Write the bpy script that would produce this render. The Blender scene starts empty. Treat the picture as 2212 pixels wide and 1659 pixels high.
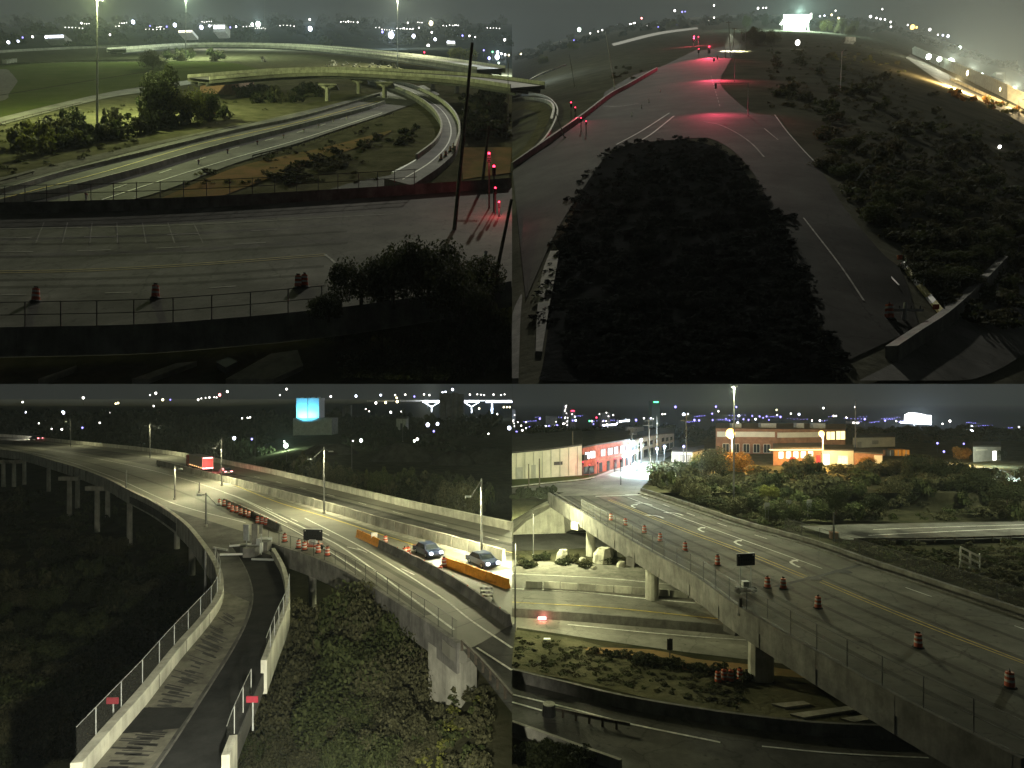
import bpy, math, random
from mathutils import Vector, Matrix, noise
random.seed(7)
R = random.random
def U(a, b): return a + (b - a) * random.random()

# ------------------------------------------------------------------ camera, sky, sun, exposure
scene = bpy.context.scene
C = scene.collection
TANH = math.tan(math.radians(37.5))
K = TANH / 2212.0            # tangent per picture unit (a quarter view is 2212 x 1659 units)
HR = 1699.0                  # row of the level line
CZ = 19.0                    # camera height above the lower road decks
cam_d = bpy.data.cameras.new('camera'); cam = bpy.data.objects.new('camera', cam_d); C.objects.link(cam)
cam.location = (0, 0, CZ); cam.rotation_euler = (math.radians(90), 0, 0)
cam_d.sensor_width = 36; cam_d.lens = 18 / TANH; cam_d.shift_y = 40 / 4424.0
cam_d.clip_start = 0.5; cam_d.clip_end = 20000
scene.camera = cam

HAZE = 0.00014
SUN_EL, SUN_AZ = 48.0, 8.0   # an added, unseen moon beyond the hill, behind the far bridges
world = bpy.data.worlds.new('World'); scene.world = world; world.use_nodes = True
nt = world.node_tree; nt.nodes.clear()
wo = nt.nodes.new('ShaderNodeOutputWorld'); bg = nt.nodes.new('ShaderNodeBackground')
sky = nt.nodes.new('ShaderNodeTexSky'); sky.sky_type = 'NISHITA'; sky.sun_disc = False
sky.sun_elevation = math.radians(SUN_EL); sky.sun_rotation = math.radians(SUN_AZ)
bg.inputs['Strength'].default_value = 0.00006
bg2 = nt.nodes.new('ShaderNodeBackground'); bg2.inputs['Color'].default_value = (0.80, 0.95, 1.18, 1)
bg2.inputs['Strength'].default_value = 0.0038     # city skyglow, the same all round
tc = nt.nodes.new('ShaderNodeTexCoord'); sx = nt.nodes.new('ShaderNodeSeparateXYZ'); mr = nt.nodes.new('ShaderNodeMapRange')
mr.inputs['From Min'].default_value = 0.0; mr.inputs['From Max'].default_value = 0.55; mr.inputs['To Min'].default_value = 0.0004; mr.inputs['To Max'].default_value = 0.0008
nt.links.new(tc.outputs['Generated'], sx.inputs[0]); nt.links.new(sx.outputs['Z'], mr.inputs['Value']); nt.links.new(mr.outputs[0], bg2.inputs['Strength'])
ad = nt.nodes.new('ShaderNodeAddShader')
nt.links.new(sky.outputs[0], bg.inputs['Color']); nt.links.new(bg.outputs[0], ad.inputs[0])
nt.links.new(bg2.outputs[0], ad.inputs[1]); nt.links.new(ad.outputs[0], wo.inputs['Surface'])

sun_d = bpy.data.lights.new('fill_moon', 'SUN'); sun = bpy.data.objects.new('fill_moon', sun_d); C.objects.link(sun)
sun_d.energy = 0.43; sun_d.angle = math.radians(0.7); sun_d.color = (1.0, 0.97, 0.80)
_e, _a = math.radians(SUN_EL), math.radians(SUN_AZ)
_dir = Vector((math.sin(_a) * math.cos(_e), math.cos(_a) * math.cos(_e), math.sin(_e)))
sun.rotation_euler = _dir.to_track_quat('Z', 'Y').to_euler()
vs = scene.view_settings
vs.view_transform = 'Standard'; vs.look = 'None'; vs.gamma = 1; vs.use_curve_mapping = False; vs.exposure = 2.4
scene.render.engine = 'CYCLES'
scene.cycles.use_denoising = True
scene.cycles.max_bounces = 4; scene.cycles.diffuse_bounces = 2; scene.cycles.glossy_bounces = 2
scene.cycles.transparent_max_bounces = 12
scene.cycles.sample_clamp_indirect = 3.0
scene.cycles.caustics_reflective = False; scene.cycles.caustics_refractive = False

# ------------------------------------------------------------------ the four pieces of land
class Land:
    """A stretch of sloping or level land; P() gives the point of its surface at d metres under the camera's height line."""
    def __init__(s, qx, qy, d, hor):
        s.qx, s.qy, s.d, s.hor = qx, qy, d, hor
    def ix(s, u): return (u + 2212 * s.qx - 2212) * K
    def iz(s, v): return (HR - v - 1659 * s.qy) * K
    def slope(s, ix):
        h = s.hor
        if not isinstance(h, (list, tuple)): return (HR - h - 1659 * s.qy) * K
        u = ix / K + 2212 - 2212 * s.qx
        if u <= h[0][0]: r = h[0][1]
        elif u >= h[-1][0]: r = h[-1][1]
        else:
            for (a, ra), (b, rb) in zip(h, h[1:]):
                if a <= u <= b:
                    t = (u - a) / (b - a); r = ra + (rb - ra) * t; break
        return (HR - r - 1659 * s.qy) * K
    def P(s, u, v, d=None, h=0.0):
        d = s.d if d is None else d
        ix = s.ix(u); Y = (d - h) / max(1e-4, s.slope(ix) - s.iz(v))
        return Vector((ix * Y, Y, CZ + s.iz(v) * Y))
    def surf(s, x, y, d=None):
        d = s.d if d is None else d
        return CZ - d + s.slope(x / y) * y
    def S(s, x, y, d=None, h=0.0): return Vector((x, y, s.surf(x, y, d) + h))
    def B(s, u, v, Y): return Vector((s.ix(u) * Y, Y, CZ + s.iz(v) * Y))
E = Land(0, 0, 29.0, 70)
TRH = [(-400, 400), (0, 235), (200, 160), (400, 113), (600, 80), (800, 58), (1000, 48), (1200, 47), (1400, 58), (1600, 88), (1800, 140), (2000, 208), (2212, 292), (2600, 460)]
def smooth_table(t):
    out = []
    for i in range(len(t) - 1):
        p0 = t[max(0, i-1)]; p1 = t[i]; p2 = t[i+1]; p3 = t[min(len(t)-1, i+2)]
        for j in range(8):
            a = j / 8.0
            f = lambda k: 0.5*((2*p1[k]) + (-p0[k]+p2[k])*a + (2*p0[k]-5*p1[k]+4*p2[k]-p3[k])*a*a + (-p0[k]+3*p1[k]-3*p2[k]+p3[k])*a**3)
            out.append((p1[0] + (p2[0]-p1[0])*a, f(1)))
    return out + [t[-1]]
S_ = Land(1, 0, 20.0, smooth_table(TRH))
W = Land(0, 1, 19.0, 40)
N = Land(1, 1, 19.0, 40)

# ------------------------------------------------------------------ materials
MATS = {}
def mat(name, col, rough=0.85, var=0.0, scale=1.0, col2=None, bump=0.0, bscale=8.0, metal=0.0, spec=0.3, tr=0.0, wear=0, streak=0):
    m = bpy.data.materials.new(name); m.use_nodes = True; t = m.node_tree
    b = t.nodes['Principled BSDF']; b.inputs['Roughness'].default_value = rough; b.inputs['Metallic'].default_value = metal
    b.inputs['Specular IOR Level'].default_value = spec
    b.inputs['Base Color'].default_value = (*col, 1)
    if var or col2 or bump:
        g = t.nodes.new('ShaderNodeNewGeometry')
    if var or col2:
        n = t.nodes.new('ShaderNodeTexNoise'); n.inputs['Scale'].default_value = scale; n.inputs['Detail'].default_value = 6
        n.inputs['Roughness'].default_value = 0.65
        t.links.new(g.outputs['Position'], n.inputs['Vector'])
        r = t.nodes.new('ShaderNodeValToRGB'); r.color_ramp.elements[0].position = 0.33; r.color_ramp.elements[1].position = 0.67
        c2 = col2 or tuple(min(1, c * (1 + var)) for c in col)
        c1 = col if col2 else tuple(c * (1 - var) for c in col)
        r.color_ramp.elements[0].color = (*c1, 1); r.color_ramp.elements[1].color = (*c2, 1)
        t.links.new(n.outputs['Fac'], r.inputs['Fac']); t.links.new(r.outputs['Color'], b.inputs['Base Color'])
    if wear or streak:
        src = b.inputs['Base Color'].links[0].from_socket if b.inputs['Base Color'].links else None
        def mul(fac_socket, lo, hi, p0, p1, prev):
            rr = t.nodes.new('ShaderNodeValToRGB'); rr.color_ramp.elements[0].position = p0; rr.color_ramp.elements[1].position = p1
            rr.color_ramp.elements[0].color = (lo, lo, lo, 1); rr.color_ramp.elements[1].color = (hi, hi, hi, 1); t.links.new(fac_socket, rr.inputs['Fac'])
            mx = t.nodes.new('ShaderNodeMix'); mx.data_type = 'RGBA'; mx.blend_type = 'MULTIPLY'; mx.inputs[0].default_value = 1.0
            t.links.new(prev, mx.inputs[6]); t.links.new(rr.outputs['Color'], mx.inputs[7]); return mx.outputs[2]
        if wear:
            vo = t.nodes.new('ShaderNodeTexVoronoi'); vo.feature = 'DISTANCE_TO_EDGE'; vo.inputs['Scale'].default_value = 0.16
            nz = t.nodes.new('ShaderNodeTexNoise'); nz.inputs['Scale'].default_value = 0.9; nz.inputs['Detail'].default_value = 3
            va = t.nodes.new('ShaderNodeVectorMath'); va.operation = 'ADD'; t.links.new(g.outputs['Position'], va.inputs[0]); t.links.new(g.outputs['Position'], nz.inputs['Vector'])
            t.links.new(nz.outputs['Color'], va.inputs[1]); t.links.new(va.outputs[0], vo.inputs['Vector']); src = mul(vo.outputs['Distance'], 0.74, 1.0, 0.003, 0.014, src)
            nb_ = t.nodes.new('ShaderNodeTexNoise'); nb_.inputs['Scale'].default_value = 0.045; nb_.inputs['Detail'].default_value = 8; nb_.inputs['Roughness'].default_value = .7
            t.links.new(g.outputs['Position'], nb_.inputs['Vector']); src = mul(nb_.outputs['Fac'], 0.62, 1.25, 0.38, 0.62, src)
            ns = t.nodes.new('ShaderNodeTexNoise'); ns.inputs['Scale'].default_value = 1.6; ns.inputs['Detail'].default_value = 2; t.links.new(g.outputs['Position'], ns.inputs['Vector']); src = mul(ns.outputs['Fac'], 0.6, 1.0, 0.27, 0.36, src)
        if streak:
            mp = t.nodes.new('ShaderNodeVectorMath'); mp.operation = 'MULTIPLY'; mp.inputs[1].default_value = (0.7, 0.7, 0.10); t.links.new(g.outputs['Position'], mp.inputs[0])
            n3 = t.nodes.new('ShaderNodeTexNoise'); n3.inputs['Scale'].default_value = 1.0; n3.inputs['Detail'].default_value = 6; n3.inputs['Roughness'].default_value = .7; t.links.new(mp.outputs[0], n3.inputs['Vector']); src = mul(n3.outputs['Fac'], 0.66, 1.1, 0.36, 0.62, src)
        t.links.new(src, b.inputs['Base Color'])
    if bump:
        n2 = t.nodes.new('ShaderNodeTexNoise'); n2.inputs['Scale'].default_value = bscale; n2.inputs['Detail'].default_value = 4
        t.links.new(g.outputs['Position'], n2.inputs['Vector'])
        bp = t.nodes.new('ShaderNodeBump'); bp.inputs['Strength'].default_value = bump; bp.inputs['Distance'].default_value = 0.2
        t.links.new(n2.outputs['Fac'], bp.inputs['Height']); t.links.new(bp.outputs['Normal'], b.inputs['Normal'])
    if tr:
        tb = t.nodes.new('ShaderNodeBsdfTransparent'); mx = t.nodes.new('ShaderNodeMixShader'); mx.inputs[0].default_value = tr
        t.links.new(b.outputs[0], mx.inputs[1]); t.links.new(tb.outputs[0], mx.inputs[2])
        t.links.new(mx.outputs[0], t.nodes['Material Output'].inputs['Surface'])
    MATS[name] = m; return m
def emit(name, col, strength, sample=False):
    m = bpy.data.materials.new(name); m.use_nodes = True; t = m.node_tree
    b = t.nodes['Principled BSDF']; b.inputs['Base Color'].default_value = (0.1, 0.1, 0.1, 1)
    b.inputs['Emission Color'].default_value = (*col, 1); b.inputs['Emission Strength'].default_value = strength
    if not sample: m.cycles.emission_sampling = 'NONE'
    MATS[name] = m; return m
def leafmat(name, c1, c2):
    m = bpy.data.materials.new(name); m.use_nodes = True; t = m.node_tree
    b = t.nodes['Principled BSDF']; b.inputs['Roughness'].default_value = 0.8; b.inputs['Specular IOR Level'].default_value = 0.0 if name.startswith('unlit') else 0.1
    g = t.nodes.new('ShaderNodeNewGeometry'); r = t.nodes.new('ShaderNodeValToRGB')
    r.color_ramp.elements[0].color = (*c1, 1); r.color_ramp.elements[1].color = (*c2, 1)
    t.links.new(g.outputs['Random Per Island'], r.inputs['Fac']); t.links.new(r.outputs['Color'], b.inputs['Base Color'])
    tl = t.nodes.new('ShaderNodeBsdfTranslucent'); t.links.new(r.outputs['Color'], tl.inputs['Color'])
    mx = t.nodes.new('ShaderNodeMixShader'); mx.inputs[0].default_value = 0.35
    t.links.new(b.outputs[0], mx.inputs[1]); t.links.new(tl.outputs[0], mx.inputs[2])
    t.links.new(mx.outputs[0], t.nodes['Material Output'].inputs['Surface'])
    MATS[name] = m; return m

asphalt = mat('asphalt', (0.055, 0.054, 0.052), 0.85, 0.35, 0.25, bump=0.15, bscale=5, spec=0.08, wear=1)
asphalt_worn = mat('asphalt_worn', (0.085, 0.083, 0.078), 0.8, 0.3, 0.18, bump=0.12, bscale=5, spec=0.08, wear=1)
road_conc = mat('road_concrete', (0.20, 0.195, 0.17), 0.8, 0.3, 0.22, bump=0.1, bscale=4, spec=0.1, wear=1)
concrete = mat('concrete', (0.30, 0.29, 0.25), 0.85, 0.28, 0.5, bump=0.15, bscale=3, streak=1)
conc_pale = mat('pale_concrete', (0.42, 0.41, 0.35), 0.85, 0.22, 0.6, bump=0.1, bscale=3, streak=1)
conc_dark = mat('stained_concrete', (0.13, 0.125, 0.115), 0.9, 0.4, 0.6, bump=0.15, bscale=3, streak=1)
girder = mat('girder_steel', (0.08, 0.082, 0.085), 0.7, 0.3, 0.7)
grass = mat('mown_grass', (0.055, 0.075, 0.022), 0.95, col2=(0.085, 0.095, 0.035), scale=0.08, bump=0.5, bscale=2.5, spec=0.0)
rough_gr = mat('rough_grass', (0.055, 0.056, 0.032), 0.95, col2=(0.115, 0.108, 0.068), scale=0.25, bump=0.8, bscale=1.5, spec=0.0)
wild = mat('weedy_ground', (0.022, 0.024, 0.014), 0.95, col2=(0.055, 0.052, 0.032), scale=0.3, bump=0.8, bscale=1.2, spec=0.0)
dirt = mat('red_dirt', (0.24, 0.145, 0.075), 0.95, col2=(0.12, 0.11, 0.05), scale=0.22, bump=0.5, bscale=2, spec=0.0)
gravel = mat('gravel', (0.16, 0.155, 0.135), 0.95, 0.35, 0.8, bump=0.6, bscale=6, spec=0.0)
white_p = mat('white_paint', (0.62, 0.62, 0.58), 0.7, 0.35, 2.0)
yellow_p = mat('yellow_paint', (0.50, 0.38, 0.07), 0.7, 0.35, 2.0)
steel = mat('galvanised_steel', (0.32, 0.33, 0.33), 0.55, 0.2, 2.0, metal=0.3)
pole_gr = mat('dull_pole_steel', (0.10, 0.10, 0.10), 0.7, 0.2, 2.0)
worn_y = mat('worn_yellow_paint', (0.20, 0.16, 0.06), 0.8, 0.4, 1.2)
worn_p = mat('worn_paint', (0.17, 0.165, 0.15), 0.8, 0.5, 1.2)
dark_st = mat('dark_steel', (0.045, 0.045, 0.045), 0.6, 0.2, 2.0)
rust_st = mat('weathered_rail', (0.10, 0.09, 0.075), 0.7, 0.4, 1.5, metal=0.2)
wood = mat('weathered_wood', (0.075, 0.062, 0.048), 0.9, 0.35, 3.0)
bark = mat('bark', (0.055, 0.045, 0.034), 0.95, 0.35, 4.0)
orange = mat('orange_plastic', (0.36, 0.06, 0.025), 0.6, 0.12, 3.0)
orange_y = mat('amber_barrier', (0.75, 0.30, 0.03), 0.6, 0.15, 3.0)
reflect = mat('reflective_white', (0.42, 0.40, 0.38), 0.5)
black = mat('black_rubber', (0.018, 0.018, 0.018), 0.8, 0.2, 4.0)
red_sign = mat('red_sign_sheet', (0.22, 0.02, 0.035), 0.5, 0.1, 3.0)
white_sg = mat('white_sign_sheet', (0.66, 0.66, 0.64), 0.5, 0.1, 3.0)
tyre = mat('tyre_wear', (0.030, 0.029, 0.027), 0.8, 0.5, 0.6, spec=.04, tr=0.70)
mesh_w = mat('chain_link', (0.12, 0.12, 0.115), 0.6, tr=0.86)
brick_m = mat('red_brick', (0.26, 0.075, 0.05), 0.9, 0.35, 1.2, bump=0.2, bscale=6)
cream = mat('cream_siding', (0.50, 0.48, 0.40), 0.8, 0.12, 0.4)
greywall = mat('grey_block_wall', (0.30, 0.30, 0.27), 0.85, 0.2, 0.4)
roof_dk = mat('tar_roof', (0.05, 0.048, 0.046), 0.9, 0.4, 0.3)
brown_r = mat('brown_wall', (0.20, 0.10, 0.06), 0.9, 0.3, 0.6)
glass_dk = mat('dark_glass', (0.02, 0.024, 0.028), 0.15, spec=0.6)
silo_p = mat('white_silo_paint', (0.75, 0.77, 0.78), 0.7, 0.06, 0.5)
car_dark = mat('dark_blue_paint', (0.02, 0.028, 0.06), 0.3, spec=0.6)
car_red = mat('red_trailer_paint', (0.32, 0.03, 0.03), 0.4)
rubble_m = mat('broken_concrete', (0.34, 0.33, 0.27), 0.9, 0.3, 1.5, bump=0.5, bscale=2)
tower_m = mat('tower_cladding', (0.16, 0.16, 0.165), 0.8, 0.3, 0.2)
grooved = mat('grooved_concrete', (0.125, 0.118, 0.095), 0.85, 0.45, 0.7, bump=0.2, bscale=4)
leaf_dk = leafmat('dark_leaves', (0.014, 0.019, 0.008), (0.042, 0.048, 0.022))
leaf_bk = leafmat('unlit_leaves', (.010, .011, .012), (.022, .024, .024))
leaf_mid = leafmat('green_leaves', (0.024, 0.034, 0.012), (0.075, 0.085, 0.034))
leaf_ye = leafmat('yellow_green_leaves', (0.05, 0.06, 0.014), (0.17, 0.17, 0.045))
leaf_or = leafmat('orange_leaves', (0.10, 0.05, 0.012), (0.34, 0.18, 0.04))  # orange leaf colour standing in for lamp light on the lit bushes
leaf_gy = leafmat('olive_leaves', (0.035, 0.036, 0.018), (0.095, 0.092, 0.05))

e_white = emit('lamp_white', (1.0, 0.96, 0.88), 2.2)
e_blue = emit('lamp_blue_white', (0.72, 0.78, 1.0), 3.0)
e_viol = emit('lamp_violet', (0.28, 0.26, 1.0), 0.8)
e_green = emit('lamp_greenish', (0.78, 1.0, 0.80), 3.5)
e_sod = emit('lamp_sodium', (1.0, 0.50, 0.10), 1.5)
e_warm = emit('lamp_warm', (1.0, 0.86, 0.45), 2.2)
e_red = emit('lamp_red', (1.0, 0.03, 0.07), 1.8)
e_pink = emit('tail_lamp', (1.0, 0.22, 0.22), 3.0)
e_grn2 = emit('lamp_green', (0.08, 1.0, 0.35), 1.2)
e_dimw = emit('dim_window', (0.8, 0.78, 0.62), 0.14)
e_win = emit('lit_window', (1.0, 0.95, 0.85), 0.9)
e_yel = emit('yellow_window', (1.0, 0.78, 0.28), 0.55)
e_screen = emit('floodlit_sign_face', (0.92, 0.95, 1.0), 2.5)
e_amber = emit('amber_marker', (1.0, 0.5, 0.2), 1.5)

# ------------------------------------------------------------------ mesh builder and scene helpers
class MB:
    def __init__(s): s.v = []; s.f = []
    def quad(s, a, b, c, d):
        i = len(s.v); s.v += [Vector(a), Vector(b), Vector(c), Vector(d)]; s.f.append((i, i+1, i+2, i+3)); return s
    def poly(s, pts):
        i = len(s.v); s.v += [Vector(p) for p in pts]; s.f.append(tuple(range(i, i+len(pts)))); return s
    def box(s, c, size, rz=0.0, m=None):
        c = Vector(c); hx, hy, hz = size[0]/2, size[1]/2, size[2]/2
        M = m or Matrix.Rotation(rz, 3, 'Z'); i = len(s.v)
        for z in (-hz, hz):
            for x, y in ((-hx, -hy), (hx, -hy), (hx, hy), (-hx, hy)): s.v.append(c + M @ Vector((x, y, z)))
        for f in ((3,2,1,0),(4,5,6,7),(0,1,5,4),(1,2,6,5),(2,3,7,6),(3,0,4,7)): s.f.append(tuple(i+k for k in f))
        return s
    def hexa(s, lo, hi):
        i = len(s.v); s.v += [Vector(p) for p in lo] + [Vector(p) for p in hi]; n = len(lo)
        s.f.append(tuple(i+k for k in range(n-1, -1, -1))); s.f.append(tuple(i+n+k for k in range(n)))
        for k in range(n): s.f.append((i+k, i+(k+1) % n, i+n+(k+1) % n, i+n+k))
        return s
    def tube(s, p0, p1, r0, r1=None, n=6):
        p0, p1 = Vector(p0), Vector(p1); r1 = r0 if r1 is None else r1
        d = (p1 - p0).normalized(); a = d.orthogonal().normalized(); b = d.cross(a); i = len(s.v)
        for p, r in ((p0, r0), (p1, r1)):
            for k in range(n):
                t = 2*math.pi*k/n; s.v.append(p + a*(r*math.cos(t)) + b*(r*math.sin(t)))
        for k in range(n): s.f.append((i+k, i+(k+1) % n, i+n+(k+1) % n, i+n+k))
        s.f.append(tuple(i+k for k in range(n-1, -1, -1))); s.f.append(tuple(i+n+k for k in range(n))); return s
    def ball(s, c, r, nu=8, nv=5, sz=1.0):
        c = Vector(c); i = len(s.v)
        s.v.append(c + Vector((0, 0, -r*sz)))
        for a in range(1, nv):
            ph = -math.pi/2 + math.pi*a/nv
            for k in range(nu):
                t = 2*math.pi*k/nu; s.v.append(c + Vector((r*math.cos(ph)*math.cos(t), r*math.cos(ph)*math.sin(t), r*sz*math.sin(ph))))
        s.v.append(c + Vector((0, 0, r*sz))); top = len(s.v) - 1
        for k in range(nu):
            s.f.append((i, i+1+(k+1) % nu, i+1+k)); s.f.append((top, top-nu+k, top-nu+(k+1) % nu))
        for a in range(nv-2):
            for k in range(nu):
                b0 = i+1+a*nu; s.f.append((b0+k, b0+(k+1) % nu, b0+nu+(k+1) % nu, b0+nu+k))
        return s
    def mesh(s, name, m, smooth=False):
        me = bpy.data.meshes.new(name); me.from_pydata([tuple(v) for v in s.v], [], s.f)
        for x in (m if isinstance(m, (list, tuple)) else [m]): me.materials.append(x)
        if smooth: me.polygons.foreach_set('use_smooth', [True]*len(me.polygons))
        me.update(); return me
    def build(s, name, m, parent=None, smooth=False):
        return link(name, s.mesh(name, m, smooth), parent)
def link(name, data, parent=None):
    o = bpy.data.objects.new(name, data); C.objects.link(o)
    if parent is not None:
        o.parent = parent
        o.matrix_parent_inverse = Matrix.Translation(-parent.location) if not any(parent.rotation_euler) else parent.matrix_basis.inverted()
    return o
def tag(o, label, cat, group=None, kind=None):
    if label: o['label'] = label
    if cat: o['category'] = cat
    if group: o['group'] = group
    if kind: o['kind'] = kind
    return o
def thing(name, label, cat, loc=(0, 0, 0), group=None):
    o = bpy.data.objects.new(name, None); C.objects.link(o); o.location = loc; o.empty_display_size = 0.3
    return tag(o, label, cat, group)
def struct(o): o['kind'] = 'structure'; return o
def copy_thing(src, loc, rz=0.0, sc=None, label=None):
    r = src.copy(); C.objects.link(r); r.location = loc; r.rotation_euler = (0, 0, rz)
    if sc: r.scale = sc
    if label: r['label'] = label
    for ch in src.children:
        c = ch.copy(); C.objects.link(c); c.parent = r
        for g in ch.children:
            d = g.copy(); C.objects.link(d); d.parent = c
    return r
def lamp(parent, loc, power, col, target=None, spot=None, rad=0.25, blend=0.6):
    k = 'SPOT' if spot else 'POINT'
    d = bpy.data.lights.new('lamp_light', k); d.energy = power; d.color = col; d.shadow_soft_size = rad
    o = bpy.data.objects.new('lamp_light', d); C.objects.link(o)
    if spot:
        d.spot_size = math.radians(spot); d.spot_blend = blend
        t = Vector(target) if target is not None else Vector(loc) - Vector((0, 0, 1))
        o.rotation_euler = (t - Vector(loc)).to_track_quat('-Z', 'Y').to_euler()
    o.location = loc
    if parent is not None:
        o.parent = parent; o.matrix_parent_inverse = Matrix.Translation(-parent.location)
    return o
def resample(pts, n):
    out = []; m = len(pts)
    if m == 2: return [(pts[0][0] + (pts[1][0]-pts[0][0])*i/(n-1), pts[0][1] + (pts[1][1]-pts[0][1])*i/(n-1)) for i in range(n)]
    seg = [math.hypot(pts[i+1][0]-pts[i][0], pts[i+1][1]-pts[i][1]) for i in range(m-1)]; L = sum(seg)
    for i in range(n):
        s = L*i/(n-1); j = 0
        while j < m-2 and s > seg[j]: s -= seg[j]; j += 1
        a = min(1.0, s/seg[j]) if seg[j] else 0
        p0 = pts[j-1] if j > 0 else (2*pts[0][0]-pts[1][0], 2*pts[0][1]-pts[1][1]); p1 = pts[j]; p2 = pts[j+1]
        p3 = pts[j+2] if j+2 < m else (2*pts[-1][0]-pts[-2][0], 2*pts[-1][1]-pts[-2][1])
        out.append(tuple(0.5*((2*p1[k]) + (-p0[k]+p2[k])*a + (2*p0[k]-5*p1[k]+4*p2[k]-p3[k])*a*a + (-p0[k]+3*p1[k]-3*p2[k]+p3[k])*a**3) for k in (0, 1)))
    return out
def along(q, pts, d, n=None, h=0.0):
    n = n or max(2, 8*(len(pts)-1)+1)
    return [q.P(u, v, d, h) for u, v in resample(pts, n)]
def perp(line, i):
    a = line[max(0, i-1)]; b = line[min(len(line)-1, i+1)]; t = Vector((b.x-a.x, b.y-a.y, 0))
    if t.length < 1e-6: t = Vector((1, 0, 0))
    t.normalize(); return Vector((-t.y, t.x, 0))
def ribbon(q, name, A, Bp, d, m, parent=None, thick=0.0, n=None, lift=0.0):
    n = n or 8*(max(len(A), len(Bp))-1)+1
    a = along(q, A, d, n, 0); b = along(q, Bp, d, n, 0); up = Vector((0, 0, lift)); mb = MB()
    mb.v = [p + up for p in a] + [p + up for p in b]
    mb.f = [(i, i+1, n+i+1, n+i) for i in range(n-1)]
    if thick:
        dn = Vector((0, 0, thick)); mb.v += [p + up - dn for p in a] + [p + up - dn for p in b]
        for i in range(n-1):
            mb.f += [(2*n+i, 3*n+i, 3*n+i+1, 2*n+i+1), (i, 2*n+i, 2*n+i+1, i+1), (n+i, n+i+1, 3*n+i+1, 3*n+i)]
        mb.f += [(0, n, 3*n, 2*n), (n-1, 3*n-1, 4*n-1, 2*n-1)]
    return mb.build(name, m, parent)
def drape(q, name, A, Bp, d, m, lift=0.1, n=None, cross=8, parent=None):
    n = n or 8*(max(len(A), len(Bp))-1)+1; a = resample(A, n); b = resample(Bp, n); mb = MB(); w = cross+1
    for (u0, v0), (u1, v1) in zip(a, b):
        for k in range(w): mb.v.append(q.P(u0+(u1-u0)*k/cross, v0+(v1-v0)*k/cross, d) + Vector((0, 0, lift)))
    for i in range(n-1):
        for k in range(cross): mb.f.append((i*w+k, i*w+k+1, (i+1)*w+k+1, (i+1)*w+k))
    return mb.build(name, m, parent)
def wall(q, name, pts, d, hgt, width, m, parent=None, n=None, drop=0.0, line=None, taper=1.0, side=0.0):
    """a wall along a line on the land; taper < 1 narrows the top like a road barrier; side shifts it across its line"""
    ln = line or along(q, pts, d, n); mb = MB(); n = len(ln)
    for i, p in enumerate(ln):
        w = perp(ln, i); c = p + w*side
        for off, z in ((-width/2, -drop), (width/2, -drop), (width*taper/2, hgt), (-width*taper/2, hgt)):
            mb.v.append(Vector((c.x + w.x*off, c.y + w.y*off, c.z + z)))
    for i in range(n-1):
        a, b = 4*i, 4*i+4
        for k in range(4): mb.f.append((a+k, a+(k+1) % 4, b+(k+1) % 4, b+k))
    mb.f += [(3, 2, 1, 0), (4*n-4, 4*n-3, 4*n-2, 4*n-1)]
    return mb.build(name, m, parent)
def stripe(q, name, pts, width, d, m, parent=None, dash=None, n=None, lift=0.03):
    n = n or (24*(len(pts)-1)+1 if dash is None else 200)
    ln = along(q, pts, d, n); mb = MB(); s = 0.0; on = True
    for i in range(n-1):
        a, b = ln[i], ln[i+1]; L = (b-a).length
        if dash:
            on = (s % (dash[0]+dash[1])) < dash[0]
        s += L
        if on:
            w0, w1 = perp(ln, i)*width/2, perp(ln, i+1)*width/2
            mb.quad(*[q.S(p.x, p.y, d, lift) for p in (a-w0, b-w1, b+w1, a+w0)])
    return mb.build(name, m, parent) if mb.f else None
def terrain(q, name, us, vs, dfun, m, bumpy=0.3, bs=0.08):
    mb = MB(); nu = len(us)
    for v in vs:
        for u in us:
            p = q.P(u, v, dfun(u, v))
            if bumpy and u not in (us[0], us[-1]) and v != vs[-1]: p.z += bumpy*(noise.noise(Vector((p.x*bs, p.y*bs, 3.1))))
            mb.v.append(p)
    for j in range(len(vs)-1):
        for i in range(nu-1): mb.f.append((j*nu+i, (j+1)*nu+i, (j+1)*nu+i+1, j*nu+i+1))
    return struct(mb.build(name, m, None, smooth=True))
def lin(a, b, n): return [a + (b-a)*i/(n-1) for i in range(n)]
def joints(q, pts, d, step, z0, z1, parent, proud, n=160, side=0.0):
    """dark vertical joint lines standing slightly proud of a concrete face"""
    ln = along(q, pts, d, n); s = 0.0
    for i in range(n-1):
        L = (ln[i+1]-ln[i]).length; t = (-s) % step
        while t < L:
            p = ln[i].lerp(ln[i+1], t/L); w = perp(ln, i); a = math.atan2(w.y, w.x)
            MB().box(p + Vector((0, 0, (z0+z1)/2)), (proud*2, 0.09, z1-z0), a).build('joint', conc_dark, parent); t += step
        s += L
def geo(a, b, h, n): return [h + (a-h)*((b-h)/(a-h))**(i/(n-1)) for i in range(n)]
_postcache = {}
def posts_on(parent, line, hgt, r, m, base=0.0, name='post'):
    key = (round(hgt, 3), round(r, 3), m.name, name)
    if key not in _postcache: _postcache[key] = MB().tube((0, 0, 0), (0, 0, hgt), r, r, 5).mesh(name, m)
    for p in line:
        o = bpy.data.objects.new(name, _postcache[key]); C.objects.link(o); o.parent = parent
        o.matrix_parent_inverse = Matrix.Translation(-parent.location); o.location = Vector(p) + Vector((0, 0, base))
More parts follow.
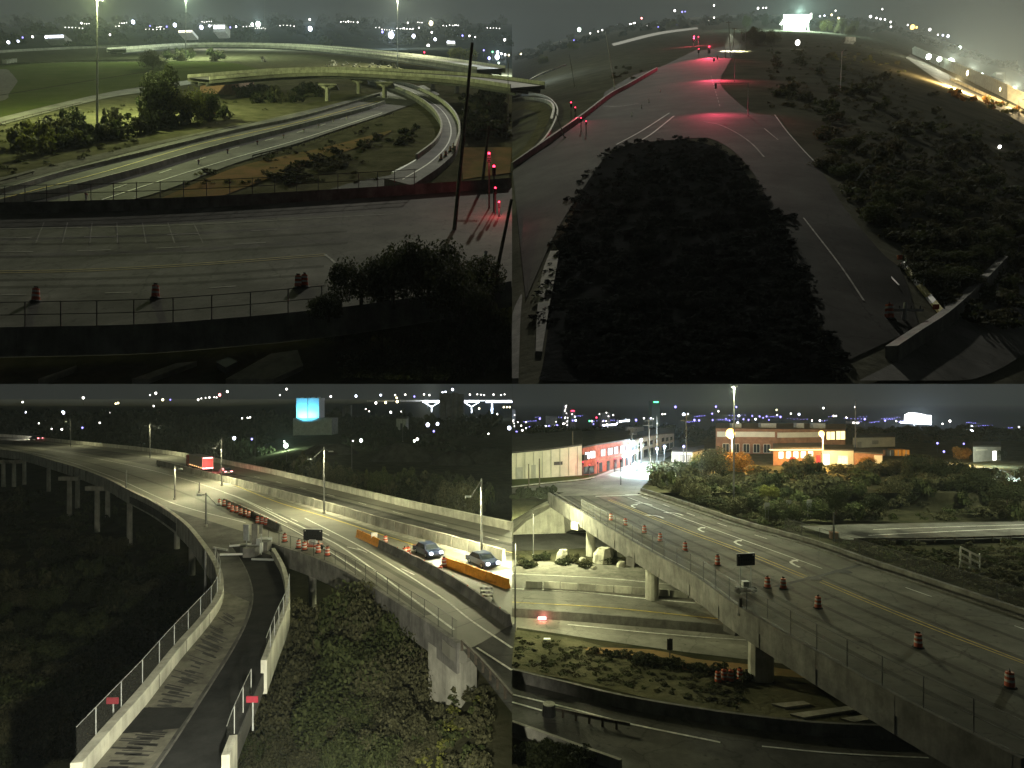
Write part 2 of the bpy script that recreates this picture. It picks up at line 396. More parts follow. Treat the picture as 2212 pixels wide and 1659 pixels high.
def fence(q, pts, d, hgt, spacing=None, posts=None, base=0.0, parent=None, m=dark_st, rails=(1.0,), r=0.04, mesh=True, n=None, label=None, cat=None, group=None, name='chain_link_fence', infill=None):
    """posts, rails and woven infill along a line; a thing of its own, or a part of a bridge when parent is given"""
    ln = along(q, pts, d, n or 12*(len(pts)-1)+1)
    up = Vector((0, 0, base)); top = Vector((0, 0, base + hgt))
    if parent is None: root = thing(name, label, cat or 'fence', ln[0], group)
    else: root = None
    mb = MB()
    for rl in rails:
        z = Vector((0, 0, base + hgt*rl))
        for a, b in zip(ln, ln[1:]): mb.tube(a+z, b+z, r*0.8, r*0.8, 4)
    rail = mb.build('fence' if parent is not None else 'rail', m, parent if parent is not None else root)
    host = rail if parent is not None else root
    if mesh:
        mm = MB()
        for a, b in zip(ln, ln[1:]): mm.quad(a+up, b+up, b+top, a+top)
        link('woven_mesh', mm.mesh('woven_mesh', infill or mesh_w), host)
    if posts: pp = [q.P(u, v, d) for u, v in posts]
    else:
        pp = []; s = 0.0
        for a, b in zip(ln, ln[1:]):
            L = (b-a).length; t = (-s) % spacing
            while t < L: pp.append(a.lerp(b, t/L)); t += spacing
            s += L
    posts_on(host, pp, hgt, r, m, base)
    return host

# ------------------------------------------------------------------ plants
def crown_mesh(name, seed, n, leaf, lobes, m, wide=1.0, tall=1.0, gap=0.0):
    rn = random.Random(seed); mb = MB(); cl = []
    for i in range(lobes):
        t = rn.uniform(0, 6.283); rr = rn.uniform(0.15, 0.62)**0.8; z = rn.uniform(0.22, 0.86)
        s = rn.uniform(0.24, 0.46)*(1.15 - 0.45*abs(z-0.5)); cl.append((Vector((rr*math.cos(t)*wide, rr*math.sin(t)*wide, z*tall)), s))
    for i in range(n):
        c, s = cl[rn.randrange(lobes)]
        while True:
            p = Vector((rn.uniform(-1, 1), rn.uniform(-1, 1), rn.uniform(-1, 1)))
            if p.length <= 1: break
        p = p.normalized()*(p.length**0.45)
        q = c + Vector((p.x*s, p.y*s, p.z*s*0.85))
        if q.z < 0.02: q.z = rn.uniform(0.02, 0.2)
        nrm = (p + Vector((rn.uniform(-1, 1), rn.uniform(-1, 1), rn.uniform(-0.6, 1.2)))*0.9).normalized()
        a = nrm.orthogonal().normalized(); b = nrm.cross(a); ang = rn.uniform(0, 6.28)
        a2 = a*math.cos(ang) + b*math.sin(ang); b2 = nrm.cross(a2); L = leaf*rn.uniform(0.5, 1.35)
        mb.poly([q - a2*L*0.5, q + b2*L*0.36, q + a2*L*0.55, q - b2*L*0.36])
    return mb.mesh(name, m)
CROWN = {}
for nm, mm in (('dk', leaf_dk), ('mid', leaf_mid), ('ye', leaf_ye), ('or', leaf_or), ('gy', leaf_gy), ('bk', leaf_bk)):
    CROWN[nm] = [crown_mesh('crown', 11*k+len(nm), 5200, 0.075, 15+3*k, mm) for k in range(3)]
BUSH = {nm: [crown_mesh('bush', 5*k+2+len(nm), 4200, 0.085, 15, mm, wide=1.25, tall=0.95) for k in range(3)]
        for nm, mm in (('dk', leaf_dk), ('mid', leaf_mid), ('ye', leaf_ye), ('or', leaf_or), ('gy', leaf_gy), ('bk', leaf_bk))}
tm = MB(); tm.tube((0, 0, -0.03), (0.02, 0.01, 0.45), 0.05, 0.03, 6); tm.tube((0.02, 0.01, 0.42), (-0.03, 0.03, 0.75), 0.028, 0.012, 5)
tm.tube((0.02, 0.01, 0.35), (0.25, 0.1, 0.62), 0.02, 0.008, 4); tm.tube((0.01, 0.01, 0.38), (-0.24, -0.08, 0.66), 0.02, 0.008, 4)
TRUNK = tm.mesh('trunk', bark)
sm = MB()
for a in range(5): sm.tube((0, 0, -0.05), (0.35*math.cos(a*1.26), 0.35*math.sin(a*1.26), 0.5), 0.02, 0.008, 4)
STEM = sm.mesh('stem', bark)
def tree(p, h, w, kind, label, group=None, cat='tree', name='leafy_tree', lift=0.18):
    o = thing(name, label, cat, p, group); rz = U(0, 6.28)
    t = bpy.data.objects.new('trunk', TRUNK); C.objects.link(t); t.parent = o; t.scale = (h*0.8, h*0.8, h); t.rotation_euler = (0, 0, rz)
    c = bpy.data.objects.new('crown', random.choice(CROWN[kind])); C.objects.link(c); c.parent = o
    c.location = (0, 0, h*lift*0.6); c.scale = (w/1.6, w/1.6, h*(1-lift*0.6)/1.12); c.rotation_euler = (0, 0, rz)
    return o
BUSHES = []
def bush(p, h, w, kind, label, group=None): BUSHES.append((p.copy(), h, w, kind, label, group, U(0, 6.28), random.randrange(3)))
def make_bush(p, h, w, kind, label, group=None, name='bush'):
    o = thing(name, label, 'bush', p, group); rz = U(0, 6.28)
    c = bpy.data.objects.new('foliage', random.choice(BUSH[kind])); C.objects.link(c); c.parent = o
    c.scale = (w/2.0, w/2.0, h/1.05); c.rotation_euler = (0, 0, rz); c.location = (0, 0, -0.05*h)
    t = bpy.data.objects.new('stem', STEM); C.objects.link(t); t.parent = o; t.scale = (w/2.2, w/2.2, h)
    return o
import numpy as np
SMALL = {nm: [crown_mesh('clump', 5*k+3+len(nm), 340, 0.30, 9, bpy.data.materials[mn], wide=1.25, tall=0.95) for k in range(2)]
         for nm, mn in (('dk', 'dark_leaves'), ('mid', 'green_leaves'), ('ye', 'yellow_green_leaves'), ('or', 'orange_leaves'), ('gy', 'olive_leaves'), ('bk', 'unlit_leaves'))}
TUFT = {nm: [crown_mesh('tuft', 9*k+4+len(nm), 150, 0.34, 7, bpy.data.materials[mn], wide=1.3, tall=0.9) for k in range(3)] for nm, mn in (('dk', 'dark_leaves'), ('mid', 'green_leaves'), ('gy', 'olive_leaves'), ('ye', 'yellow_green_leaves'), ('bk', 'unlit_leaves'))}
def mass(name, specs, label, SMALL=SMALL):
    """many small leaf clumps that nobody could count, joined into one object"""
    V, F, MI, kinds, base = [], [], [], sorted(set(x[3] for x in specs)), 0
    for (p, h, w, kind, rz) in specs:
        me = random.choice(SMALL[kind]); n = len(me.vertices); co = np.empty(n*3); me.vertices.foreach_get('co', co); co = co.reshape(-1, 3)
        c, s = math.cos(rz), math.sin(rz); x, y = co[:, 0]*w/2, co[:, 1]*w/2
        V.append(np.stack([p.x + c*x - s*y, p.y + s*x + c*y, p.z + co[:, 2]*h - .05*h], 1)); F.append(np.arange(n) + base); base += n; MI.append(np.full(n//4, kinds.index(kind)))
    V = np.concatenate(V); MI = np.concatenate(MI); me = bpy.data.meshes.new(name); nf = base//4
    me.vertices.add(base); me.vertices.foreach_set('co', V.ravel()); me.loops.add(base); me.loops.foreach_set('vertex_index', np.arange(base, dtype=np.int32))
    me.polygons.add(nf); me.polygons.foreach_set('loop_start', np.arange(0, base, 4, dtype=np.int32)); me.polygons.foreach_set('loop_total', np.full(nf, 4, dtype=np.int32))
    for kd in kinds: me.materials.append(SMALL[kd][0].materials[0])
    me.polygons.foreach_set('material_index', MI.astype(np.int32)); me.update(); me.validate()
    o = link(name, me); o['kind'] = 'stuff'; o['label'] = label; return o
def finish_bushes():
    order = sorted(range(len(BUSHES)), key=lambda i: -max(BUSHES[i][1], BUSHES[i][2])/max(1, BUSHES[i][0].y)); top = set(order[:285])
    for i, (p, h, w, k, lb, g, rz, j) in enumerate(BUSHES):
        if i in top: make_bush(p, h, w, k, lb, g)
    rest = [BUSHES[i] for i in order[285:]]
    for nm, test, lb in (('scrub_undergrowth', lambda q: q.z > CZ-1, 'low leafy undergrowth spread over the two hillsides'), ('valley_undergrowth', lambda q: q.z <= CZ-1 and q.x < 0, 'dark leafy undergrowth of the valley and banks round the highway'), ('roadside_undergrowth', lambda q: q.z <= CZ-1 and q.x >= 0, 'leafy undergrowth behind and under the street bridge')):
        sp = [(x[0], x[1], x[2], x[3], x[6]) for x in rest if test(x[0])]
        if sp: mass(nm, sp, lb)
def ppm(q, u, v, d): return q.P(u, v, d).y*K         # metres per picture unit at a point of the land

# ------------------------------------------------------------------ small things built once and copied
def drum(p, label, group, first=[None]):
    if first[0] is None:
        o = thing('traffic_drum', label, 'traffic drum', p, group)
        b = MB(); b.tube((0, 0, 0.1), (0, 0, 1.0), 0.30, 0.24, 12); b.tube((0, 0, 1.0), (0, 0, 1.06), 0.1, 0.09, 8)
        for x in (b.build('barrel', orange),): x.parent = o
        x = MB().tube((0, 0, 0), (0, 0, 0.1), 0.44, 0.36, 10).build('base', black); x.parent = o
        for z in (0.38, 0.72):
            x = MB().tube((0, 0, z), (0, 0, z+0.15), 0.292-(z-0.3)*0.065, 0.283-(z-0.3)*0.065, 12).build('reflective_band', reflect); x.parent = o
        x = MB().box((0, 0, 1.12), (0.28, 0.04, 0.12)).build('handle', black); x.parent = o
        first[0] = o; return o
    o = copy_thing(first[0], p, U(0, 6), None, label); o['group'] = group; return o
def city_light(q, u, v, Y, rpx, m, label, group, pole=None, sz=1.15):
    """a far street lamp: dark post and glowing head"""
    c = q.B(u, v, Y); r = rpx*K*Y*1.2; hp = (pole*K*Y) if pole else U(14, 40)*K*Y
    o = thing('street_lamp', label, 'street lamp', c - Vector((0, 0, hp)), group)
    x = MB().tube((0, 0, 0), (0, 0, hp), r*0.16, r*0.12, 4).build('post', dark_st); x.parent = o
    x = MB().ball((0, 0, hp), r, 8, 6, sz).build('lamp_head', m); x.parent = o
    return o
def light_pole(q, u, v, vt, d, label, arms=(), group=None, r=0.13, power=0, col=(1, 0.95, 0.7), headm=None, spot=150, mt=pole_gr, du=0.0, name='light_pole', lean_y=0.0, downtilt=None):
    """a tapered pole from (u, v) to row vt; arms are (du, dv) offsets to each lamp head"""
    b = q.P(u, v, d); s = b.y*K; top = b + Vector((du*s, lean_y, (v-vt)*s))
    o = thing(name, label, 'light pole' if arms or power else 'pole', b, group)
    MB().tube(b - Vector((0, 0, 0.2)), top, r, r*0.6, 7).build('pole', mt, o)
    MB().tube(b - Vector((0, 0, 0.1)), b + Vector((0, 0, 0.35)), r*2.0, r*1.7, 8).build('base', concrete, o)
    for k, (au, av) in enumerate(arms):
        e = top + Vector((au*s, 0, -av*s)); MB().tube(top - Vector((0, 0, 0.2)), e, r*0.42, r*0.34, 5).build('arm', mt, o)
        dx = 1 if au >= 0 else -1
        MB().hexa([e + Vector((x*dx, y, -0.13)) for x, y in ((0, -.16), (.75, -.13), (.75, .13), (0, .16))], [e + Vector((x*dx, y, 0.05)) for x, y in ((0, -.12), (.7, -.08), (.7, .08), (0, .12))]).build('lamp_head', headm or steel, o)
        if power: lamp(o, e + Vector((0.4*dx, 0, -0.25)), power, col, None, spot)
    return o
# ================================================================== upper left: the hillside with the sweeping highway
G = 29.0; DK = 22.0
us = lin(-500, 2212, 70)
E_ground = terrain(E, 'hillside_ground', us, geo(96, 1659, 70, 60), lambda u, v: G, rough_gr, 0.12)
ribbon(E, 'mown_field', [(-400, 300), (0, 275), (450, 268), (940, 268), (1120, 300)], [(-400, 640), (0, 512), (420, 412), (700, 362), (1000, 330)], G, grass, lift=0.25)['kind'] = 'structure'
o = ribbon(E, 'gravel_yard', [(-300, 305), (0, 300), (45, 315), (75, 350)], [(-300, 470), (0, 440), (40, 405), (76, 356)], G, gravel, lift=0.3); struct(o)
far_m = mat('far_dark_ground', (0.016, 0.019, 0.017), 0.95, 0.4, 0.03, spec=0.0)
drape(E, 'far_ground', [(-600, 97), (0, 97), (1100, 97), (2212, 97)], [(-600, 262), (0, 235), (560, 208), (1300, 190), (1700, 225), (2212, 300)], G, far_m, 0.4)['kind'] = 'structure'
# frontage road with its guardrail
fr = struct(ribbon(E, 'frontage_road', [(-300, 590), (0, 512), (420, 412), (640, 375), (910, 335)], [(-300, 640), (0, 545), (420, 436), (640, 398), (930, 348)], G, road_conc, lift=0.3))
def guardrail(q, pts, d, label, spacing=4.0, hgt=0.75, m=rust_st, pm=wood, posts=None):
    ln = along(q, pts, d, 12*(len(pts)-1)+1); root = thing('guardrail', label, 'guardrail', ln[0]); mb = MB()
    for i in range(len(ln)-1):
        a, b = ln[i], ln[i+1]; w0, w1 = perp(ln, i)*0.09, perp(ln, i+1)*0.09
        z = [hgt-0.31, hgt-0.2, hgt-0.1, hgt]; off = [0.3, 1, 0.3, 1]
        for k in range(3):
            mb.quad(a+w0*off[k]+Vector((0, 0, z[k])), b+w1*off[k]+Vector((0, 0, z[k])), b+w1*off[k+1]+Vector((0, 0, z[k+1])), a+w0*off[k+1]+Vector((0, 0, z[k+1])))
        mb.quad(a-w0*.6+Vector((0, 0, hgt)), b-w1*.6+Vector((0, 0, hgt)), b+w1+Vector((0, 0, hgt)), a+w0+Vector((0, 0, hgt)))
    mb.build('rail', m, root); pp = []; s = 0
    for a, b in zip(ln, ln[1:]):
        L = (b-a).length; t = (-s) % spacing
        while t < L: pp.append(a.lerp(b, t/L)); t += spacing
        s += L
    posts_on(root, pp[:300], hgt-0.02, 0.1, pm); return root
guardrail(E, [(-200, 610), (0, 541), (200, 488), (360, 448)], G, 'dark guardrail on posts along the pale frontage road beside the green field', 5.0)
wall(E, 'concrete_path', [(130, 274), (450, 269), (900, 270), (1040, 270)], G, 0.5, 0.6, conc_pale).update_tag()
o = bpy.data.objects['concrete_path']; tag(o, 'thin pale concrete kerb wall crossing behind the green field', 'kerb wall')
stripe(E, 'field_track', [(-100, 425), (0, 415), (420, 346), (700, 305), (960, 285)], 1.6, G, wild, lift=0.32)['kind'] = 'structure'
# main carriageways
def eroad(name, A, B, m=asphalt, d=G, lift=0.25): return struct(ribbon(E, name, A, B, d, m, lift=lift))
hw = eroad('highway', [(-400, 905), (0, 806), (420, 700), (850, 590), (1300, 488), (1640, 402), (1830, 370)],
           [(-400, 1180), (230, 962), (680, 838), (1000, 716), (1300, 622), (1650, 500), (1900, 410)], asphalt_worn)
eroad('gravel_shoulder', [(-400, 850), (0, 772), (200, 722), (560, 640), (1000, 548), (1400, 470), (1600, 420)], [(-400, 890), (0, 803), (420, 697), (850, 587), (1300, 485), (1500, 440), (1640, 404)], gravel, lift=0.22)
def ewall(name, label, pts, h, w, m=concrete, d=G, cat='barrier', taper=0.5, side=0, n=None):
    return tag(wall(E, name, pts, d, h, w, m, None, n, 0.1, None, taper, side), label, cat)
ewall('roadside_barrier', 'long low concrete barrier along the outer shoulder of the sweeping highway', [(-400, 935), (0, 842), (300, 755), (700, 655), (1000, 580), (1300, 515), (1640, 415)], 1.0, 0.7)
ewall('median_barrier', 'tall pale topped concrete median barrier dividing the sweeping highway', [(-400, 1010), (0, 897), (240, 850), (560, 766), (900, 663), (1300, 556), (1560, 487), (1660, 452)], 1.35, 1.0, conc_pale)
for nm, pts, w, m, dash in (('lane_marking', [(0, 868), (420, 758), (850, 632), (1300, 530), (1640, 440)], 0.35, yellow_p, None),
                            ('lane_marking', [(440, 871), (700, 786), (1000, 692), (1300, 606), (1650, 492)], 0.35, white_p, None),
                            ('lane_marking', [(250, 905), (720, 745), (1000, 650), (1300, 573), (1640, 465)], 0.28, white_p, (3.5, 9)),
                            ('lane_marking', [(0, 832), (420, 726), (850, 608), (1300, 505), (1640, 420)], 0.25, white_p, None)):
    stripe(E, nm, pts, w, G, m, hw, dash, lift=0.33)
eroad('red_dirt_strip', [(560, 925), (800, 815), (1050, 718), (1400, 640), (1600, 588), (1690, 566)], [(620, 935), (900, 870), (1200, 760), (1400, 690), (1600, 618), (1690, 572)], dirt, lift=0.18)
guardrail(E, [(1092, 688), (1270, 640), (1450, 578), (1600, 528), (1700, 500)], G, 'dark guardrail on closely spaced posts beside the red dirt median', 2.6, 0.9)
guardrail(E, [(-200, 845), (0, 797), (150, 755)], G, 'short guardrail stub on the gravel shoulder above the highway', 4.0)
# marker posts between the lanes
mk = thing('channel_marker', 'white channelizer post nearest the fenced bridge on the highway', 'marker post', E.P(372, 864), 'white channelizer posts between the highway lanes')
for x in (MB().tube((0, 0, 0), (0, 0, 1.15), 0.16, 0.14, 8).build('tube', white_sg), MB().tube((0, 0, 0), (0, 0, 0.08), 0.35, 0.3, 8).build('base', black), MB().box((0, 0, 0.92), (0.36, 0.36, 0.14)).build('band', orange)): x.parent = mk
for i, (u, v) in enumerate(((858, 715), (983, 668), (1112, 630), (1225, 602), (1312, 576), (1376, 556), (1440, 532), (1498, 520))):
    copy_thing(mk, E.P(u, v), 0, None, 'white channelizer post, number %d beyond the first one towards the far bridges' % (i+1))
# the loop ramp on the right
rampA = [(1560, 345), (1690, 375), (1800, 425), (1880, 490), (1908, 560), (1880, 625), (1800, 690), (1660, 770)]
rampB = [(1660, 345), (1800, 385), (1905, 440), (1970, 510), (1985, 580), (1965, 655), (1900, 720), (1780, 800)]
o = struct(ribbon(E, 'loop_ramp', rampA, rampB, G-1.5, asphalt_worn, thick=1.4)); ramp = o
tag(wall(E, 'ramp_parapet', rampA[:7], G-1.5, 1.1, 0.45, concrete), 'curved concrete parapet on the inner side of the loop ramp', 'parapet')
tag(wall(E, 'ramp_parapet', rampB[:6], G-1.5, 1.2, 0.45, conc_pale), 'curved pale concrete parapet on the outer side of the loop ramp', 'parapet')
stripe(E, 'lane_marking', [(1600, 348), (1750, 385), (1890, 460), (1945, 540), (1935, 620), (1860, 700), (1740, 775)], 0.3, G-1.5, white_p, ramp)
eroad('ramp_merge', [(1690, 760), (1500, 800), (1200, 900)], [(1900, 740), (1750, 830), (1500, 930)], asphalt, lift=0.2)
tag(ribbon(E, 'inner_ramp_rail', [(1908, 575), (1880, 628), (1800, 694), (1700, 745)], [(1900, 572), (1872, 622), (1792, 690), (1692, 742)], G-1.2, steel, thick=0.5), 'steel rail curling along the inner edge of the loop ramp', 'rail')
for i, (u, v) in enumerate(((1905, 690), (1925, 675), (1945, 655), (1960, 642))):
    drum(E.P(u, v, G-1.5), 'orange drum %s on the loop ramp end' % ('first', 'second', 'third', 'last')[i], 'orange drums at the loop ramp end')
# two far overpasses
def overpass(q, label, top, drop, d, piers, deckw, m=conc_pale, pier_m=concrete, ytype=True, fm=None):
    """a road bridge seen from the side; top = parapet-top line as drawn on the deck level"""
    root = thing('road_bridge', label, 'bridge', q.P(*top[len(top)//2], d))
    ln = along(q, top, d, 12*(len(top)-1)+1); bk = []
    for i, p in enumerate(ln):
        w = perp(ln, i); w = w if w.y > 0 else -w
        x, y = p.x + w.x*deckw, p.y + w.y*deckw; bk.append(q.S(x, y, d))
    mb = MB(); n = len(ln); mb.v = ln + bk + [p - Vector((0, 0, drop)) for p in ln] + [p - Vector((0, 0, drop)) for p in bk]
    for i in range(n-1): mb.f += [(i, i+1, n+i+1, n+i), (i, 2*n+i, 2*n+i+1, i+1), (n+i, n+i+1, 3*n+i+1, 3*n+i), (2*n+i, 3*n+i, 3*n+i+1, 2*n+i+1)]
    mb.build('deck', road_conc, root)
    ln2 = [p + Vector((0, 0, 0)) for p in ln]
    wall(q, 'parapet', None, d, 1.1, 0.35, m, root, line=ln2, side=0); wall(q, 'parapet', None, d, 1.1, 0.35, m, root, line=bk)
    for s in (0.15, 0.5, 0.85):
        g = MB()
        for i in range(n-1):
            a = ln[i].lerp(bk[i], s) - Vector((0, 0, drop+0.003)); b = ln[i+1].lerp(bk[i+1], s) - Vector((0, 0, drop+0.003)); w = perp(ln, i)*0.2
            g.hexa([a-w-Vector((0, 0, 1.1)), b-w-Vector((0, 0, 1.1)), b+w-Vector((0, 0, 1.1)), a+w-Vector((0, 0, 1.1))], [a-w, b-w, b+w, a+w])
        g.build('girder', fm or girder, root)
    for (u, vb) in piers:
        b = q.P(u, vb, q.d); zt = q.surf(b.x, b.y, d) - drop - 1.1; H = zt - b.z
        if H < 1: continue
        p = MB().tube(b - Vector((0, 0, 0.5)), b + Vector((0, 0, H*0.75 if ytype else H-1.0)), 0.85, 0.75, 10).build('pier', pier_m, root)
        c = MB()
        if ytype:
            for sx in (-1, 1): c.tube(b + Vector((0, 0, H*0.7)), b + Vector((sx*2.6, 0.6, H)), 0.6, 0.5, 6)
            c.box(b + Vector((0, 1.5, H-0.25)), (6.2, 4.0, 0.5))
        else: c.box(b + Vector((0, deckw*0.3, H-0.5)), (1.8, deckw*0.8, 1.0))
        c.build('pier_cap', pier_m, p)
    return root
b1 = overpass(E, 'nearer curved overpass on Y shaped piers with a pink abutment', [(905, 345), (1000, 337), (1100, 328), (1250, 318), (1400, 314), (1550, 318), (1700, 326), (1970, 346), (2205, 380)], 1.2, DK-1, [(1415, 436), (1550, 405), (1661, 425), (1870, 385), (1975, 402)], 13)
pr = mat('pink_abutment', (0.30, 0.17, 0.12), 0.9, 0.25, 1.0)
a = E.P(1000, 412); bb = E.P(1034, 408); hh = E.surf(a.x, a.y, DK-1) - a.z - 1
MB().hexa([a, bb, bb + Vector((0, 14, 7.5)), a + Vector((0, 14, 7.5))], [p + Vector((0, 0, hh)) for p in (a, bb, bb + Vector((0, 14, 7.5)), a + Vector((0, 14, 7.5)))]).build('abutment', pr, b1)
a2 = E.P(865, 402); MB().hexa([a2, a, a + Vector((0, 1, .55)), a2 + Vector((0, 1, .55))], [a2 + Vector((0, 0, 2.5)), a + Vector((0, 0, hh)), a + Vector((0, 1, hh+.55)), a2 + Vector((0, 1, 3.1))]).build('wing_wall', pr, b1)
b2 = overpass(E, 'farther overpass with long pale parapet below the city lights', [(545, 214), (800, 195), (1000, 193), (1250, 200), (1500, 222), (1800, 258), (2060, 300)], 2.0, DK+1, [(1135, 268), (1440, 285), (1700, 300)], 14, ytype=False)
ewall('approach_wall', 'low brown retaining wall leading up to the farther overpass', [(-200, 245), (0, 228), (300, 212), (545, 204)], 1.6, 0.8, conc_dark, G-5, 'wall')
ribbon(E, 'approach_embankment', [(-200, 243), (0, 226), (300, 210), (560, 205)], [(-200, 300), (0, 280), (300, 262), (620, 255)], G-1, wild, lift=0.0)['kind'] = 'structure'
rub = MB()
for k in range(40):
    p = E.P(U(1400, 1760), U(268, 292)); s = U(0.5, 1.1); rub.ball(p + Vector((0, 0, s*.3)), s, 5, 4, 0.6)
rub.build('rubble', gravel)['kind'] = 'stuff'
deck_as = mat('deck_asphalt', (0.105, 0.102, 0.092), 0.85, 0.3, 0.25, bump=0.1, bscale=5, spec=.05, wear=1)
# foreground bridge with two fences
br = thing('fenced_overpass', 'wide road overpass crossing in front of the sweeping highway, chain link fences on both sides', 'bridge', E.P(700, 1300, DK))
deck = ribbon(E, 'deck', [(-500, 935), (0, 925), (700, 905), (1400, 866), (2000, 826), (2212, 812)], [(-500, 1450), (0, 1443), (600, 1430), (1000, 1402), (1400, 1365), (1800, 1310), (2212, 1240)], DK, deck_as, br, thick=1.5)
pA = [(-500, 932), (0, 922), (700, 902), (1400, 864), (2000, 824), (2205, 810)]
wall(E, 'parapet', pA, DK, 1.15, 0.5, conc_dark, br, drop=1.5)
fence(E, [(-60, 925), (0, 922), (700, 902), (1400, 864), (1800, 838)], DK, 1.9, posts=[(u, 922 - (u/1400.)**1.25*58) for u in (20, 108, 202, 298, 393, 490, 590, 692, 793, 893, 993, 1090, 1187, 1282, 1375, 1460, 1550, 1632, 1705, 1790)], base=1.15, parent=br, rails=(0.5, 1.0), r=0.05)
pB = [(-500, 1452), (0, 1444), (600, 1430), (1000, 1402), (1400, 1364), (1800, 1309), (2205, 1240)]
wall(E, 'parapet', pB, DK, 0.45, 0.5, conc_dark, br, drop=1.6)
fence(E, pB[1:5], DK, 1.75, posts=[(108, 1443), (262, 1440), (418, 1437), (578, 1431), (748, 1421), (915, 1409), (1082, 1394), (1245, 1379), (1390, 1365)], base=0.45, parent=br, rails=(0.0, 0.5, 1.0), r=0.045)
for pts, w, m, dash in (([(-300, 1176), (0, 1172), (350, 1165), (700, 1148), (1050, 1125), (1405, 1098)], 0.14, yellow_p, None), ([(-300, 1185), (0, 1180), (350, 1173), (700, 1156), (1050, 1133), (1405, 1105)], 0.14, yellow_p, None),
                        ([(1405, 1100), (1460, 1150), (1525, 1245)], 0.22, white_p, None), ([(0, 1089), (330, 1085), (790, 1068), (1300, 1040)], 0.16, white_p, (3, 4)), ([(0, 1030), (400, 1024), (900, 1008), (1400, 980)], 0.16, white_p, (3, 5)),
                        ([(0, 1275), (600, 1262), (1200, 1225)], 0.12, white_p, (2, 6)), ([(0, 990), (800, 972), (1700, 925)], 0.14, white_p, None)):
    stripe(E, 'lane_marking', pts, w, DK, worn_y if m is yellow_p else worn_p, deck, dash)
joints(E, pB, DK, 9.0, -1.55, .43, br, .27)
for pts in ([(-200, 1060), (700, 1045), (1500, 1000)], [(-200, 1115), (700, 1098), (1500, 1050)], [(-200, 1215), (700, 1195), (1400, 1150)], [(-200, 1245), (700, 1228), (1300, 1190)]): stripe(E, 'tyre_track', pts, .55, DK, tyre, deck, lift=.015)
for k, u in enumerate((190, 292, 398, 505, 615, 725, 835)):     # fence-post shadows painted on the deck as dark stripes
    stripe(E, 'post_shadow', [(u, 962), (u + (u-400)*0.12 - 10, 1050)], 0.1, DK, conc_dark, deck, lift=0.02)
drum(E.P(155, 1303, DK), 'orange traffic drum by the near fence, alone at the frame edge of the dark overpass', 'orange drums on the dark overpass')
drum(E.P(672, 1288, DK), 'orange traffic drum by the near fence, middle one on the dark overpass', 'orange drums on the dark overpass')
drum(E.P(1288, 1245, DK), 'orange traffic drum in the close pair where the near fence ends, farther from the bush', 'orange drums on the dark overpass')
drum(E.P(1316, 1240, DK), 'orange traffic drum in the close pair where the near fence ends, beside the bush', 'orange drums on the dark overpass')
# light patches built as pale slabs, with a dark shade diamond, below the near fascia
for i, poly in enumerate((((165, 1659), (330, 1600), (335, 1606), (195, 1659)), ((570, 1659), (760, 1590), (850, 1582), (640, 1659)), ((975, 1659), (1170, 1548), (1285, 1532), (1310, 1600), (1180, 1659)))):
    mb = MB(); pts = [E.P(u, v, G, 0.0) for u, v in poly]; mb.hexa(pts, [p + Vector((0, 0, 0.4)) for p in pts])
    tag(mb.build('light_patch', conc_pale), ('narrow', 'middle', 'broadest')[i] + ' pale slab standing in for a light patch below the near side of the dark overpass', 'slab')
mb = MB(); pts = [E.P(u, v, G, 0.0) for u, v in ((935, 1590), (985, 1568), (1025, 1588), (975, 1615))]; mb.hexa(pts, [p + Vector((0, 0, 0.5)) for p in pts])
tag(mb.build('shade_diamond', dark_st), 'dark diamond of shade between two pale light patches', 'drain cover')  # dark plate standing in for a diamond of shade, no drain cover there
# poles, masts, signals
def mast(q, u, v, vt, d, label, power, col, spot=None, r=0.3, tgt=None, du=0.0):
    b = q.P(u, v, d); s = b.y*K; top = b + Vector((du*s, 0, (v-vt)*s)); o = thing('high_mast', label, 'light mast', b, 'high light masts')
    MB().tube(b - Vector((0, 0, 0.5)), top, r, r*0.45, 8).build('mast', steel, o)
    rg = MB().tube(top - Vector((0, 0, 0.2)), top + Vector((0, 0, 0.25)), 0.9, 0.7, 10).build('ring', steel, o); hd = MB()
    for k in range(6): hd.box(top + Vector((1.2*math.cos(k*1.047), 1.2*math.sin(k*1.047), -0.05)), (0.6, 0.6, 0.3), k*1.047)
    hd.build('lamp_heads', dark_st, rg)
    if power: lamp(o, top + Vector((0, 0, -1.2)), power, col, tgt, spot, 0.6)
    return o
mast(E, 420, 541, -14, G, 'tall thin light mast standing in the bushes before the green field', 40000, (0.88, 1.0, 0.40), None)
mast(E, 803, 262, -14, G, 'tall thin light mast behind the pale far parapet', 90000, (0.8, 1.0, 0.62), None)
mast(E, 1144, 170, -14, G, 'tall thin light mast far behind the overpasses', 0, (1, 1, 1))
mast(E, 1718, 300, -14, G, 'slim light mast beyond the bright stretch of the nearer overpass', 45000, (0.95, 1.0, 0.62), None)
def wood_pole(q, u, v, u2, vt, d, label, r=0.2, m=wood, arms=1, lean=0.0):
    b = q.P(u, v, d); s = b.y*K; top = b + Vector(((u2-u)*s, lean, (v-vt)*s)); o = thing('utility_pole', label, 'utility pole', b)
    MB().tube(b - Vector((0, 0, 0.3)), top, r, r*0.7, 8).build('pole', m, o)
    for k in range(arms):
        c = top - Vector((0, 0, 0.5 + 1.1*k)); MB().box(c, (2.4, 0.14, 0.16)).build('crossarm', m, o)
        for x in (-1.0, -0.4, 0.4, 1.0): MB().tube(c + Vector((x, 0, 0.08)), c + Vector((x, 0, 0.3)), 0.05, 0.03, 6).build('insulator', glass_dk, o)
    return o
wood_pole(E, 1962, 990, 2040, 186, DK, 'thick dark utility pole leaning beside the loop ramp', 0.22, wood, 0)
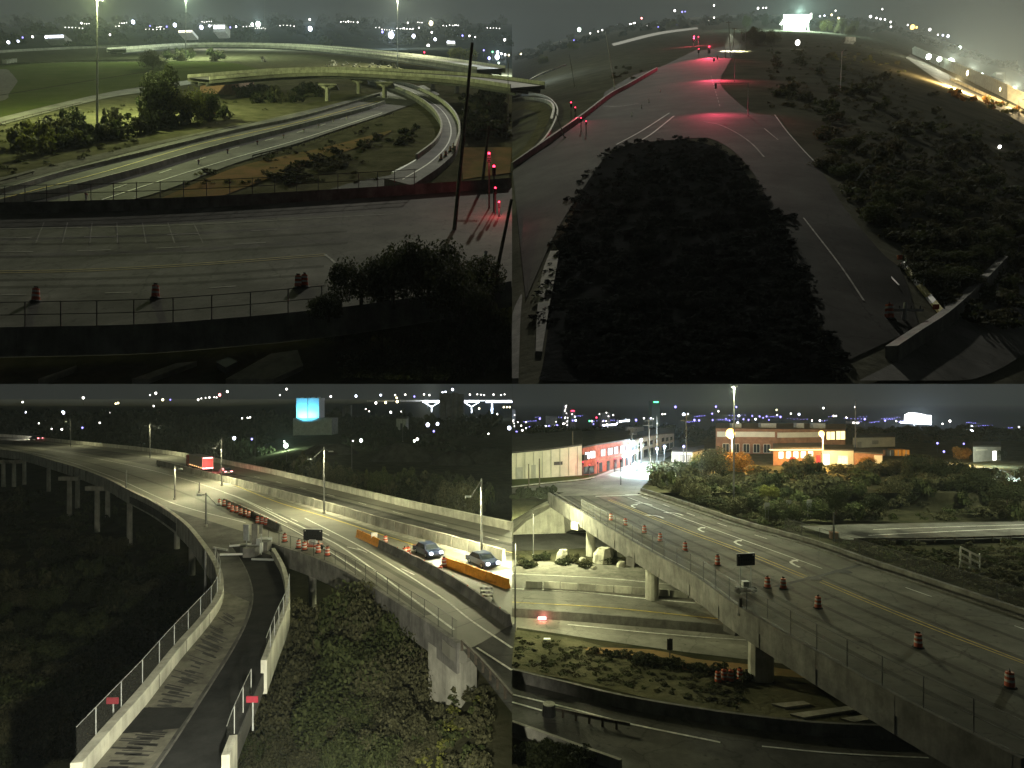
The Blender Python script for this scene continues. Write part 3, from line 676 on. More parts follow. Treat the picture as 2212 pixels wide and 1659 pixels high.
wood_pole(E, 2128, 1245, 2210, 862, DK, 'dark leaning utility pole at the edge of the overpass', 0.17, wood, 0)
wood_pole(E, 2080, 815, 2112, 545, DK, 'dark utility pole behind the red signals', 0.22)
light_pole(E, 2195, 548, 245, G, 'thin grey lamp pole beyond the red signals', [(-22, 10)])
def signal(c, s, label, group, up=True, face=Vector((0, -1, 0)), lit=0, post=None, back=0.0):
    """a three lamp traffic signal head; s = height of the housing"""
    o = thing('traffic_signal', label, 'traffic signal', c - Vector((0, 0, post or 0)), group)
    MB().box(c, (s*0.36, s*0.25, s)).build('housing', black, o)
    for k, m in enumerate((e_red, glass_dk, glass_dk)):
        p = c + Vector((0, -s*0.135, s*(0.32-0.32*k))); MB().ball(p, s*0.135, 8, 5).build('lens', m, o)
        MB().box(p + Vector((0, -s*.08, s*0.15)), (s*0.3, s*0.24, s*0.03)).build('visor', black, o)
    if post: MB().tube(c - Vector((0, 0, post)), c + Vector((0, 0.02, -s*0.5)), 0.11, 0.09, 7).build('post', dark_st, o)
    return o
for i, (u, v, pz) in enumerate(((2113, 672, 4.6), (2134, 728, 3.6), (2140, 816, 3.4), (2156, 877, 3.0))):
    Y = E.P(u, 900 + i*12, DK).y; c = E.B(u, v+7, Y); pz = c.z - E.surf(c.x, c.y, DK)
    o = signal(c, 1.15 if i < 2 else 0.8, ('highest', 'second', 'third', 'lowest')[i] + ' red traffic signal in the slanting row beside the utility poles', 'red signals beside the utility poles', post=pz)
    if i in (0, 3): lamp(o, c + Vector((0, -0.9, -0.1)), 40 if i == 0 else 50, (1.0, 0.1, 0.12), None, None, 0.1)
struct(ribbon(E, 'red_lit_corner', [(1990, 640), (2080, 640), (2212, 640)], [(2000, 780), (2100, 765), (2212, 750)], G, dirt, lift=0.2))  # reddish light on the corner, put into the ground colour
wood_pole(E, 2090, 1130, 2100, 1085, DK, 'short pale stub post on the dark corner', 0.22, steel, 0)
# planting
for (u, v, h, w, k, lb) in ((690, 545, 15.5, 8.5, 'dk', 'tall dark tree rising over the frontage road'), (790, 540, 10.5, 10, 'ye', 'round yellow green tree in front of the tall dark tree'),
                            (905, 525, 8, 7, 'mid', 'dull green tree at the end of the lit clump near the pink abutment'), (660, 300, 9, 13, 'gy', 'round grey tree on the field edge behind the tall dark tree'),
                            (2000, 262, 8, 16, 'ye', 'lit yellow tree among the city lights by the leaning pole'), (720, 480, 12, 6, 'dk', 'narrow dark tree behind the yellow green tree')):
    tree(E.P(u, v, G), h, w, k, lb)
g = 'bushes on the bank below the frontage road'
for i in range(46):
    t = R(); u = 90 + 880*t + U(-40, 30); v = 655 - 130*t + U(-70, 45)
    if v < 540 - 0.30*u + 60: v += 70
    bush(E.P(u, min(v, 700 - 0.2*u), G), U(2.2, 5.2), U(3.2, 6.5), random.choice(['dk', 'mid', 'mid', 'gy', 'ye' if u < 380 or u > 700 else 'gy']), 'leafy bush in the thicket on the bank under the frontage road', g)
for i in range(26): bush(E.P(U(1040, 1380), U(395, 450), G), U(1.5, 4), U(3, 6), random.choice(['dk', 'gy', 'dk']), 'dark shrub in the shade under the nearer overpass', 'shrubs under the nearer overpass')
for i in range(14): bush(E.P(U(720, 960), U(228, 266), G), U(2.5, 6), U(5, 11), random.choice(['gy', 'mid']), 'misty green shrub below the pale far parapet', 'shrubs below the far parapet')
for i in range(34):
    t = R(); u = 1180 + 640*t + U(-30, 30); v = 790 - 230*t + U(-20, 50)
    bush(E.P(u, v, G), U(0.5, 1.5), U(1.5, 4), random.choice(['gy', 'gy', 'mid', 'dk']), 'low scrubby bush on the grass inside the loop ramp', 'scrub inside the loop ramp')
for i in range(20): bush(E.P(U(2020, 2160), U(400, 620), G), U(2, 4.5), U(4, 7), 'dk', 'dark bush on the slope between the loop ramp and the corner', 'bushes beyond the loop ramp')
for (u, v, h, w) in ((1560, 1330, 6.5, 5.5), (1700, 1330, 8, 6.5), (1850, 1310, 8.5, 6.5), (1480, 1480, 4.5, 5), (1650, 1500, 6, 6.5), (1820, 1520, 7, 6.5), (1990, 1480, 7, 6.5), (1560, 1640, 4, 5.5), (1740, 1650, 5, 6), (1920, 1650, 5.5, 6), (2090, 1620, 6, 5), (1960, 1330, 6, 5), (2110, 1450, 6, 4.5), (2090, 1270, 5, 4.5), (2000, 1390, 7, 6), (1420, 1390, 3.5, 4), (2150, 1560, 5, 3)):
    tree(E.P(u, v, G if v > 1420 else DK), h*0.62, w*0.7, 'dk', 'dark tree in the unlit thicket that hides the overpass end', 'unlit trees at the overpass end', lift=0.05)
FT = []
for i in range(190):
    u = -80 + 2280*(i+R())/190.0; v = random.choice([104, 112, 125, 150, 175, 195]); p = E.P(u, v + U(-4, 4), G); a = U(18, 42)*K*p.y
    FT.append((p, a, a*U(1.2, 2.2), 'dk', U(0, 6)))
mass('far_woods', FT, 'dark far woods under the city lights beyond the two overpasses')
LT = [(36, 183, 7, 'b'), (78, 178, 5, 'b'), (98, 162, 4, 'v'), (141, 159, 5, 'w'), (575, 95, 9, 'b'), (352, 100, 4, 'w'), (475, 150, 4, 'w'), (755, 108, 9, 'b'), (870, 118, 9, 'b'), (905, 112, 5, 'b'), (720, 115, 4, 'v'), (995, 118, 4, 'v'), (1020, 115, 4, 'b'), (648, 112, 3, 'v'),
      (1115, 104, 12, 'g'), (1090, 106, 7, 'g'), (1340, 124, 11, 'b'), (1338, 84, 5, 'w'), (1652, 138, 6, 'v'), (1690, 152, 16, 'b'), (1787, 156, 9, 'b'), (1862, 100, 11, 'y'), (1880, 170, 7, 'b'), (1850, 198, 8, 'w'), (1762, 98, 3, 'w'), (1998, 154, 5, 'v'), (2028, 155, 4, 'w'), (2053, 160, 3, 'w'), (1865, 140, 4, 'w'), (1810, 120, 3, 'w'), (1745, 122, 3, 'w'),
      (2113, 251, 8, 'v'), (2148, 246, 12, 'b'), (2150, 226, 7, 'b'), (2128, 224, 4, 'g2'), (2166, 232, 5, 'b'), (2182, 237, 5, 'w'), (2180, 172, 6, 'w'), (2155, 272, 4, 'g'), (2177, 296, 3, 'g'), (2090, 217, 4, 'v'), (1833, 226, 4, 'r'), (1545, 96, 3, 'w'), (1505, 92, 3, 'w'), (2198, 238, 4, 'y')]
LM = {'b': e_blue, 'v': e_viol, 'w': e_white, 'g': e_green, 'y': e_warm, 'r': e_red, 'g2': e_grn2, 's': e_sod}
LN = {'b': 'blue white', 'v': 'violet', 'w': 'white', 'g': 'greenish white', 'y': 'warm yellow', 'r': 'red', 'g2': 'green', 's': 'orange'}
for (u, v, r, c) in LT:
    city_light(E, u, v, 620 + U(-20, 20) if v < 215 else 330, r*0.62, LM[c], LN[c] + ' lamp among the city lights above the two overpasses', LN[c] + ' lamps above the overpasses')
def lit_strip(q, u0, v0, u1, v1, Y, hp, m, label, roof=roof_dk):
    """a low far building with a glowing row of windows"""
    a, b = q.B(u0, v0, Y), q.B(u1, v1, Y); h = hp*K*Y; n = max(2, int(abs(u1-u0)/14)); o = thing('lit_building', label, 'building', (a+b)/2)
    dp = Vector((0, 12, 0)); dn = Vector((0, 0, h*1.6)); up = Vector((0, 0, h*0.5))
    MB().hexa([a-dn, b-dn, b-dn+dp, a-dn+dp], [a+up, b+up, b+up+dp, a+up+dp]).build('body', greywall, o)
    MB().hexa([a+up, b+up, b+up+dp, a+up+dp], [p + up*1.5 for p in (a, b, b+dp, a+dp)]).build('roof', roof, o)
    for k in range(n):
        p = a.lerp(b, (k+.12)/n); r_ = a.lerp(b, (k+.88)/n); f = Vector((0, -0.15, 0))
        MB().hexa([p+f, r_+f, r_, p], [x + Vector((0, 0, h*0.75*-1)) for x in (p+f, r_+f, r_, p)]).build('window', m, o)
    return o
for (u, v, pw, c) in ((1690, 152, 60000, (.8, .9, 1)), (1115, 104, 60000, (.8, 1, .9)), (1340, 124, 40000, (.7, .9, 1)), (870, 115, 30000, (.85, .85, 1)), (575, 97, 24000, (.8, .9, 1)), (1862, 100, 40000, (1, 1, .75))):
    lamp(None, E.B(u, v-12, 575), pw*.4, c, None, None, .6)
for (u, v, pw) in ((2148, 244, 12000),): lamp(None, E.B(u, v, 320), pw, (.8, .95, 1), None, None, .5)
lit_strip(E, 193, 155, 275, 152, 640, 12, e_blue, 'long low building with a bright cyan white window row beyond the field')
lit_strip(E, 922, 112, 972, 110, 640, 16, e_blue, 'small block with bright white windows in the middle of the skyline')
lit_strip(E, 1930, 178, 1966, 180, 640, 9, e_blue, 'low shed with violet white lights by the lit yellow tree')
lit_strip(E, 770, 134, 830, 132, 600, 6, e_warm, 'low shed with a dull yellow lit front below the white lamps')
bb = thing('road_sign', 'row of small pale sign boards at the field edge', 'sign', E.P(40, 286))
for k in range(4):
    p = E.P(22+13*k, 284-2*k); MB().box(p + Vector((0, 0, 2.4)), (3.2, 0.15, 2.2)).build('board', white_sg, bb); MB().tube(p, p + Vector((0, 0, 1.6)), 0.12, 0.1, 5).build('post', wood, bb)

FT = []
for i in range(650):
    u = U(-40, 2000); v = U(440, 1000)
    hwt = 806 - 0.245*u; 
    if v > hwt - 25 and v < hwt + 190 - 0.04*u and u < 1700: continue
    if v > 800 or (u < 900 and v < 520 - .12*u): continue
    if u > 1640 and v > 380: continue
    FT.append((E.P(u, v, G), U(.3, .8), U(.8, 2.2), random.choice(['gy', 'gy', 'mid', 'ye' if u < 1000 else 'gy']), U(0, 6)))
mass('grass_tufts', FT, 'rough grass tufts on the verges of the sweeping highway', TUFT)
# ================================================================== upper right: the dark rounded hill with the red lit road
S = S_; SD = 20.0
damp = mat('damp_asphalt', (.040, .039, .037), .9, .35, .15, bump=.1, bscale=4, spec=.02, wear=1)
us = lin(0, 2212, 90) + [2400, 2600]
hv = {}
def hrow(u):
    h = S.hor
    for (a, ra), (b, rb) in zip(h, h[1:]):
        if a <= u <= b: return ra + (rb-ra)*(u-a)/(b-a)
    return h[-1][1]
def s_hill():
    mb = MB(); ys = geo(0.0, 1.0, -0.06, 70); nu = len(us)
    for t in ys:
        for u in us:
            h = hrow(u); p = S.P(u, 1659 + (h + 16 - 1659)*t, SD)
            if 0 < u < 2212 and t > 0: p.z += 0.07*noise.noise(Vector((p.x*.1, p.y*.1, 9)))
            mb.v.append(p)
    for j in range(len(ys)-1):
        for i in range(nu-1): mb.f.append((j*nu+i, j*nu+i+1, (j+1)*nu+i+1, (j+1)*nu+i))
    return struct(mb.build('rounded_hill', mat('hill_scrub', (.055, .056, .044), .95, col2=(.105, .103, .08), scale=.12, bump=.6, bscale=1.2, spec=0), None, True))
s_hill()
# the rock face where the two hills part
cl = MB(); prev = None
for v in geo(1659, 300, 232, 40):
    p = S.P(0, v, SD); Y = p.y; a = Vector((0.02, Y, E.surf(-0.01, Y, 29))); b = Vector((0.02, Y, p.z))
    if prev: cl.quad(prev[1], b, a, prev[0])
    prev = (a, b)
struct(cl.build('cliff_face', wild))
def sroad(name, A, B, m, lift=0.12): return struct(drape(S, name, A, B, SD, m, lift, 80, 14))
mroad = sroad('main_road', [(800, 222), (700, 268), (620, 305), (520, 372), (420, 470), (400, 540), (440, 640), (560, 622), (700, 585), (850, 600), (960, 660), (1060, 780), (1100, 900), (1200, 1120), (1330, 1400), (1420, 1580)],
              [(1000, 190), (960, 235), (930, 285), (900, 360), (960, 430), (1040, 490), (1120, 500), (1150, 520), (1180, 560), (1250, 640), (1330, 730), (1400, 850), (1480, 960), (1600, 1100), (1690, 1190), (1760, 1420)], damp)
xroad = sroad('cross_road', [(0, 720), (150, 640), (300, 520), (420, 422), (500, 385)], [(60, 1300), (180, 1030), (300, 830), (430, 650), (560, 560)], damp, 0.16)
sroad('side_lot', [(400, 400), (520, 330), (640, 290), (800, 215)], [(380, 470), (520, 440), (640, 430), (860, 300)], damp, 0.14)
for pts, w, m, dash in (([(830, 530), (900, 545), (980, 585), (1040, 630), (1090, 685)], 0.22, yellow_p, None), ([(1135, 500), (1190, 575), (1260, 655), (1330, 728)], 0.2, white_p, None), ([(450, 630), (560, 570), (680, 492)], 0.3, white_p, None), ([(530, 625), (600, 585), (700, 505)], 0.3, white_p, None),
                        ([(395, 462), (470, 462), (545, 450)], 0.25, white_p, None), ([(1260, 950), (1420, 1160), (1520, 1310)], 0.14, white_p, None), ([(860, 330), (880, 400), (900, 470)], 0.2, yellow_p, (4, 3)), ([(1090, 560), (1150, 610)], 0.16, white_p, None), ([(495, 372), (560, 335), (625, 302)], 0.35, white_p, None)):
    stripe(S, 'lane_marking', pts, w, SD, worn_p if m is white_p else conc_dark, mroad, dash, lift=0.2)
def swall(name, label, pts, h, w, m, cat='parapet', d=SD): return tag(wall(S, name, pts, d, h, w, m, None, None, 0.4), label, cat)
swall('bridge_parapet', 'dark concrete parapet on the far side of the cross road', [(0, 735), (150, 628), (300, 520), (420, 425), (500, 380), (625, 306)], 1.3, 0.6, conc_dark)
swall('lit_parapet', 'pale parapet of the far elevated road at the hill edge', [(0, 392), (60, 360), (130, 322), (230, 284)], 1.0, 1.0, conc_pale)
swall('ramp_parapet', 'curved pale ramp wall at the frame edge of the dark hill', [(0, 440), (60, 432), (120, 436), (165, 452), (180, 480), (170, 530)], 1.0, 0.6, conc_pale)
swall('ramp_parapet', 'inner curved ramp wall beside the outer one on the dark hill', [(0, 425), (60, 412), (130, 418), (178, 448), (196, 500), (150, 600), (60, 690)], 0.8, 0.4, concrete)
sroad('loop_road', [(0, 445), (90, 440), (150, 460), (160, 520), (90, 640), (0, 720)], [(0, 480), (70, 475), (110, 500), (100, 560), (50, 640), (0, 690)], rough_gr, 0.1)
for i, (A, B) in enumerate(((((165, 1100), (130, 1200), (110, 1350), (102, 1540)), ((205, 1098), (188, 1200), (160, 1350), (130, 1542))), (((38, 1290), (10, 1350), (0, 1420), (0, 1659)), ((44, 1292), (36, 1400), (32, 1520), (28, 1659))))):
    o = ribbon(S, 'concrete_strip', A, B, SD, conc_dark, thick=0.3, lift=0.35); tag(o, ('wider pale', 'narrow pale')[i] + ' concrete strip curving down the dark corner of the hill', 'slab')
# lower right: parapet and barricade rail
swall('curved_parapet', 'grey curved parapet sweeping round the lower corner of the dark hill', [(1640, 1560), (1740, 1490), (1870, 1400), (2020, 1260), (2140, 1130), (2212, 1030), (2300, 900)], 0.9, 0.7, conc_dark)
sroad('corner_road', [(1500, 1659), (1650, 1580), (1880, 1430), (2060, 1270), (2212, 1090), (2300, 980)], [(1900, 1659), (2000, 1650), (2120, 1600), (2212, 1540), (2260, 1500), (2300, 1480)], asphalt_worn, 0.2)
bt = thing('rail_barricade', 'yellow striped barricade rail leaning across the dark verge with orange markers', 'barricade', S.P(1770, 1300, SD))
a = S.P(1688, 1160, SD) + Vector((0, 0, .5)); b = S.P(1872, 1392, SD) + Vector((0, 0, .5)); n = 9
ym = mat('faded_yellow', (0.42, 0.38, 0.12), 0.7, 0.3, 4)
for k in range(n):
    p, q_ = a.lerp(b, k/n), a.lerp(b, (k+.94)/n); w = Vector((0.16, 0.05, 0.12)); w2 = Vector((0, .3, 0.0))
    MB().hexa([p-w, q_-w, q_-w+w2, p-w+w2], [p+w, q_+w, q_+w+w2, p+w+w2]).build('plank', ym if k % 3 else white_sg, bt)
for p in (a.lerp(b, .05), a.lerp(b, .5), a.lerp(b, .95)): MB().tube(p - Vector((0, 0, .7)), p + Vector((0.15, 0, .55)), 0.05, 0.04, 6).build('leg', steel, bt)
for u, v in ((1675, 1143), (1832, 1362)): MB().box(S.P(u, v, SD) + Vector((0, 0, .6)), (0.35, 0.2, 0.35)).build('marker', orange, bt)
MB().tube(S.P(1632, 1190, SD), S.P(1672, 1255, SD) + Vector((0, 0, .4)), 0.06, 0.05, 6).build('brace', steel, bt)
drum(S.P(1630, 1380, SD), 'orange drum lying beside the leaning yellow barricade rail', 'orange drum by the barricade rail')
wood_pole(S, 1690, 1386, 1700, 1308, SD, 'short grey stub pole with fittings beside the barricade rail', 0.16, steel, 1)
# far bank of lights, station and works
for i, (u, v, vt, du, lb) in enumerate(((445, 386, 135, -42, 'slim pole leaning on the edge of the cross road'), (272, 380, 236, -24, 'slim pole behind the row of red signals'), (1418, 400, 222, 8, 'thin grey pole in the dark slope below the floodlit station'), (1470, 800, 722, 60, 'bent thin pole in the dark scrub'), (230, 600, 490, -40, 'thin cable pole below the curved ramp'))):
    light_pole(S, u, v, vt, SD, lb, [(10, -6)] if i in (2, 3) else [], r=0.12, du=du, mt=steel if i in (0, 2, 3) else dark_st)
for i, (u, v, u2, vt) in enumerate(((945, 246, 936, 92), (922, 250, 920, 195), (952, 240, 962, 120), (982, 218, 992, 128), (888, 258, 886, 240))):
    wood_pole(S, u, v, u2, vt, SD, ('tall dark utility pole before the bright patch of road', 'short dark post left of the tall pole on the bright road', 'dark utility pole just behind the tallest one', 'dark utility pole at the far end of the bright road patch', 'stub post on the verge before the bright road patch')[i], 0.2 if i != 4 else 0.3, arms=1 if i in (0, 2, 3) else 0)
p = S.P(950, 222, SD); o = light_pole(S, 1008, 214, 120, SD, 'street light over the bright patch of road', [(-40, 6)], power=0, r=0.16)
lamp(o, p + Vector((-1, -1, 9)), 90000, (1.0, 0.95, 0.62), p, 80, 0.3)
for i, (u, v, s) in enumerate(((785, 160, 2.3), (805, 158, 1.7), (806, 211, 1.4), (851, 206, 2.3))):
    Y = S.P(u, v + 40, SD).y; c = S.B(u, v + 8, Y)
    o = signal(c, s*1.35, ('big red signal over the far road', 'smaller red signal touching the big one', 'low red signal over the far lanes', 'bright red signal by the lit patch of road')[i], 'red signals at the far junction', post=c.z - S.surf(c.x, c.y, SD))
    if i == 3: lamp(o, c + Vector((0, -2.2, 0)), 30000, (1.0, 0.06, 0.13), S.P(905, 480, SD), 60, 0.3)
    if i == 0: lamp(o, c + Vector((0, -1.5, 0)), 2500, (1.0, 0.06, 0.13), None, None, 0.3)
for i, (u, v, hh, ua, pw) in enumerate(((1020, 505, 6.4, 880, 2400), (962, 352, 6.8, 872, 4600))):  # added signals, their lamps wash the road red
    p = S.P(u, v, SD); a = S.P(ua, v, SD); o = thing('traffic_signal', ('nearer', 'farther')[i] + ' added red signal hanging from a mast arm over the red lit road', 'traffic signal', p, 'added signals on mast arms')
    e = Vector((a.x, a.y, a.z + hh)); MB().tube(p, p + Vector((0, 0, hh)), .09, .07, 7).build('post', dark_st, o); MB().tube(p + Vector((0, 0, hh)), e, .06, .04, 6).build('arm', dark_st, o)
    MB().box(e - Vector((0, 0, .5)), (.34, .28, .95)).build('housing', black, o); MB().ball(e + Vector((0, .15, -.2)), .12, 8, 5).build('lens', e_red, o); lamp(o, e + Vector((0, .2, -1.3)), pw*1.3, (1.0, .07, .16), None, 158, .25, 1.0)
for i, (u, v, s) in enumerate(((255, 447, 1.3), (273, 467, 1.0), (298, 512, 0.9), (320, 526, 0.8))):
    Y = S.P(u + 10, v + 60, SD).y; c = S.B(u, v + 5, Y)
    o = signal(c, s, ('first and brightest', 'second', 'third and dim', 'last and dimmest')[i] + ' red signal down the cross road of the dark hill', 'red signals on the cross road', post=c.z - S.surf(c.x, c.y, SD))
    if i == 1: lamp(o, c + Vector((0.3, -0.9, 0)), 700, (1.0, 0.08, 0.16), S.P(400, 640, SD), 90, 0.2)
def canopy_station(q, u, v, d):
    p = q.P(u, v, d); s = p.y*K; o = thing('fuel_canopy', 'floodlit white station canopy glowing at the top of the dark hill', 'canopy', p)
    wd, h = 118*s, 62*s
    MB().box(p + Vector((0, 6, h)), (wd, 12, 12*s)).build('canopy_roof', white_sg, o)
    MB().box(p + Vector((0, 6, h - 7*s)), (wd*0.96, 11, 1.2*s)).build('lit_ceiling', e_green, o)
    MB().box(p + Vector((0, -0.1, h)), (wd*1.02, 0.3, 16*s)).build('lit_fascia', e_green, o)
    MB().box(p + Vector((-4*s, 8, h*0.45)), (wd*0.82, 6, h*0.72)).build('shop', white_sg, o)
    MB().box(p + Vector((-4*s, 4.7, h*0.52)), (wd*0.78, 0.3, h*0.5)).build('shop_window', e_green, o)
    for sx in (-.4, .4): MB().box(p + Vector((sx*wd, 1, h*.5)), (5*s, 0.8, h)).build('column', white_sg, o)
    lamp(o, p + Vector((0, -6, h*1.1)), 150000, (0.72, 1.0, 0.78), None, None, 1.0); return o
canopy_station(S, 1234, 134, SD)
for (u, v, h, w, k) in ((1095, 108, 15, 9, 'mid'), (1010, 118, 14, 10, 'mid'), (1120, 190, 8, 9, 'gy'), (1060, 190, 9, 10, 'dk'), (1025, 180, 9, 9, 'dk'), (1360, 130, 12, 12, 'ye'), (1420, 140, 14, 10, 'gy'), (1480, 130, 15, 9, 'ye'), (1330, 112, 10, 10, 'gy'), (1455, 150, 9, 10, 'gy'), (690, 112, 11, 20, 'ye'), (740, 112, 10, 16, 'gy'), (265, 210, 9, 12, 'ye'), (130, 270, 7, 10, 'ye')):
    tree(S.P(u, v + 6, SD), h, w, k, {'mid': 'green', 'gy': 'olive', 'dk': 'dark', 'ye': 'yellowish'}[k] + ' tree near the glowing station on the hill top' if u > 900 else 'lit yellowish tree along the far lamps of the hill edge', 'trees near the station' if u > 900 else 'lit trees on the hill edge')
city_light(S, 1234, 184, S.P(1234, 214).y, 8, e_white, 'white lamp standing alone below the floodlit station', 'white lamp below the station', 28)
o = tag(link('hut', MB().box(S.P(1455, 190) + Vector((0, 0, 2)), (7, 5, 3)).mesh('hut', conc_dark)), 'small grey hut by the yellowish trees on the hill', 'hut')
# the lit works yard at the right
wk = thing('works_hall', 'long works hall with bright wall lamps on the right shoulder of the hill', 'building', S.P(1990, 352, SD))
yl = thing('lit_yard_wall', 'long pale wall lit along the works yard', 'wall', S.P(2050, 400, SD))
def sseg(u0, v0, u1, v1, hp, name, m, parent, depth=5.0, lift=0.0, t=None):
    a, b = S.P(u0, v0, SD), S.P(u1, v1, SD); h = hp*K*(a.y+b.y)/2; dn = Vector((0, 0, 0.3)); up = Vector((0, 0, lift*K*a.y)); dp = Vector((depth*.4, depth, depth*.35))
    return MB().hexa([a-dn+up, b-dn+up, b-dn+dp+up, a-dn+dp+up], [a+up+Vector((0, 0, h)), b+up+Vector((0, 0, h)), b+up+dp+Vector((0, 0, h)), a+up+dp+Vector((0, 0, h))]).build(name, m, parent)
for i in range(7):
    t0, t1 = i/7, (i+1)/7
    L = lambda t: (1740 + 560*t, 238 + 250*t + 30*t*t)
    (u0, v0), (u1, v1) = L(t0), L(t1-0.004)
    sseg(u0, v0, u1, v1, 34 + 6*i, 'wall_panel', greywall, wk, 9); sseg(u0, v0, u1, v1, 3.5, 'roof_edge', conc_pale, wk, 9.6, lift=34+6*i+1)
sseg(1895, 348, 2070, 428, 14, 'panel', conc_pale, yl, 1); sseg(2072, 429, 2290, 530, 16, 'panel', conc_pale, yl, 1)
struct(ribbon(S, 'works_yard', [(1720, 236), (1900, 330), (2080, 420), (2300, 530)], [(1700, 250), (1880, 372), (2050, 450), (2300, 590)], SD, road_conc, lift=0.15))
for i, (u, v, r, c) in enumerate(((1800, 245, 11, 'g'), (1846, 256, 10, 'g'), (1893, 271, 17, 'g'), (1937, 293, 12, 'g'), (1978, 314, 15, 'y'), (2118, 384, 12, 'y'), (2165, 390, 13, 'g'), (2030, 322, 6, 'g'))):
    o = city_light(S, u, v, S.P(u, v + 34).y - 1.5, r*0.75, LM[c], ('first', 'second', 'third and largest', 'fourth', 'fifth', 'sixth', 'seventh', 'small high')[i] + ' bright wall lamp counted along the works hall', 'bright wall lamps of the works', 26)
    if i in (2, 4, 5, 6): lamp(o, o.location + Vector((-2.0, -5.0, 24*K*o.location.y)), 60000, (1.0, 1.0, 0.72) if i != 5 else (1.0, 0.8, 0.45), None, None, 0.4)
o = light_pole(S, 1905, 415, 350, SD, 'short sodium lamp pole at the corner of the works yard', [(14, 0)], r=0.1); lamp(o, S.P(1912, 385, SD) + Vector((0, -1.5, 3.4)), 40000, (1.0, 0.68, 0.28), None, None, 0.3)
o = light_pole(S, 2190, 500, 430, SD, 'short sodium lamp pole by the yard wall end', [(14, 0)], r=0.1); lamp(o, S.P(2185, 470, SD) + Vector((0, -1.5, 3.4)), 34000, (1.0, 0.75, 0.35), None, None, 0.3)
for i in range(30):
    t = R(); u = 1885 + 330*t; v = 392 + 100*t + U(-8, 26)
    bush(S.P(u, v, SD), U(0.9, 2.2), U(1.6, 3), random.choice(['or', 'ye', 'or', 'mid']), 'lit bush along the foot of the works yard wall', 'lit bushes by the works yard')
tw = thing('plant_tower', 'square grey plant tower rising behind the works hall', 'tower', S.P(2135, 345))
p = S.P(2130, 350); MB().box(p + Vector((0, 9, 5.5)), (8, 6, 11)).build('shaft', greywall, tw); MB().box(p + Vector((-1, 5.9, 9.4)), (4.5, 0.3, 1.2)).build('window', e_dimw, tw)
LS = [(38, 238, 9, 'y'), (10, 292, 7, 'v'), (58, 270, 5, 'b'), (92, 252, 6, 'b'), (118, 226, 4, 'w'), (150, 218, 4, 'w'), (204, 228, 9, 'b'), (186, 244, 6, 'v'), (212, 184, 4, 'w'), (290, 128, 9, 'g'), (372, 136, 3, 'w'), (390, 130, 3, 'w'), (338, 144, 3, 'w'), (46, 294, 4, 'v'), (268, 174, 3, 'v'), (170, 212, 3, 'w'),
      (560, 79, 4, 'p'), (510, 104, 3, 'w'), (632, 119, 5, 'v'), (648, 123, 5, 'b'), (658, 120, 5, 'b'), (695, 104, 4, 'v'), (710, 105, 4, 'v'), (703, 46, 5, 'w'), (735, 51, 4, 'v'), (748, 50, 3, 'v'), (873, 24, 4, 'w'), (873, 76, 3, 'w'), (1063, 36, 5, 'w'), (1085, 34, 3, 'w'), (1098, 34, 3, 'w'), (1292, 62, 5, 'w'), (586, 111, 3, 'w'), (920, 124, 4, 'v'), (945, 120, 3, 'r'), (980, 116, 4, 'r'),
      (1381, 64, 4, 'y'), (1411, 78, 4, 'y'), (1549, 72, 6, 'w'), (1575, 78, 4, 'w'), (1592, 82, 4, 'w'), (1611, 84, 4, 'w'), (1636, 95, 4, 'w'), (1637, 116, 4, 'w'), (1398, 46, 3, 'w'), (1730, 117, 11, 's'), (1748, 118, 5, 's'), (1710, 108, 3, 'w'), (1805, 128, 6, 'w'), (1840, 150, 3, 'w'), (1862, 152, 4, 'b'), (1884, 156, 6, 'b'), (1934, 207, 8, 'g'), (1711, 168, 5, 'w'), (1738, 170, 4, 'w'), (1778, 185, 3, 'y'), (1766, 203, 4, 's'), (1600, 40, 3, 'w'), (1330, 70, 3, 'b'), (1350, 68, 3, 'b'), (850, 92, 3, 'w')]
LM['p'] = e_pink; LN['p'] = 'pink'
for (u, v, r, c) in LS: city_light(S, u, v, S.P(u, hrow(u)+42).y, r*0.66, LM[c], LN[c] + ' lamp on the far edge of the rounded dark hill', LN[c] + ' lamps on the hill edge', 22 if r > 4 else None)
city_light(S, 2107, 634, S.P(2107, 646).y, 5, e_white, 'tiny white lamp alone on the open dark slope', 'lone lamp on the slope', 10)
lit_strip(S, 505, 104, 535, 96, S.P(520, 130).y, 6, e_white, 'low shed with a thin white lit front on the hill edge')
struct(ribbon(S, 'far_road', [(430, 190), (620, 142), (800, 118)], [(440, 200), (630, 152), (805, 126)], SD, road_conc, lift=0.3))
FT = []
for i in range(120):
    u = 15 + 2185*(i+R())/120.0; p = S.P(u, hrow(u) + U(22, 60), SD); a = U(12, 26)*K*p.y; FT.append((p, a, a*U(1.5, 2.6), 'dk', U(0, 6)))
mass('hill_edge_woods', FT, 'dark far woods along the edge of the rounded hill')
struct(drape(S, 'unlit_ground', [(400, 690), (470, 640), (600, 615), (760, 610), (900, 650), (1000, 740), (1080, 880), (1180, 1100), (1300, 1380), (1400, 1659)], [(380, 700), (300, 840), (240, 1000), (190, 1180), (160, 1400), (140, 1540), (130, 1600), (120, 1640), (130, 1655), (300, 1659)], SD, mat('unlit_ground_tone', (.014, .0145, .0155), .95, .4, .5, bump=.8, bscale=2, spec=0), .14, 60, 12))  # unlit middle of the hill, put into a near-black ground colour
FT = []
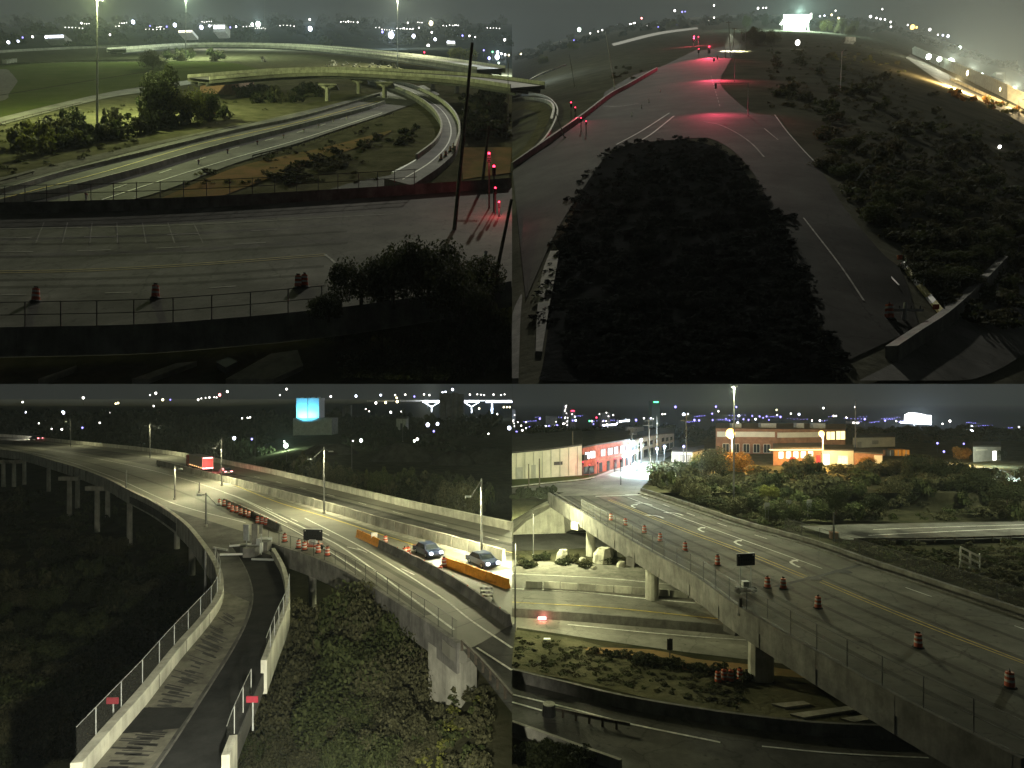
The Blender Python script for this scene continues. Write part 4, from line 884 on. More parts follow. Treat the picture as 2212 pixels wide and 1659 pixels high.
for i in range(1700):
    u = U(1100, 2205); v = U(140, 1420)
    lo = 720 + (u-1330)*1.12 if u > 1330 else 500
    if v > lo - 10 or v < hrow(u) + 60 or (u > 1700 and v < hrow(u) + 330 and v < 520): continue
    FT.append((S.P(u, v, SD), U(.3, 1.0), U(.8, 2.4), random.choice(['gy', 'gy', 'mid']), U(0, 6)))
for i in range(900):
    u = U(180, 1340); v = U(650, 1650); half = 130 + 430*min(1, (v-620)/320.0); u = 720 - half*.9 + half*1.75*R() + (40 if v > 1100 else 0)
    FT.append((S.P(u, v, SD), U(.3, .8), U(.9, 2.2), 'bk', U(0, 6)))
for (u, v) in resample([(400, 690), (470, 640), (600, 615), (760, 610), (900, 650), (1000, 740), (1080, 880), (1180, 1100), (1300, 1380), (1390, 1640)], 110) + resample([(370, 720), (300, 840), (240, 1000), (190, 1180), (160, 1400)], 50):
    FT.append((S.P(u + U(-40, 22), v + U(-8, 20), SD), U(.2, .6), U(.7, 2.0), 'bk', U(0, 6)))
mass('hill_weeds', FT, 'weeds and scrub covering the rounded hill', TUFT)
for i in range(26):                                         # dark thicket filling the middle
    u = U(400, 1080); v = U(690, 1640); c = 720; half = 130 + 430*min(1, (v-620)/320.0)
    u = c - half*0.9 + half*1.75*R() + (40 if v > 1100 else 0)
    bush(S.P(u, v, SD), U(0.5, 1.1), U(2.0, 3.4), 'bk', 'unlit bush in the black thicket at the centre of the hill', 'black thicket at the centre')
for i in range(90):
    u = U(1120, 2200); v = U(260, 1250)
    lo = 720 + (u-1330)*1.16 if u > 1330 else 480
    if v > lo - 20 or v < hrow(u) + 120: v = U(hrow(u)+150, max(hrow(u)+200, min(lo-30, 1100)))
    if u > 1850 and v < 540: continue
    bush(S.P(u, v, SD), U(0.8, 2.6), U(2.4, 5), random.choice(['gy', 'gy', 'mid']), 'dull bush scattered over the dark scrub slope', 'scrub on the dark slope')
for i in range(22):
    bush(S.P(U(1720, 2180), U(900, 1250), SD), U(0.8, 1.9), U(2, 3.6), 'dk', 'dark bush above the curved corner parapet', 'bushes above the corner parapet')
for i in range(16): bush(S.P(U(430, 560), U(290, 345), SD), U(.5, 1.0), U(1, 2.4), 'gy', 'low weed clump on the red lit verge', 'weeds on the red lit verge')
for i, (u, v) in enumerate(((560, 470), (518, 505), (592, 445), (640, 400))):
    b_ = thing('bollard', ('first', 'second', 'third', 'fourth')[i] + ' thin pale bollard counted from the crosswalk stripes', 'bollard', S.P(u, v, SD), 'pale bollards by the crosswalk')
    MB().tube(S.P(u, v, SD), S.P(u, v, SD) + Vector((0, 0, .95)), 0.09, 0.08, 7).build('tube', white_sg, b_); MB().tube(S.P(u, v, SD), S.P(u, v, SD) + Vector((0, 0, .25)), 0.16, 0.14, 7).build('base', black, b_)
# ================================================================== lower left: the elevated highway over the dark valley
WD = 19.0; VD = 31.0
def wdepth(u, v):
    """valley floor, rising to a grassy bank under the end of the highway"""
    a = min(1, max(0, (u - 1150)/420.0)) * min(1, max(0, (v - 930)/260.0)); b = min(1, max(0, (u-1750)/300.0))*min(1, max(0, (v-950)/150.0))
    r = min(1, max(0, (u - 980)/300.0)) * min(1, max(0, (560 - v)/120.0)) * 6
    return VD - a*5.5 - b*3.0 - r
W_ground = terrain(W, 'valley_ground', lin(-600, 2212, 80), geo(66, 1700, 40, 80), wdepth, wild, 0.35, 0.12)
# main highway deck
hwf = [(-500, 222), (0, 228), (300, 256), (700, 300), (1100, 372), (1500, 468), (1800, 540), (2212, 632)]
hwn = [(-500, 268), (0, 292), (250, 346), (450, 416), (600, 486), (760, 568), (900, 640), (1137, 688), (1395, 780), (1587, 880), (1845, 1046), (1992, 1148)]
whole = thing('elevated_highway', 'wide elevated highway sweeping away over the dark valley, with parapets and piers', 'highway', W.P(1300, 560, WD))
def wrib(name, A, B, m, parent=None, thick=0.0, lift=0.0, n=None): return ribbon(W, name, A, B, WD, m, parent, thick, n, lift)
deckc = mat('highway_concrete', (0.17, 0.165, 0.14), 0.75, 0.22, 0.16, bump=0.08, bscale=4)
# the deck as one sheet between its far and near edges
n = 97; fa = resample(hwf, n); ne = resample(hwn + [(2190, 1050), (2212, 1040)], n); mb = MB()
for k, (a, b) in enumerate(zip(fa, ne)):
    pa, pb = W.P(*a), W.P(*b); mb.v += [pa, pb, pa - Vector((0, 0, 1.0)), pb - Vector((0, 0, 1.0))]
for i in range(n-1):
    a, b = 4*i, 4*i+4; mb.f += [(a, a+1, b+1, b), (a+1, a+3, b+3, b+1), (a+2, b+2, b+3, a+3), (a, b, b+2, a+2)]
wdeck = mb.build('deck', deckc, whole)
wall(W, 'parapet', hwf, WD, 1.15, 0.5, conc_pale, whole, drop=1.6)
wall(W, 'parapet', [(1137, 690), (1395, 780), (1587, 880), (1845, 1046), (1985, 1146)], WD, 0.5, 0.45, conc_dark, whole, drop=1.8)
wall(W, 'parapet', [(-500, 268), (0, 294), (250, 350), (450, 420), (560, 478), (680, 540), (800, 628), (880, 726), (930, 806), (952, 885), (940, 965), (870, 1066), (760, 1196), (620, 1378), (500, 1518), (380, 1659), (330, 1720)], WD, 0.95, 0.55, conc_pale, whole, drop=1.6, n=120)
# the worn dark lanes and shoulders of the highway
wl = [('dark_lane', [(-300, 232), (0, 240), (400, 280), (800, 345), (1200, 430), (1640, 545), (2212, 690)], [(-300, 248), (0, 258), (400, 306), (800, 385), (1200, 482), (1640, 612), (2212, 772)], asphalt_worn, 0.02),
      ('median_strip', [(690, 345), (1000, 420), (1440, 540), (1660, 612), (1930, 690), (2212, 768)], [(690, 362), (1000, 446), (1440, 572), (1660, 640), (1930, 716), (2212, 800)], concrete, 0.03),
      ('dark_lane', [(960, 470), (1300, 555), (1560, 640), (1800, 720), (2212, 852)], [(960, 488), (1250, 590), (1500, 700), (1760, 830), (2212, 1045)], asphalt_worn, 0.022)]
for nm, A, B, m, lf in wl[:2]: struct(wrib(nm, A, B, m, wdeck, lift=lf))
for pts, w, m, dash in (([(968, 470), (1064, 504), (1362, 647), (1530, 743), (1961, 1063)], 0.22, white_p, None), ([(1317, 580), (1587, 720), (1890, 911), (2037, 1024), (2212, 1142)], 0.2, white_p, None),
                        ([(1000, 432), (1193, 509), (1440, 585), (1800, 700)], 0.26, yellow_p, None), ([(1030, 520), (1250, 622), (1400, 710), (1560, 812)], 0.16, white_p, None),
                        ([(1150, 535), (1500, 690), (1800, 830)], 0.15, white_p, (3, 9)), ([(1100, 400), (1500, 500), (2212, 690)], 0.18, white_p, (3, 9)), ([(1500, 545), (2212, 730)], 0.18, yellow_p, None),
                        ([(0, 262), (300, 300), (700, 385), (1000, 480), (1240, 600)], 0.2, white_p, None), ([(0, 275), (250, 322), (500, 408), (760, 520), (1060, 600)], 0.2, white_p, None), ([(1500, 705), (1900, 800), (2212, 905)], 0.16, white_p, (3, 8)),
                        ([(1900, 1000), (2100, 950)], 0.12, conc_dark, None), ([(1950, 1062), (2090, 1010)], 0.12, conc_dark, None)):
    stripe(W, 'lane_marking', pts, w, WD, m, wdeck, dash, lift=0.04)
joints(W, [(1137, 690), (1395, 780), (1587, 880), (1845, 1046), (1985, 1146)], WD, 6.0, -1.75, .48, whole, .245)
joints(W, [(250, 350), (450, 420), (560, 478), (680, 540), (800, 628), (880, 726), (930, 806), (952, 885), (940, 965), (870, 1066), (760, 1196), (620, 1378), (500, 1518)], WD, 6.0, -1.5, .93, whole, .285)
for pts in ([(0, 268), (400, 345), (800, 475), (1030, 580)], [(1010, 440), (1350, 545), (1600, 630), (2000, 770)], [(1000, 500), (1300, 630), (1500, 755), (1850, 1000)], [(1020, 515), (1290, 645), (1480, 770), (1800, 1010)], [(1200, 560), (1500, 705), (1900, 930)], [(1000, 400), (1400, 490), (2212, 700)], [(1000, 388), (1400, 472), (2212, 668)]): stripe(W, 'tyre_track', pts, .6, WD, tyre, wdeck, lift=.034)
bed = ribbon(W, 'approach_road', [(2000, 1148), (2190, 1050), (2230, 1030)], [(2212, 1420), (2212, 1250), (2212, 1180)], WD, asphalt, lift=-0.02); struct(bed)
stripe(W, 'lane_marking', [(2060, 1140), (2212, 1238)], 0.18, WD, white_p, bed, lift=0.03)
# abutment at the highway end
ab = [W.P(u, v) for u, v in ((1850, 1062), (1992, 1150), (2060, 1110), (1930, 1030))]
MB().hexa([p - Vector((0, 0, 5.5)) for p in ab], [p - Vector((0, 0, 1.02)) for p in ab]).build('abutment', concrete, whole)
guardrail(W, [(1996, 1152), (2100, 1260), (2212, 1395)], WD, 'dark guardrail on thick posts running off the end of the elevated highway', 1.4, 0.8)
# median wall of panels
mpts = [(680, 350), (1000, 432), (1418, 548), (1654, 620), (1924, 694), (2212, 776)]
mw = thing('median_wall', 'long concrete median wall made of panels between the two directions of the highway', 'wall', W.P(1418, 548))
ln = along(W, mpts, WD, 400); tot = [0]
for a, b in zip(ln, ln[1:]): tot.append(tot[-1] + (b-a).length)
def at_len(ln, tot, s):
    for i in range(len(ln)-1):
        if tot[i+1] >= s: return ln[i].lerp(ln[i+1], (s - tot[i])/max(1e-6, tot[i+1]-tot[i]))
    return ln[-1]
def panels(root, ln, tot, step, hgt, w, m, name='panel', gap=0.1, s0=0.0, s1=None, taper=0.6, m2=None):
    s = s0; k = 0; s1 = s1 or tot[-1]
    while s + step <= s1:
        a, b = at_len(ln, tot, s), at_len(ln, tot, s + step - gap); o = Vector((-(b-a).y, (b-a).x, 0)).normalized()*w/2
        hz = Vector((0, 0, hgt + (0.03 if k % 2 else 0)))
        MB().hexa([a-o, b-o, b+o, a+o], [a-o*taper+hz, b-o*taper+hz, b+o*taper+hz, a+o*taper+hz]).build(name, m if not m2 or k % 3 else m2, root); s += step; k += 1
panels(mw, ln, tot, 3.2, 1.35, 0.6, concrete, gap=0.12)
# the curved ramp in front
rl = [(560, 486), (680, 548), (800, 636), (880, 734), (930, 812), (948, 885), (934, 965), (862, 1066), (750, 1196), (608, 1380), (490, 1520), (352, 1680)]
rr = [(1060, 640), (1110, 672), (1180, 742), (1225, 830), (1243, 930), (1232, 1010), (1188, 1120), (1140, 1250), (1085, 1390), (1045, 1490), (1008, 1590), (975, 1680)]
rmp = thing('curved_ramp', 'curved ramp deck with one warm lit parapet peeling off the elevated highway towards the viewer', 'ramp', W.P(1000, 1100))
rdeck = ribbon(W, 'deck', rl, rr, WD, asphalt_worn, rmp, 1.2, 130, 0.004)
def mid(t): return [(a[0] + (b[0]-a[0])*t, a[1] + (b[1]-a[1])*t) for a, b in zip(rl, rr)]
struct(ribbon(W, 'grooved_strip', mid(0.04)[5:], mid(0.46)[5:], WD, grooved, rdeck, n=90, lift=0.02))
dark_ramp = mat('dark_ramp_tone', (.026, .026, .026), .9, .3, .5, bump=.1, bscale=5, spec=.04)  # darker tone over one half of the ramp and a band across
ribbon(W, 'dark_ramp_patch', mid(.5)[2:], mid(.985)[2:], WD, dark_ramp, rdeck, n=110, lift=.024)
lb_, rb_ = resample(rl, 130), resample(rr, 130)
ribbon(W, 'dark_ramp_patch', [(598, 1400), (500, 1515)], [(838, 1400), (775, 1490)], WD, dark_ramp, rdeck, n=8, lift=.036)
gm = MB()                                            # grooves milled across the strip
A, B = resample(mid(0.06)[6:], 150), resample(mid(0.40)[6:], 150)
for k in range(0, 150, 1):
    if R() < 0.45: continue
    t0, t1 = U(0, .5), U(.6, 1.0); p, q_ = W.P(*A[k]), W.P(*B[k]); a = p.lerp(q_, t0); b = p.lerp(q_, t1); w = Vector((0.0, U(.04, .12), 0)); z = Vector((0, 0, .028))
    gm.quad(a-w+z, b-w+z, b+w+z, a+w+z)
o = gm.build('groove', asphalt, rdeck)
stripe(W, 'lane_marking', mid(0.5)[2:], 0.12, WD, conc_dark, rdeck, lift=0.03)
wall(W, 'parapet', rr[2:8], WD, 0.9, 0.4, conc_pale, rmp, drop=1.4, n=60); wall(W, 'parapet', rr[10:], WD, 0.9, 0.4, conc_pale, rmp, drop=1.4, n=20)
fence(W, [(930, 800), (952, 880), (925, 975), (845, 1075), (735, 1205), (600, 1375), (475, 1520), (330, 1690)], WD, 1.5, 3.2, base=0.9, m=steel, rails=(1.0,), r=0.03, label='pale chain link fence along the outer parapet of the curved ramp', n=60)
fence(W, [(1250, 930), (1237, 1010), (1192, 1120), (1150, 1245)], WD, 1.5, 2.4, base=0.85, m=steel, rails=(1.0,), r=0.03, label='short chain link fence on the broken inner parapet of the curved ramp', n=40)
fence(W, [(1085, 1400), (1048, 1490), (1005, 1600), (980, 1680)], WD, 1.5, 2.4, base=0.85, m=steel, rails=(1.0,), r=0.03, label='chain link fence stub at the frame bottom beside the curved ramp', n=30)
fence(W, [(1160, 700), (1395, 776), (1587, 876), (1845, 1042), (1975, 1138)], WD, 1.5, 2.6, base=0.5, m=dark_st, rails=(1.0,), r=0.03, label='dark chain link fence on the near parapet of the elevated highway', n=60)
for (u, v, dd, t) in ((15, 430, 8, 0), (60, 430, 8, 0), (105, 420, 8, 0), (210, 450, 9, 0), (300, 560, 10, 0), (420, 620, 10, 0), (335, 520, 10, 0), (465, 560, 10, 0), (560, 680, 11, 1), (765, 690, 11, 0), (830, 800, 11, 0), (1350, 960, 11, 0), (1520, 985, 11, 1)):
    p = W.P(u, v, WD + dd); top = Vector((p.x, p.y, CZ - WD - 1.05))
    x = MB().tube(p - Vector((0, 0, 1)), top - Vector((0, 0, .9)), 0.55, 0.5, 9).build('pier', concrete, whole)
    MB().box(top - Vector((0, 0, .46)), (4.5, 1.4, 0.9)).build('pier_cap', concrete, x)
# portable barriers
def barrier_run(pts, label, step=3.6, h=0.95, m=conc_dark, amber=0, group=None):
    ln = along(W, pts, WD, 200); tot = [0]; k = 0
    for a, b in zip(ln, ln[1:]): tot.append(tot[-1] + (b-a).length)
    s = 0; nseg = int(tot[-1]/step)
    for k in range(nseg):
        a, b = at_len(ln, tot, s), at_len(ln, tot, s + step - 0.08); s += step; o = Vector((-(b-a).y, (b-a).x, 0)).normalized()
        am = k < amber; r = thing('barrier_segment', ('amber water filled' if am else 'dark concrete') + ' barrier segment, number %d ' % (k+1) + label, 'barrier', a, group)
        mb = MB(); lo, mi, hi = 0.32, 0.2, 0.1
        for z0, z1, w0, w1 in ((0, .25, lo, mi + .02), (.25, h, mi, hi)):
            mb.hexa([a-o*w0+Vector((0, 0, z0)), b-o*w0+Vector((0, 0, z0)), b+o*w0+Vector((0, 0, z0)), a+o*w0+Vector((0, 0, z0))], [a-o*w1+Vector((0, 0, z1)), b-o*w1+Vector((0, 0, z1)), b+o*w1+Vector((0, 0, z1)), a+o*w1+Vector((0, 0, z1))])
        mb.build('body', orange_y if am else m, r); c = (a+b)/2
        MB().box(c + Vector((0, 0, h + .04)), (0.1, 0.1, 0.1)).build('reflector', e_amber if False else orange, r)
barrier_run([(1545, 660), (1615, 692), (1812, 790), (1980, 888), (2212, 1055)], 'in the long run down the closed lanes', amber=2, group='barriers down the closed lanes')
barrier_run([(1930, 788), (2045, 828), (2212, 890)], 'in the short amber ended run', amber=3, group='barriers behind the amber end')
barrier_run([(968, 518), (1060, 560), (1238, 650)], 'in the ramp gore run', group='barriers along the ramp gore')
for i, (u, v) in enumerate(((948, 524), (968, 528), (990, 540), (1003, 552), (1022, 556), (1040, 566), (1058, 572), (1075, 578), (1112, 602), (1132, 606), (1150, 610), (1230, 682), (1290, 710), (1315, 718))):
    drum(W.P(u, v), 'orange drum, %s from the far end of the row along the ramp gore' % ('first second third fourth fifth sixth seventh eighth ninth tenth eleventh twelfth thirteenth fourteenth'.split()[i]), 'orange drums along the ramp gore')
for i, (u, v, lb) in enumerate(((1375, 730, 'orange drum just below the big arrow board'), (1415, 742, 'orange drum beside the arrow board drum, nearer the fence'), (1665, 692, 'lone orange drum beyond the white sign on the amber barrier'), (1748, 745, 'orange drum in the close pair ahead of the blue car'), (1764, 742, 'second orange drum of the pair ahead of the blue car'), (1918, 792, 'orange drum at the nose of the amber barrier'), (1903, 830, 'small orange drum in the closed lane near the blue car'))):
    drum(W.P(u, v), lb, 'orange drums on the highway')
def panel_sign(c, w, h, m, label, legs, face=None, name='sign', rz=0.0, cat='sign', frame=None):
    o = thing(name, label, cat, c - Vector((0, 0, legs)))
    M = Matrix.Rotation(rz, 3, 'Z'); MB().box(c, (w, 0.08, h), rz).build('panel', m, o)
    for sx in ((-.28, .28) if w > 0.8 else (0,)): MB().tube(c + M @ Vector((sx*w, .08, -legs)), c + M @ Vector((sx*w, .08, h*.4)), 0.05, 0.04, 6).build('post', steel, o)
    if frame:
        for dx, dz, sx, sz in ((0, .5, 1, .06), (0, -.5, 1, .06), (.5, 0, .06, 1), (-.5, 0, .06, 1)): MB().box(c + M @ Vector((dx*w, -.05, dz*h)), (w*sx + .04, .05, h*sz + .04), rz).build('edge', frame, o)
    return o
def arrow_board(c, w, h, legs, label, rz=0.0):
    o = thing('arrow_board', label, 'arrow board', c - Vector((0, 0, legs))); M = Matrix.Rotation(rz, 3, 'Z')
    MB().box(c, (w, 0.12, h), rz).build('panel', black, o)
    for i, (x, z) in enumerate([(x, 0) for x in (-.4, -.27, -.13, 0, .13, .27, .4)] + [(-.27, .25), (-.27, -.25), (.27, .25), (.27, -.25), (-.4, .38), (.4, .38), (-.4, -.38), (.4, -.38)]):
        MB().ball(c + M @ Vector((x*w, -.09, z*h)), 0.07, 6, 4).build('bulb', reflect if i in (11, 12) else glass_dk, o)
    MB().box(c + M @ Vector((0, 0.05, h*.53)), (w, .2, .06), rz).build('hood', steel, o)
    for sx in (-.3, .3): MB().tube(c + M @ Vector((sx*w, .05, -legs+.3)), c + M @ Vector((sx*w, .05, -h*.5)), 0.06, 0.05, 6).build('mast', orange if w > 2.2 else steel, o)
    g = c - Vector((0, 0, legs)); tr = MB().box(g + Vector((0, 0, .45)), (w*.8, 1.5, .18), rz).build('trailer', orange if w > 2.2 else dark_st, o)
    for sx in (-.45, .45): MB().tube(g + M @ Vector((sx*w, -.12, .3)), g + M @ Vector((sx*w, .12, .3)), 0.3, 0.3, 10).build('wheel', black, tr)
    MB().box(g + M @ Vector((0, .1, .85)), (w*.35, .5, .6), rz).build('battery_box', steel, o)
    return o
p = W.P(1352, 712); s = p.y*K; arrow_board(p + Vector((0, 0, 60*s)), 86*s, 46*s, 60*s, 'big dark arrow board with orange masts standing on the highway shoulder', -0.15)
p = W.P(1617, 690); panel_sign(p + Vector((0, 0, 1.05)), 0.75, 0.7, white_sg, 'small white sign square on the amber barrier', 0.9)
for i, (u, v, vt) in enumerate(((486, 1480, 1368), (1090, 1500, 1362))):
    p = W.P(u, v); s = p.y*K; panel_sign(p + Vector((0, 0, (v-vt)*s)), 50*s, 27*s, red_sign, ('red rectangular sign on a thin post outside the warm lit parapet', 'red rectangular sign on a thin post at the broken inner parapet')[i], (v-vt)*s)
bc = thing('folding_barricade', 'white striped folding barricade standing alone in the closed lane', 'barricade', W.P(2100, 930)); p = W.P(2102, 928); s = p.y*K
for k in range(3):
    for j in range(5): MB().box(p + Vector(((-22 + 11*j)*s, 0, (12 + 17*k)*s)), (10.6*s, .06, 8.5*s)).build('stripe', white_sg if (j+k) % 2 else concrete, bc)
for sx in (-26, 26): MB().box(p + Vector((sx*s, .06, 25*s)), (2.5*s, .08, 50*s)).build('leg', steel, bc); MB().box(p + Vector((sx*s, .0, .05)), (.1, 1.2, .08)).build('foot', steel, bc)
# gore end: crash cushion with a cluster of folded signs
gc = thing('crash_cushion', 'grey crash cushion and folded sign frames at the ramp gore', 'crash cushion', W.P(1080, 740)); p = W.P(1082, 745); s = p.y*K
for k in range(4): MB().box(p + Vector((U(-.5, .5), 1.6*k, .55)), (1.4, 1.45, 1.1)).build('cell', steel if k % 2 else conc_dark, gc)
for (du, dv, w, h, m) in ((-30, 130, 30, 70, steel), (6, 120, 24, 90, conc_dark), (22, 60, 16, 50, steel), (-44, 20, 30, 34, dark_st), (34, 150, 14, 40, conc_dark)):
    c = p + Vector((du*s, .8, dv*s*.75)); MB().box(c, (w*s, .1, h*s), U(-.5, .5)).build('sign_back', m, gc); MB().tube(Vector((c.x, c.y+.1, p.z)), c + Vector((0, .1, 0)), .05, .05, 5).build('frame_post', steel, gc)
for i, (u, v) in enumerate(((950, 716), (1040, 700), (1135, 762), (1000, 740))):
    a = W.P(u, v); tag(MB().box(a + Vector((0, 0, .12)), (2.6, .25, .2), U(-.6, .6)).build('loose_rail', white_sg if i % 2 else steel), ('first', 'second', 'third', 'fourth')[i] + ' loose rail lying on the deck around the crash cushion', 'rail')
# lamp poles
LC = (1.0, 0.97, 0.56)
for (u, v, vt, arms, pw, lb) in ((305, 272, 150, [(-16, 14)], 900, 'lamp pole at the far bend of the highway'), (648, 320, 170, [(-14, 10), (34, 20)], 1500, 'double armed lamp pole by the start of the median wall'), (958, 440, 232, [(-26, 44)], 2600, 'lamp pole beside the red truck'),
                                 (1400, 560, 272, [(-52, 52), (20, 18)], 2700, 'tall lamp pole in the brightest stretch of the highway'), (2080, 742, 408, [(-44, 76)], 3000, 'tall lamp pole near the bright car lights'), (890, 618, 470, [(42, 48), (-16, 8)], 0, 'Y shaped lamp pole between ramp and highway'), (545, 470, 372, [], 0, 'bare pole on the outer parapet of the far ramp'),
                                 (755, 500, 352, [(16, 14)], 700, 'short armed pole behind the drums'), (862, 470, 425, [], 0, 'stub pole on the far lane edge')):
    light_pole(W, u, v, vt, WD, lb, arms, power=pw/max(1, len(arms)) if pw else 0, col=LC, spot=None, r=0.14)
light_pole(W, 887, 985, 720, WD+4, 'grey pole rising outside the curved ramp parapet', [], r=0.16)
light_pole(W, 1238, 372, 268, WD+6, 'pole with a bright greenish yard lamp beyond the highway', [], r=0.12); 
for (u, v, vt, lb) in ((1102, 345, 205, 'thin dark pole in the yard beyond the highway'), (1520, 380, 240, 'thin pole beside the lit yard building'), (1740, 250, 90, 'tall thin mast in the works beyond the highway')): light_pole(W, u, v, vt, WD + 6, lb, [], r=0.12)
# vehicles
def car(c, rz, body, label, name='car', L=4.5, wd=1.85, H=1.42, lights='front', scale=1.0):
    o = thing(name, label, 'car', c); o.rotation_euler = (0, 0, rz)
    def pt(x): x.parent = o; return x
    prof = [(-L/2, .32), (-L/2+.02, .8), (-L/2+.75, .88), (-L/2+1.25, H), (L/2-1.75, H), (L/2-1.0, .92), (L/2-.05, .74), (L/2, .32)]
    mb = MB(); m = len(prof)
    for sx, k in ((-1, 0), (1, 1)):
        for x, z in prof: mb.v.append(Vector((sx*wd/2*(0.8 if z > 1.2 else 1.0), x, z)))
    mb.f = [tuple(range(m-1, -1, -1)), tuple(range(m, 2*m))] + [(i, (i+1) % m, m+(i+1) % m, m+i) for i in range(m)]
    pt(mb.build('body', body))
    for y0, z0, y1, z1 in ((-L/2+.80, .93, -L/2+1.2, H-.05), (L/2-1.04, .96, L/2-1.7, H-.05)):
        s = -1 if y0 < 0 else 1; f = .02*s
        pt(MB().quad((-wd*.43, y0+f, z0), (wd*.43, y0+f, z0), (wd*.37, y1+f, z1), (-wd*.37, y1+f, z1)).build('windscreen', glass_dk))
    for sx in (-1, 1):
        pt(MB().quad((sx*wd*.502, -L/2+.95, .95), (sx*wd*.502, L/2-1.2, .95), (sx*wd*.415, L/2-1.75, H-.06), (sx*wd*.415, -L/2+1.3, H-.06)).build('side_window', glass_dk))
        for y in (-L/2+.85, L/2-.9):
            w = pt(MB().tube((sx*wd*.46, y, .33), (sx*wd*.51, y, .33), .33, .33, 12).build('wheel', black)); x = MB().tube((sx*wd*.51, y, .33), (sx*wd*.525, y, .33), .19, .17, 10).build('rim', steel); x.parent = w
        pt(MB().ball((sx*wd*.34, L/2, .66), .2, 8, 5, .7).build('headlight', e_head if lights in ('front', 'both') else glass_dk)); pt(MB().box((sx*wd*.36, -L/2, .74), (.42, .08, .16)).build('tail_light', e_pink if lights in ('rear', 'both') else car_red))
    pt(MB().box((0, L/2+.02, .42), (wd*.9, .08, .18)).build('bumper', black)); pt(MB().box((0, -L/2-.02, .5), (.5, .05, .14)).build('number_plate', white_sg)); return o
e_head = emit('headlight_glow', (0.9, 0.96, 1.0), 9.0)
def head_beam(o, c, tgt, pw, col=(0.85, 0.95, 1.0), spot=60): lamp(None, c, pw, col, tgt, spot, 0.15, 0.8).parent = None
def beam(o, lp, power, spot=58, down=0.16, col=(0.82, 0.95, 1.0)):
    d = bpy.data.lights.new('headlight_beam', 'SPOT'); d.energy = power; d.color = col; d.spot_size = math.radians(spot); d.spot_blend = .8; d.shadow_soft_size = .12
    l = bpy.data.objects.new('headlight_beam', d); C.objects.link(l); l.parent = o; l.location = lp
    l.rotation_euler = Vector((0, 1, -down)).to_track_quat('-Z', 'Y').to_euler()
def heading(u0, v0, u1, v1): a, b = W.P(u0, v0), W.P(u1, v1); return math.atan2(-(b.x-a.x), b.y-a.y)
h1 = heading(1800, 690, 2000, 780)
cb = car(W.P(1848, 738), h1, car_dark, 'dark blue car driving towards the viewer with headlights lit'); cb.scale = (1.0, 1.0, 1.0)
for sx in (-.6, .6): beam(cb, (sx, 2.4, .7), 500, 46, .42)
h2 = heading(2212, 800, 1970, 726)
cv = car(W.P(2085, 782), h1, car_dark, 'dark car with blazing white headlights behind the amber barrier')
for sx in (-.6, .6): beam(cv, (sx, 2.4, .7), 1500, 48, .42)
h3 = heading(975, 385, 860, 350)
car(W.P(975, 388), h3, car_dark, 'small car with pink tail lights following the truck', lights='rear')
o = car(W.P(157, 243), heading(157, 243, 100, 240), car_dark, 'lone far car with red tail lights at the highway bend', lights='rear'); o.scale = (1.3, 1.3, 1.3)
for sx in (-.6, .6): beam(o, (sx, 2.4, .8), 1500, 90, .1, (1, .95, .8))
# the truck
tk = thing('semi_truck', 'semi truck with lit red rear and amber side markers driving away', 'truck', W.P(868, 372)); tk.rotation_euler = (0, 0, h3)
def pt(x): x.parent = tk; return x
pt(MB().box((0, 0, 2.25), (2.5, 12, 2.7)).build('trailer', mat('trailer_grey', (.2, .17, .16), .5))); pt(MB().box((0, 8.0, 1.9), (2.4, 2.6, 2.6)).build('cab', car_red)); pt(MB().box((0, 6.4, .8), (1.0, 3, .4)).build('hitch', black))
pt(MB().box((0, -6.03, 2.2), (2.2, .05, 2.1)).build('rear_door', mat('rear_door_red', (.35, .05, .05), .5)))
for k in range(5): pt(MB().box((-.9 + .45*k, -6.07, 3.45), (.3, .08, .2)).build('tail_light', e_pink))
for k in range(4): pt(MB().box((-.95 + .63*k, -6.07, 1.0), (.42, .08, .26)).build('tail_light', e_pink))
for k in range(6): pt(MB().box((-1.27, -5 + 2*k, 1.1), (.06, .3, .16)).build('side_marker', e_amber)); 
for sx in (-1, 1):
    for y in (-4.6, -3.4, 3.6, 4.8, 8.4): pt(MB().tube((sx*.9, y, .5), (sx*1.22, y, .5), .5, .5, 12).build('wheel', black))
lamp(None, tk.location + Matrix.Rotation(h3, 3, 'Z') @ Vector((0, -8.5, 2.0)), 260, (1.0, .2, .18), None, None, .4)
grav_dk = mat('dark_gravel', (.035, .035, .032), .95, .5, .35, bump=1.0, bscale=1.2, spec=0)
# far side: silo block with a cyan floodlit top, works, bridge, mounds
YB = 400
sb = thing('storage_silo', 'blocky storage silo whose top is floodlit bright cyan', 'silo', W.B(1350, 250, YB)); s = YB*K
a = W.B(1262, 262, YB); MB().box(W.B(1350, 200, YB) + Vector((0, 7, 0)), (168*s, 14, 104*s)).build('base_block', greywall, sb)
c = W.B(1328, 104, YB) + Vector((0, 6.5, 0)); MB().box(c, (98*s, 12, 86*s)).build('floodlit_top', silo_p, sb)
for k in range(4): MB().tube(c + Vector(((-36 + 24*k)*s, 0, 43*s)), c + Vector(((-36 + 24*k)*s, 0, 48*s)), 8*s, 8*s, 10).build('roof_vent', silo_p, sb)
MB().box(c + Vector((0, -6.1, 0)), (3*s, .4, 86*s)).build('seam', greywall, sb)
for dx, pw in ((-20, 2300), (24, 1300)): lamp(sb, W.B(1328 + dx, 146, YB) + Vector((0, -4.0, 0)), pw, (.10, .62, 1.0), c + Vector((dx*s*.6, -6.0, -10*s)), 150, .5)
vb = thing('lit_viaduct', 'distant high bridge lit white and blue with V shaped piers', 'bridge', W.B(1900, 110, 640)); s = 640*K
a, b = W.B(1585, 76, 640), W.B(2212, 74, 640)
